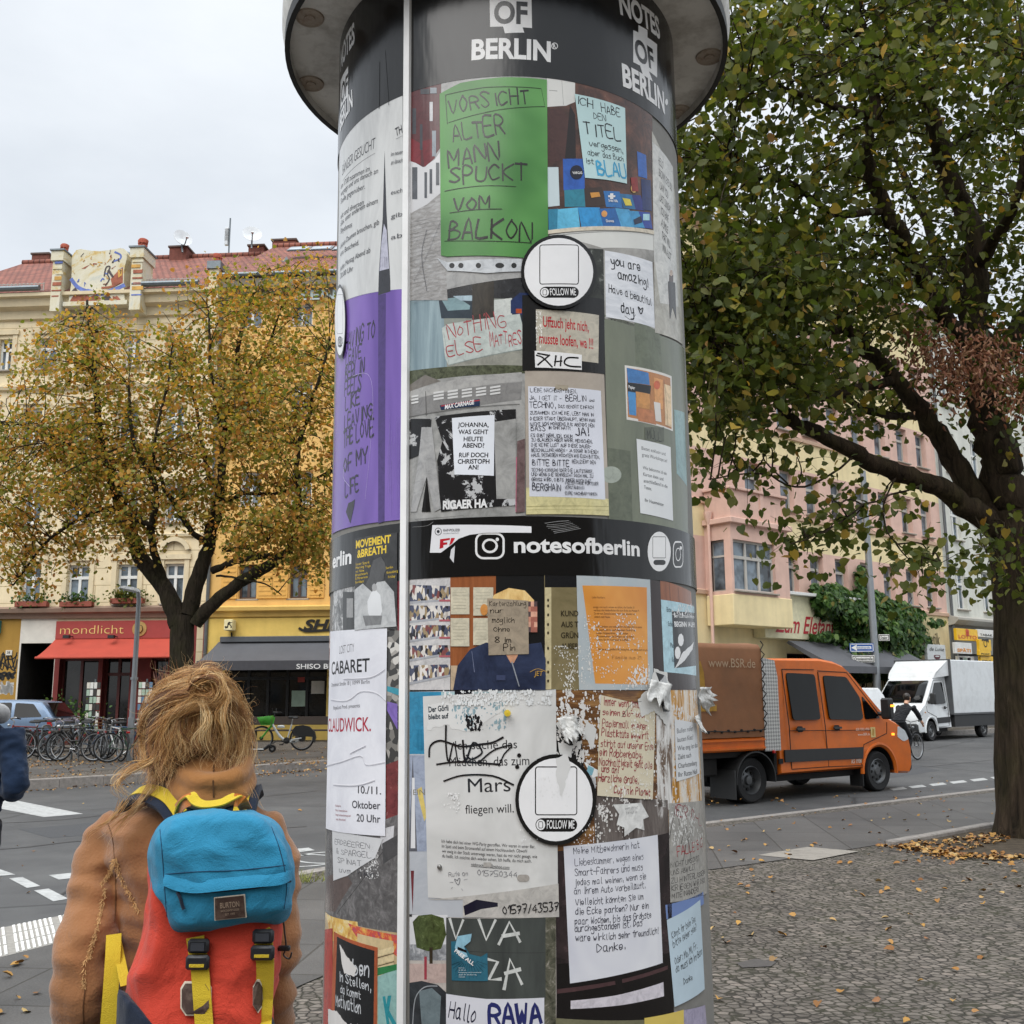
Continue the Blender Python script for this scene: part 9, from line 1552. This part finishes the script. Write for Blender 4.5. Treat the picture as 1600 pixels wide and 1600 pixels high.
bs_=soft('bag_base',lambda mb:pillow(mb,[(188,1548),(206,1560),(222,1578),(238,1600),(260,1640),(330,1660),(400,1640),(412,1606),(424,1592),(432,1680),(414,1766),(320,1782),(222,1772),(186,1700)],310,1690,((2.15,.95),(2.12,1.02),(2.04,1.03),(1.985,1.01),(1.95,.93),(1.933,.7)),NAV_),.007,NAV_,.004,(6,6,6),9)
def strap(mb,P,w_,th,m,nrm=(0,-1,0)):
 P=[Vector(p) for p in P];rg=[];nv=Vector(nrm)
 for i,p in enumerate(P):
  d=(P[min(i+1,len(P)-1)]-P[max(i-1,0)]).normalized();s_=d.cross(nv).normalized();u=s_.cross(d).normalized();rg.append([p+s_*w_/2-u*th/2,p-s_*w_/2-u*th/2,p-s_*w_/2+u*th/2,p+s_*w_/2+u*th/2])
 mb.loft(rg,m)
def bh(x,y,off=.004,obs=None):
 best=None
 for ob in obs or (lid,rb,bs_):
  d=ray(x,y);b,p,n,_=ob.ray_cast(Vector((0,0,CAMH))-WO,d)
  if b and (best is None or p.y<best.y):best=p-d*off
 return best if best is not None else wp(x,y,1.96)
def over(pts,off=.004,k=5,obs=None):return [bh(p.x,p.y,off,obs) for p in catmull([(x,y,0) for x,y in pts],k)]
for (pts,bx,patch) in (([(305,1464),(307,1478),(312,1510),(316,1560),(320,1620),(322,1690)],(310,1489),(283,331,1533,1586)),([(408,1455),(411,1464),(414,1500),(413,1550),(410,1610),(408,1680)],(411,1474),(396,412,1530,1582))):
 mb=MB();x0,x1,y0,y1=patch;g=[bh(x,y,.003,(rb,)) for x,y in ((x0+6,y0),(x1-6,y0),(x1,y0+10),(x1,y1-12),(x1-8,y1),(x0+8,y1),(x0,y1-12),(x0,y0+10))];mb.loft([g,[p+Vector((0,-.004,0)) for p in g]],CRE);cc=sum(g,Vector())/8;mb.loft([[cc+(p-cc)*.9+Vector((0,-.0045,0)) for p in g],[cc+(p-cc)*.88+Vector((0,-.007,0)) for p in g]],LEA);mb.build('leather_patch',bag)
 mb=MB();strap(mb,over(pts,.010,5,(rb,bs_)),.032,.0025,YEL_);sb=mb.build('strap',bag)
 mb=MB();c=bh(*bx,.018);mb.box(c.x-.019,c.x+.019,c.y-.006,c.y+.006,c.z-.0,c.z+.024,BUCK,.004);mb.box(c.x-.021,c.x+.021,c.y-.007,c.y+.005,c.z-.028,c.z-.003,BUCK,.004);mb.box(c.x-.013,c.x+.013,c.y-.009,c.y-.007,c.z-.022,c.z-.017,YEL_);mb.box(c.x-.012,c.x+.012,c.y-.0085,c.y-.006,c.z+.005,c.z+.018,mat('buckle_grey','#33363d',.4));mb.build('buckle',sb,40)
mb=MB();P=over([(256,1379),(280,1388),(310,1391),(350,1387),(400,1382),(440,1378),(457,1370)],.005,5,(lid,));rg=[]
for i,p in enumerate(P):rg.append([p+Vector((0,.004,.016)),p+Vector((0,-.004,.006)),p+Vector((0,-.006,-.004)),p+Vector((0,.002,-.003))])
mb.loft(rg,BLU_);mb.build('zip_flap',lid,60);mb=MB();mb.tube(over([(258,1384),(300,1395),(350,1392),(400,1387),(454,1377)],.001,5,(lid,)),.002,NAV_,6);mb.build('zip',lid)
mb=MB();
for pts in ([(258,1366),(310,1362),(370,1360),(446,1352)],[(250,1296),(254,1340),(258,1400),(262,1440)],[(424,1292),(438,1330),(448,1380),(444,1420)]):mb.tube(over(pts,.0008,5,(lid,)),.0009,mat('stitch_blue','#123c58',.9),4)
mb.build('stitching',lid)
mb=MB();mb.tube(over([(277,1394),(281,1402),(284,1412),(287,1421)],.006,3,(lid,)),.0028,NAV_,6);mb.build('zip_pull',lid)
mb=MB();g=[bh(x,y,.004,(lid,)) for x,y in ((335,1402),(383,1397),(386,1433),(336,1438))];mb.loft([g,[p+Vector((0,-.003,0)) for p in g]],CRE);cc=sum(g,Vector())/4;G2=[cc+(p-cc)*.93+Vector((0,-.0034,0)) for p in g];mb.loft([G2,[p+Vector((0,-.0015,0)) for p in G2]],LEA)
def patch_txt(t,u0,u1,v0,h,m):
 bm=font_bm(t,.01);X=[v.co.x for v in bm.verts];a,b=min(X),max(X);vs=[]
 for v in bm.verts:u=u0+(u1-u0)*(v.co.x-a)/(b-a);q=v0-v.co.y/.72*h;vs.append(G2[0].lerp(G2[1],u).lerp(G2[3].lerp(G2[2],u),q)+Vector((0,-.0022,0)))
 bm.verts.index_update();mb.add(vs,[[v.index for v in f.verts] for f in bm.faces],m);bm.free()
patch_txt('BURTON',.18,.84,.48,.26,mat('patch_letters','#9a8674',.7));patch_txt('BACKCOUNTRY GOODS',.2,.82,.66,.1,mat('patch_letters','#9a8674',.7));patch_txt('EST. 1977',.34,.68,.84,.1,mat('patch_letters','#9a8674',.7));mb.build('label_patch',lid)
mb=MB();strap(mb,catmull([wp(279,1268,2.06),wp(286,1250,2.03),wp(297,1242,2.01),wp(306,1252,2.0),wp(320,1257,1.99),wp(345,1254,1.99),wp(362,1246,2.0),wp(374,1243,2.02),wp(382,1262,2.05)],4),.020,.003,YEL_,(0,-.5,.86));mb.build('grab_handle',bag,60)
mb=MB();strap(mb,catmull([wp(277,1266,2.055),wp(287,1254,2.02),wp(298,1249,2.005)],4),.024,.002,ORF,(0,-1,.2));strap(mb,catmull([wp(384,1264,2.045),wp(376,1252,2.015),wp(366,1250,2.0)],4),.024,.002,ORF,(0,-1,.2));mb.build('handle_lining',bag)
for pts in ([(284,1276,2.10),(266,1252,2.12),(244,1240,2.15),(222,1238,2.20),(206,1250,2.28),(204,1290,2.37),(210,1400,2.42),(214,1520,2.40)],[(374,1278,2.10),(380,1252,2.13),(384,1238,2.18),(388,1236,2.24),(392,1256,2.34),(394,1320,2.40),(394,1450,2.42),(392,1540,2.40)]):
 C_=catmull([wp(*p) for p in pts],5);nn=(.0,-.75,.66);mb=MB();strap(mb,C_,.058,.012,NAV_,nn);so_=mb.build('shoulder_strap',bag,60);mb=MB();strap(mb,[p+Vector((0,-.006,.006)) for p in C_],.026,.003,YEL_,nn);mb.build('webbing',so_,60)
mb=MB();strap(mb,catmull([wp(178,1460,2.13),wp(176,1500,2.1),wp(172,1560,2.08),wp(166,1640,2.07),wp(160,1720,2.08)],4),.028,.002,YEL_,(.3,-1,0));strap(mb,catmull([wp(180,1462,2.14),wp(186,1490,2.12),wp(196,1540,2.06)],4),.018,.002,YEL_,(.5,-1,0));mb.build('loose_strap',bag)
mb=MB();mb.tube(catmull([wp(442,1420,1.99),wp(444,1450,1.99),wp(447,1480,2.0),wp(443,1492,2.0),wp(452,1498,2.0),wp(456,1488,2.0)],4),.0016,BUCK,6);c=wp(446,1482,1.995);mb.box(c.x-.013,c.x+.009,c.y-.005,c.y+.005,c.z-.004,c.z+.005,BUCK,.002);mb.build('toggle_cord',bag)
def figure(label,loc,rz,J,cl,hairc,name='person',hoodc=None,extra=None):
 """J: joint positions of one body; clothes fused over it"""
 root=thing(name,label,'person',loc,rz);h=J['head']
 def bodyf(mb):
  mb.loft([ring((h.x,h.y+dy,h.z+dz),rx,ry,16) for dz,rx,ry,dy in ((-.12,.035,.04,.04),(-.085,.058,.075,.025),(-.03,.072,.092,.008),(.03,.076,.097,0),(.08,.06,.078,-.008),(.108,.025,.035,-.01))],SKIN);mb.tube([h+Vector((0,-.01,-.05)),J['neck']],.056,SKIN,12);mb.tube([h+Vector((0,.085,.02)),h+Vector((0,.112,-.022)),h+Vector((0,.09,-.035))],[.01,.017,.012],SKIN,8)
  for s_ in 'LR':
   e=1 if s_=='R' else -1;mb.tube([h+Vector((e*.076,-.0,-.03)),h+Vector((e*.084,-.006,.02))],[.012,.016],SKIN,8);w_=J['wrist'+s_];d=(w_-J['elbow'+s_]).normalized();mb.tube([w_-d*.03,w_+d*.05,w_+d*.10],[.026,.036,.030],SKIN,10)
   sd=d.cross(Vector((0,0,1)));sd=sd.normalized() if sd.length>.01 else Vector((0,1,0))
   for k in range(4):b=w_+d*.09+sd*(.026-.017*k);mb.tube([b,b+d*.045+Vector((0,0,-.008)),b+d*.07+Vector((0,0,-.028))],[.0095,.0088,.007],SKIN,6)
   mb.tube([w_+d*.03+sd*.03,w_+d*.07+sd*.05,w_+d*.10+sd*.045],[.012,.010,.008],SKIN,6)
 flesh('body',bodyf,.009,SKIN,root,None,2)
 def jac(mb):
  p,n=J['pelvis'],J['neck'];ax=n-p
  mb.loft([ring(tuple(p+ax*t+Vector((0,-.0,0))),rx,ry,20) for t,rx,ry in ((-.08,.19,.13),(.0,.185,.13),(.25,.175,.125),(.55,.195,.13),(.78,.205,.12),(.90,.15,.095),(1.0,.075,.075))],cl[0])
  for s_ in 'LR':sh,el,wr_=J['shoulder'+s_],J['elbow'+s_],J['wrist'+s_];mb.tube(catmull([sh,sh.lerp(el,.5),el,el.lerp(wr_,.5),wr_],3),[.07,.074,.072,.068,.066,.064,.064,.062,.058,.054,.05,.047,.045],cl[0],14)
 flesh('jacket',jac,.011,cl[0],root,None,4,folds(.012,(9,9,14),2))
 def leg_(mb):
  for s_ in 'LR':mb.tube(catmull([J['hip'+s_],J['hip'+s_].lerp(J['knee'+s_],.5),J['knee'+s_],J['knee'+s_].lerp(J['ankle'+s_],.5),J['ankle'+s_]],3),[.10,.095,.09,.085,.08,.074,.068,.066,.064,.06,.055,.052,.05],cl[1],14)
  p=J['pelvis'];mb.loft([ring(tuple(p+Vector((0,0,z))),rx,ry,18) for z,rx,ry in ((-.14,.12,.10),(-.05,.175,.13),(.06,.17,.12))],cl[1])
 flesh('trousers',leg_,.012,cl[1],root,None,4,folds(.006,(9,9,12),6))
 for s_ in 'LR':
  a=J['ankle'+s_];mb=MB();mb.loft([[(a.x+k*w_,a.y+y,a.z-.08+z) for k,z in ((-1,0),(1,0),(.9,hh*.6),(.5,hh),(-.5,hh),(-.9,hh*.6))] for y,w_,hh in ((-.08,.035,.07),(-.04,.042,.12),(.04,.044,.10),(.12,.046,.06),(.18,.03,.035))],SHOE);mb.build('shoe',root,60)
 def hairf(mb):mb.loft([ring((h.x,h.y-.018,h.z+dz),rx,ry,16) for dz,rx,ry in ((-.06,.06,.06),(-.01,.083,.088),(.05,.086,.096),(.10,.062,.075),(.125,.02,.03))],hairc)
 hb=flesh('hair',hairf,.009,hairc,root,None,2,lambda c:.007*noise.noise(c*40))
 if hoodc:
  n=J['neck'];flesh('hood',lambda mb:[mb.tube(catmull([n+Vector((-.14,.06,.0)),n+Vector((-.12,-.06,.03)),n+Vector((0,-.11,.03)),n+Vector((.12,-.06,.03)),n+Vector((.14,.06,0))],4),.05,hoodc,12),mb.loft([ring(tuple(n+Vector((0,-.10,z))),rx,.05,14) for z,rx in ((-.16,.05),(-.10,.11),(0,.12),(.04,.10))],hoodc)],.010,hoodc,root,None,4,folds(.006,(10,10,10),3))
 return root
HD=hair_mat('hair_dark',[(0,'#1a1512'),(1,'#2b221b')])
d0=AT(36,1200,5.5);V_=Vector
figure('person cropped at the left edge in dark blue denim jacket with grey hood',(d0.x-.30,5.5,-.0),.25,dict(head=V_((0,.03,1.66)),neck=V_((0,0,1.50)),pelvis=V_((0,0,1.04)),shoulderL=V_((-.20,0,1.43)),elbowL=V_((-.29,-.05,1.16)),wristL=V_((-.22,.16,1.02)),shoulderR=V_((.20,0,1.43)),elbowR=V_((.265,-.09,1.14)),wristR=V_((.14,.16,1.10)),hipL=V_((-.10,0,.96)),hipR=V_((.10,0,.96)),kneeL=V_((-.11,.02,.52)),kneeR=V_((.11,.04,.52)),ankleL=V_((-.12,-.02,.09)),ankleR=V_((.12,.0,.09))),(DENIM,TROU),HD,hoodc=GREYH)
cy0=AT(1415,1170,26.5);ca=math.atan2(.66,.75);cyc=(cy0.x,cy0.y,RZ)
cb_=bicycle('bicycle','black bicycle ridden past the nose of the orange truck',(cyc[0]-.5*math.cos(ca),cyc[1]-.5*math.sin(ca),RZ),ca,BKP,'city',None,lean=0)
figure('person in black riding a bicycle between orange truck and white van',cyc,ca-math.pi/2,dict(head=V_((0,.26,1.56)),neck=V_((0,.18,1.40)),pelvis=V_((0,-.28,.98)),shoulderL=V_((-.19,.14,1.34)),elbowL=V_((-.25,.28,1.14)),wristL=V_((-.27,.36,1.00)),shoulderR=V_((.19,.14,1.34)),elbowR=V_((.25,.28,1.14)),wristR=V_((.27,.36,1.0)),hipL=V_((-.09,-.24,.93)),hipR=V_((.09,-.24,.93)),kneeL=V_((-.11,.12,.78)),kneeR=V_((.11,.06,.56)),ankleL=V_((-.12,.02,.42)),ankleR=V_((.12,-.12,.22))),(BLKC,BLKC),HD)
for o in list(bpy.data.meshes):
 if not o.users:bpy.data.meshes.remove(o)
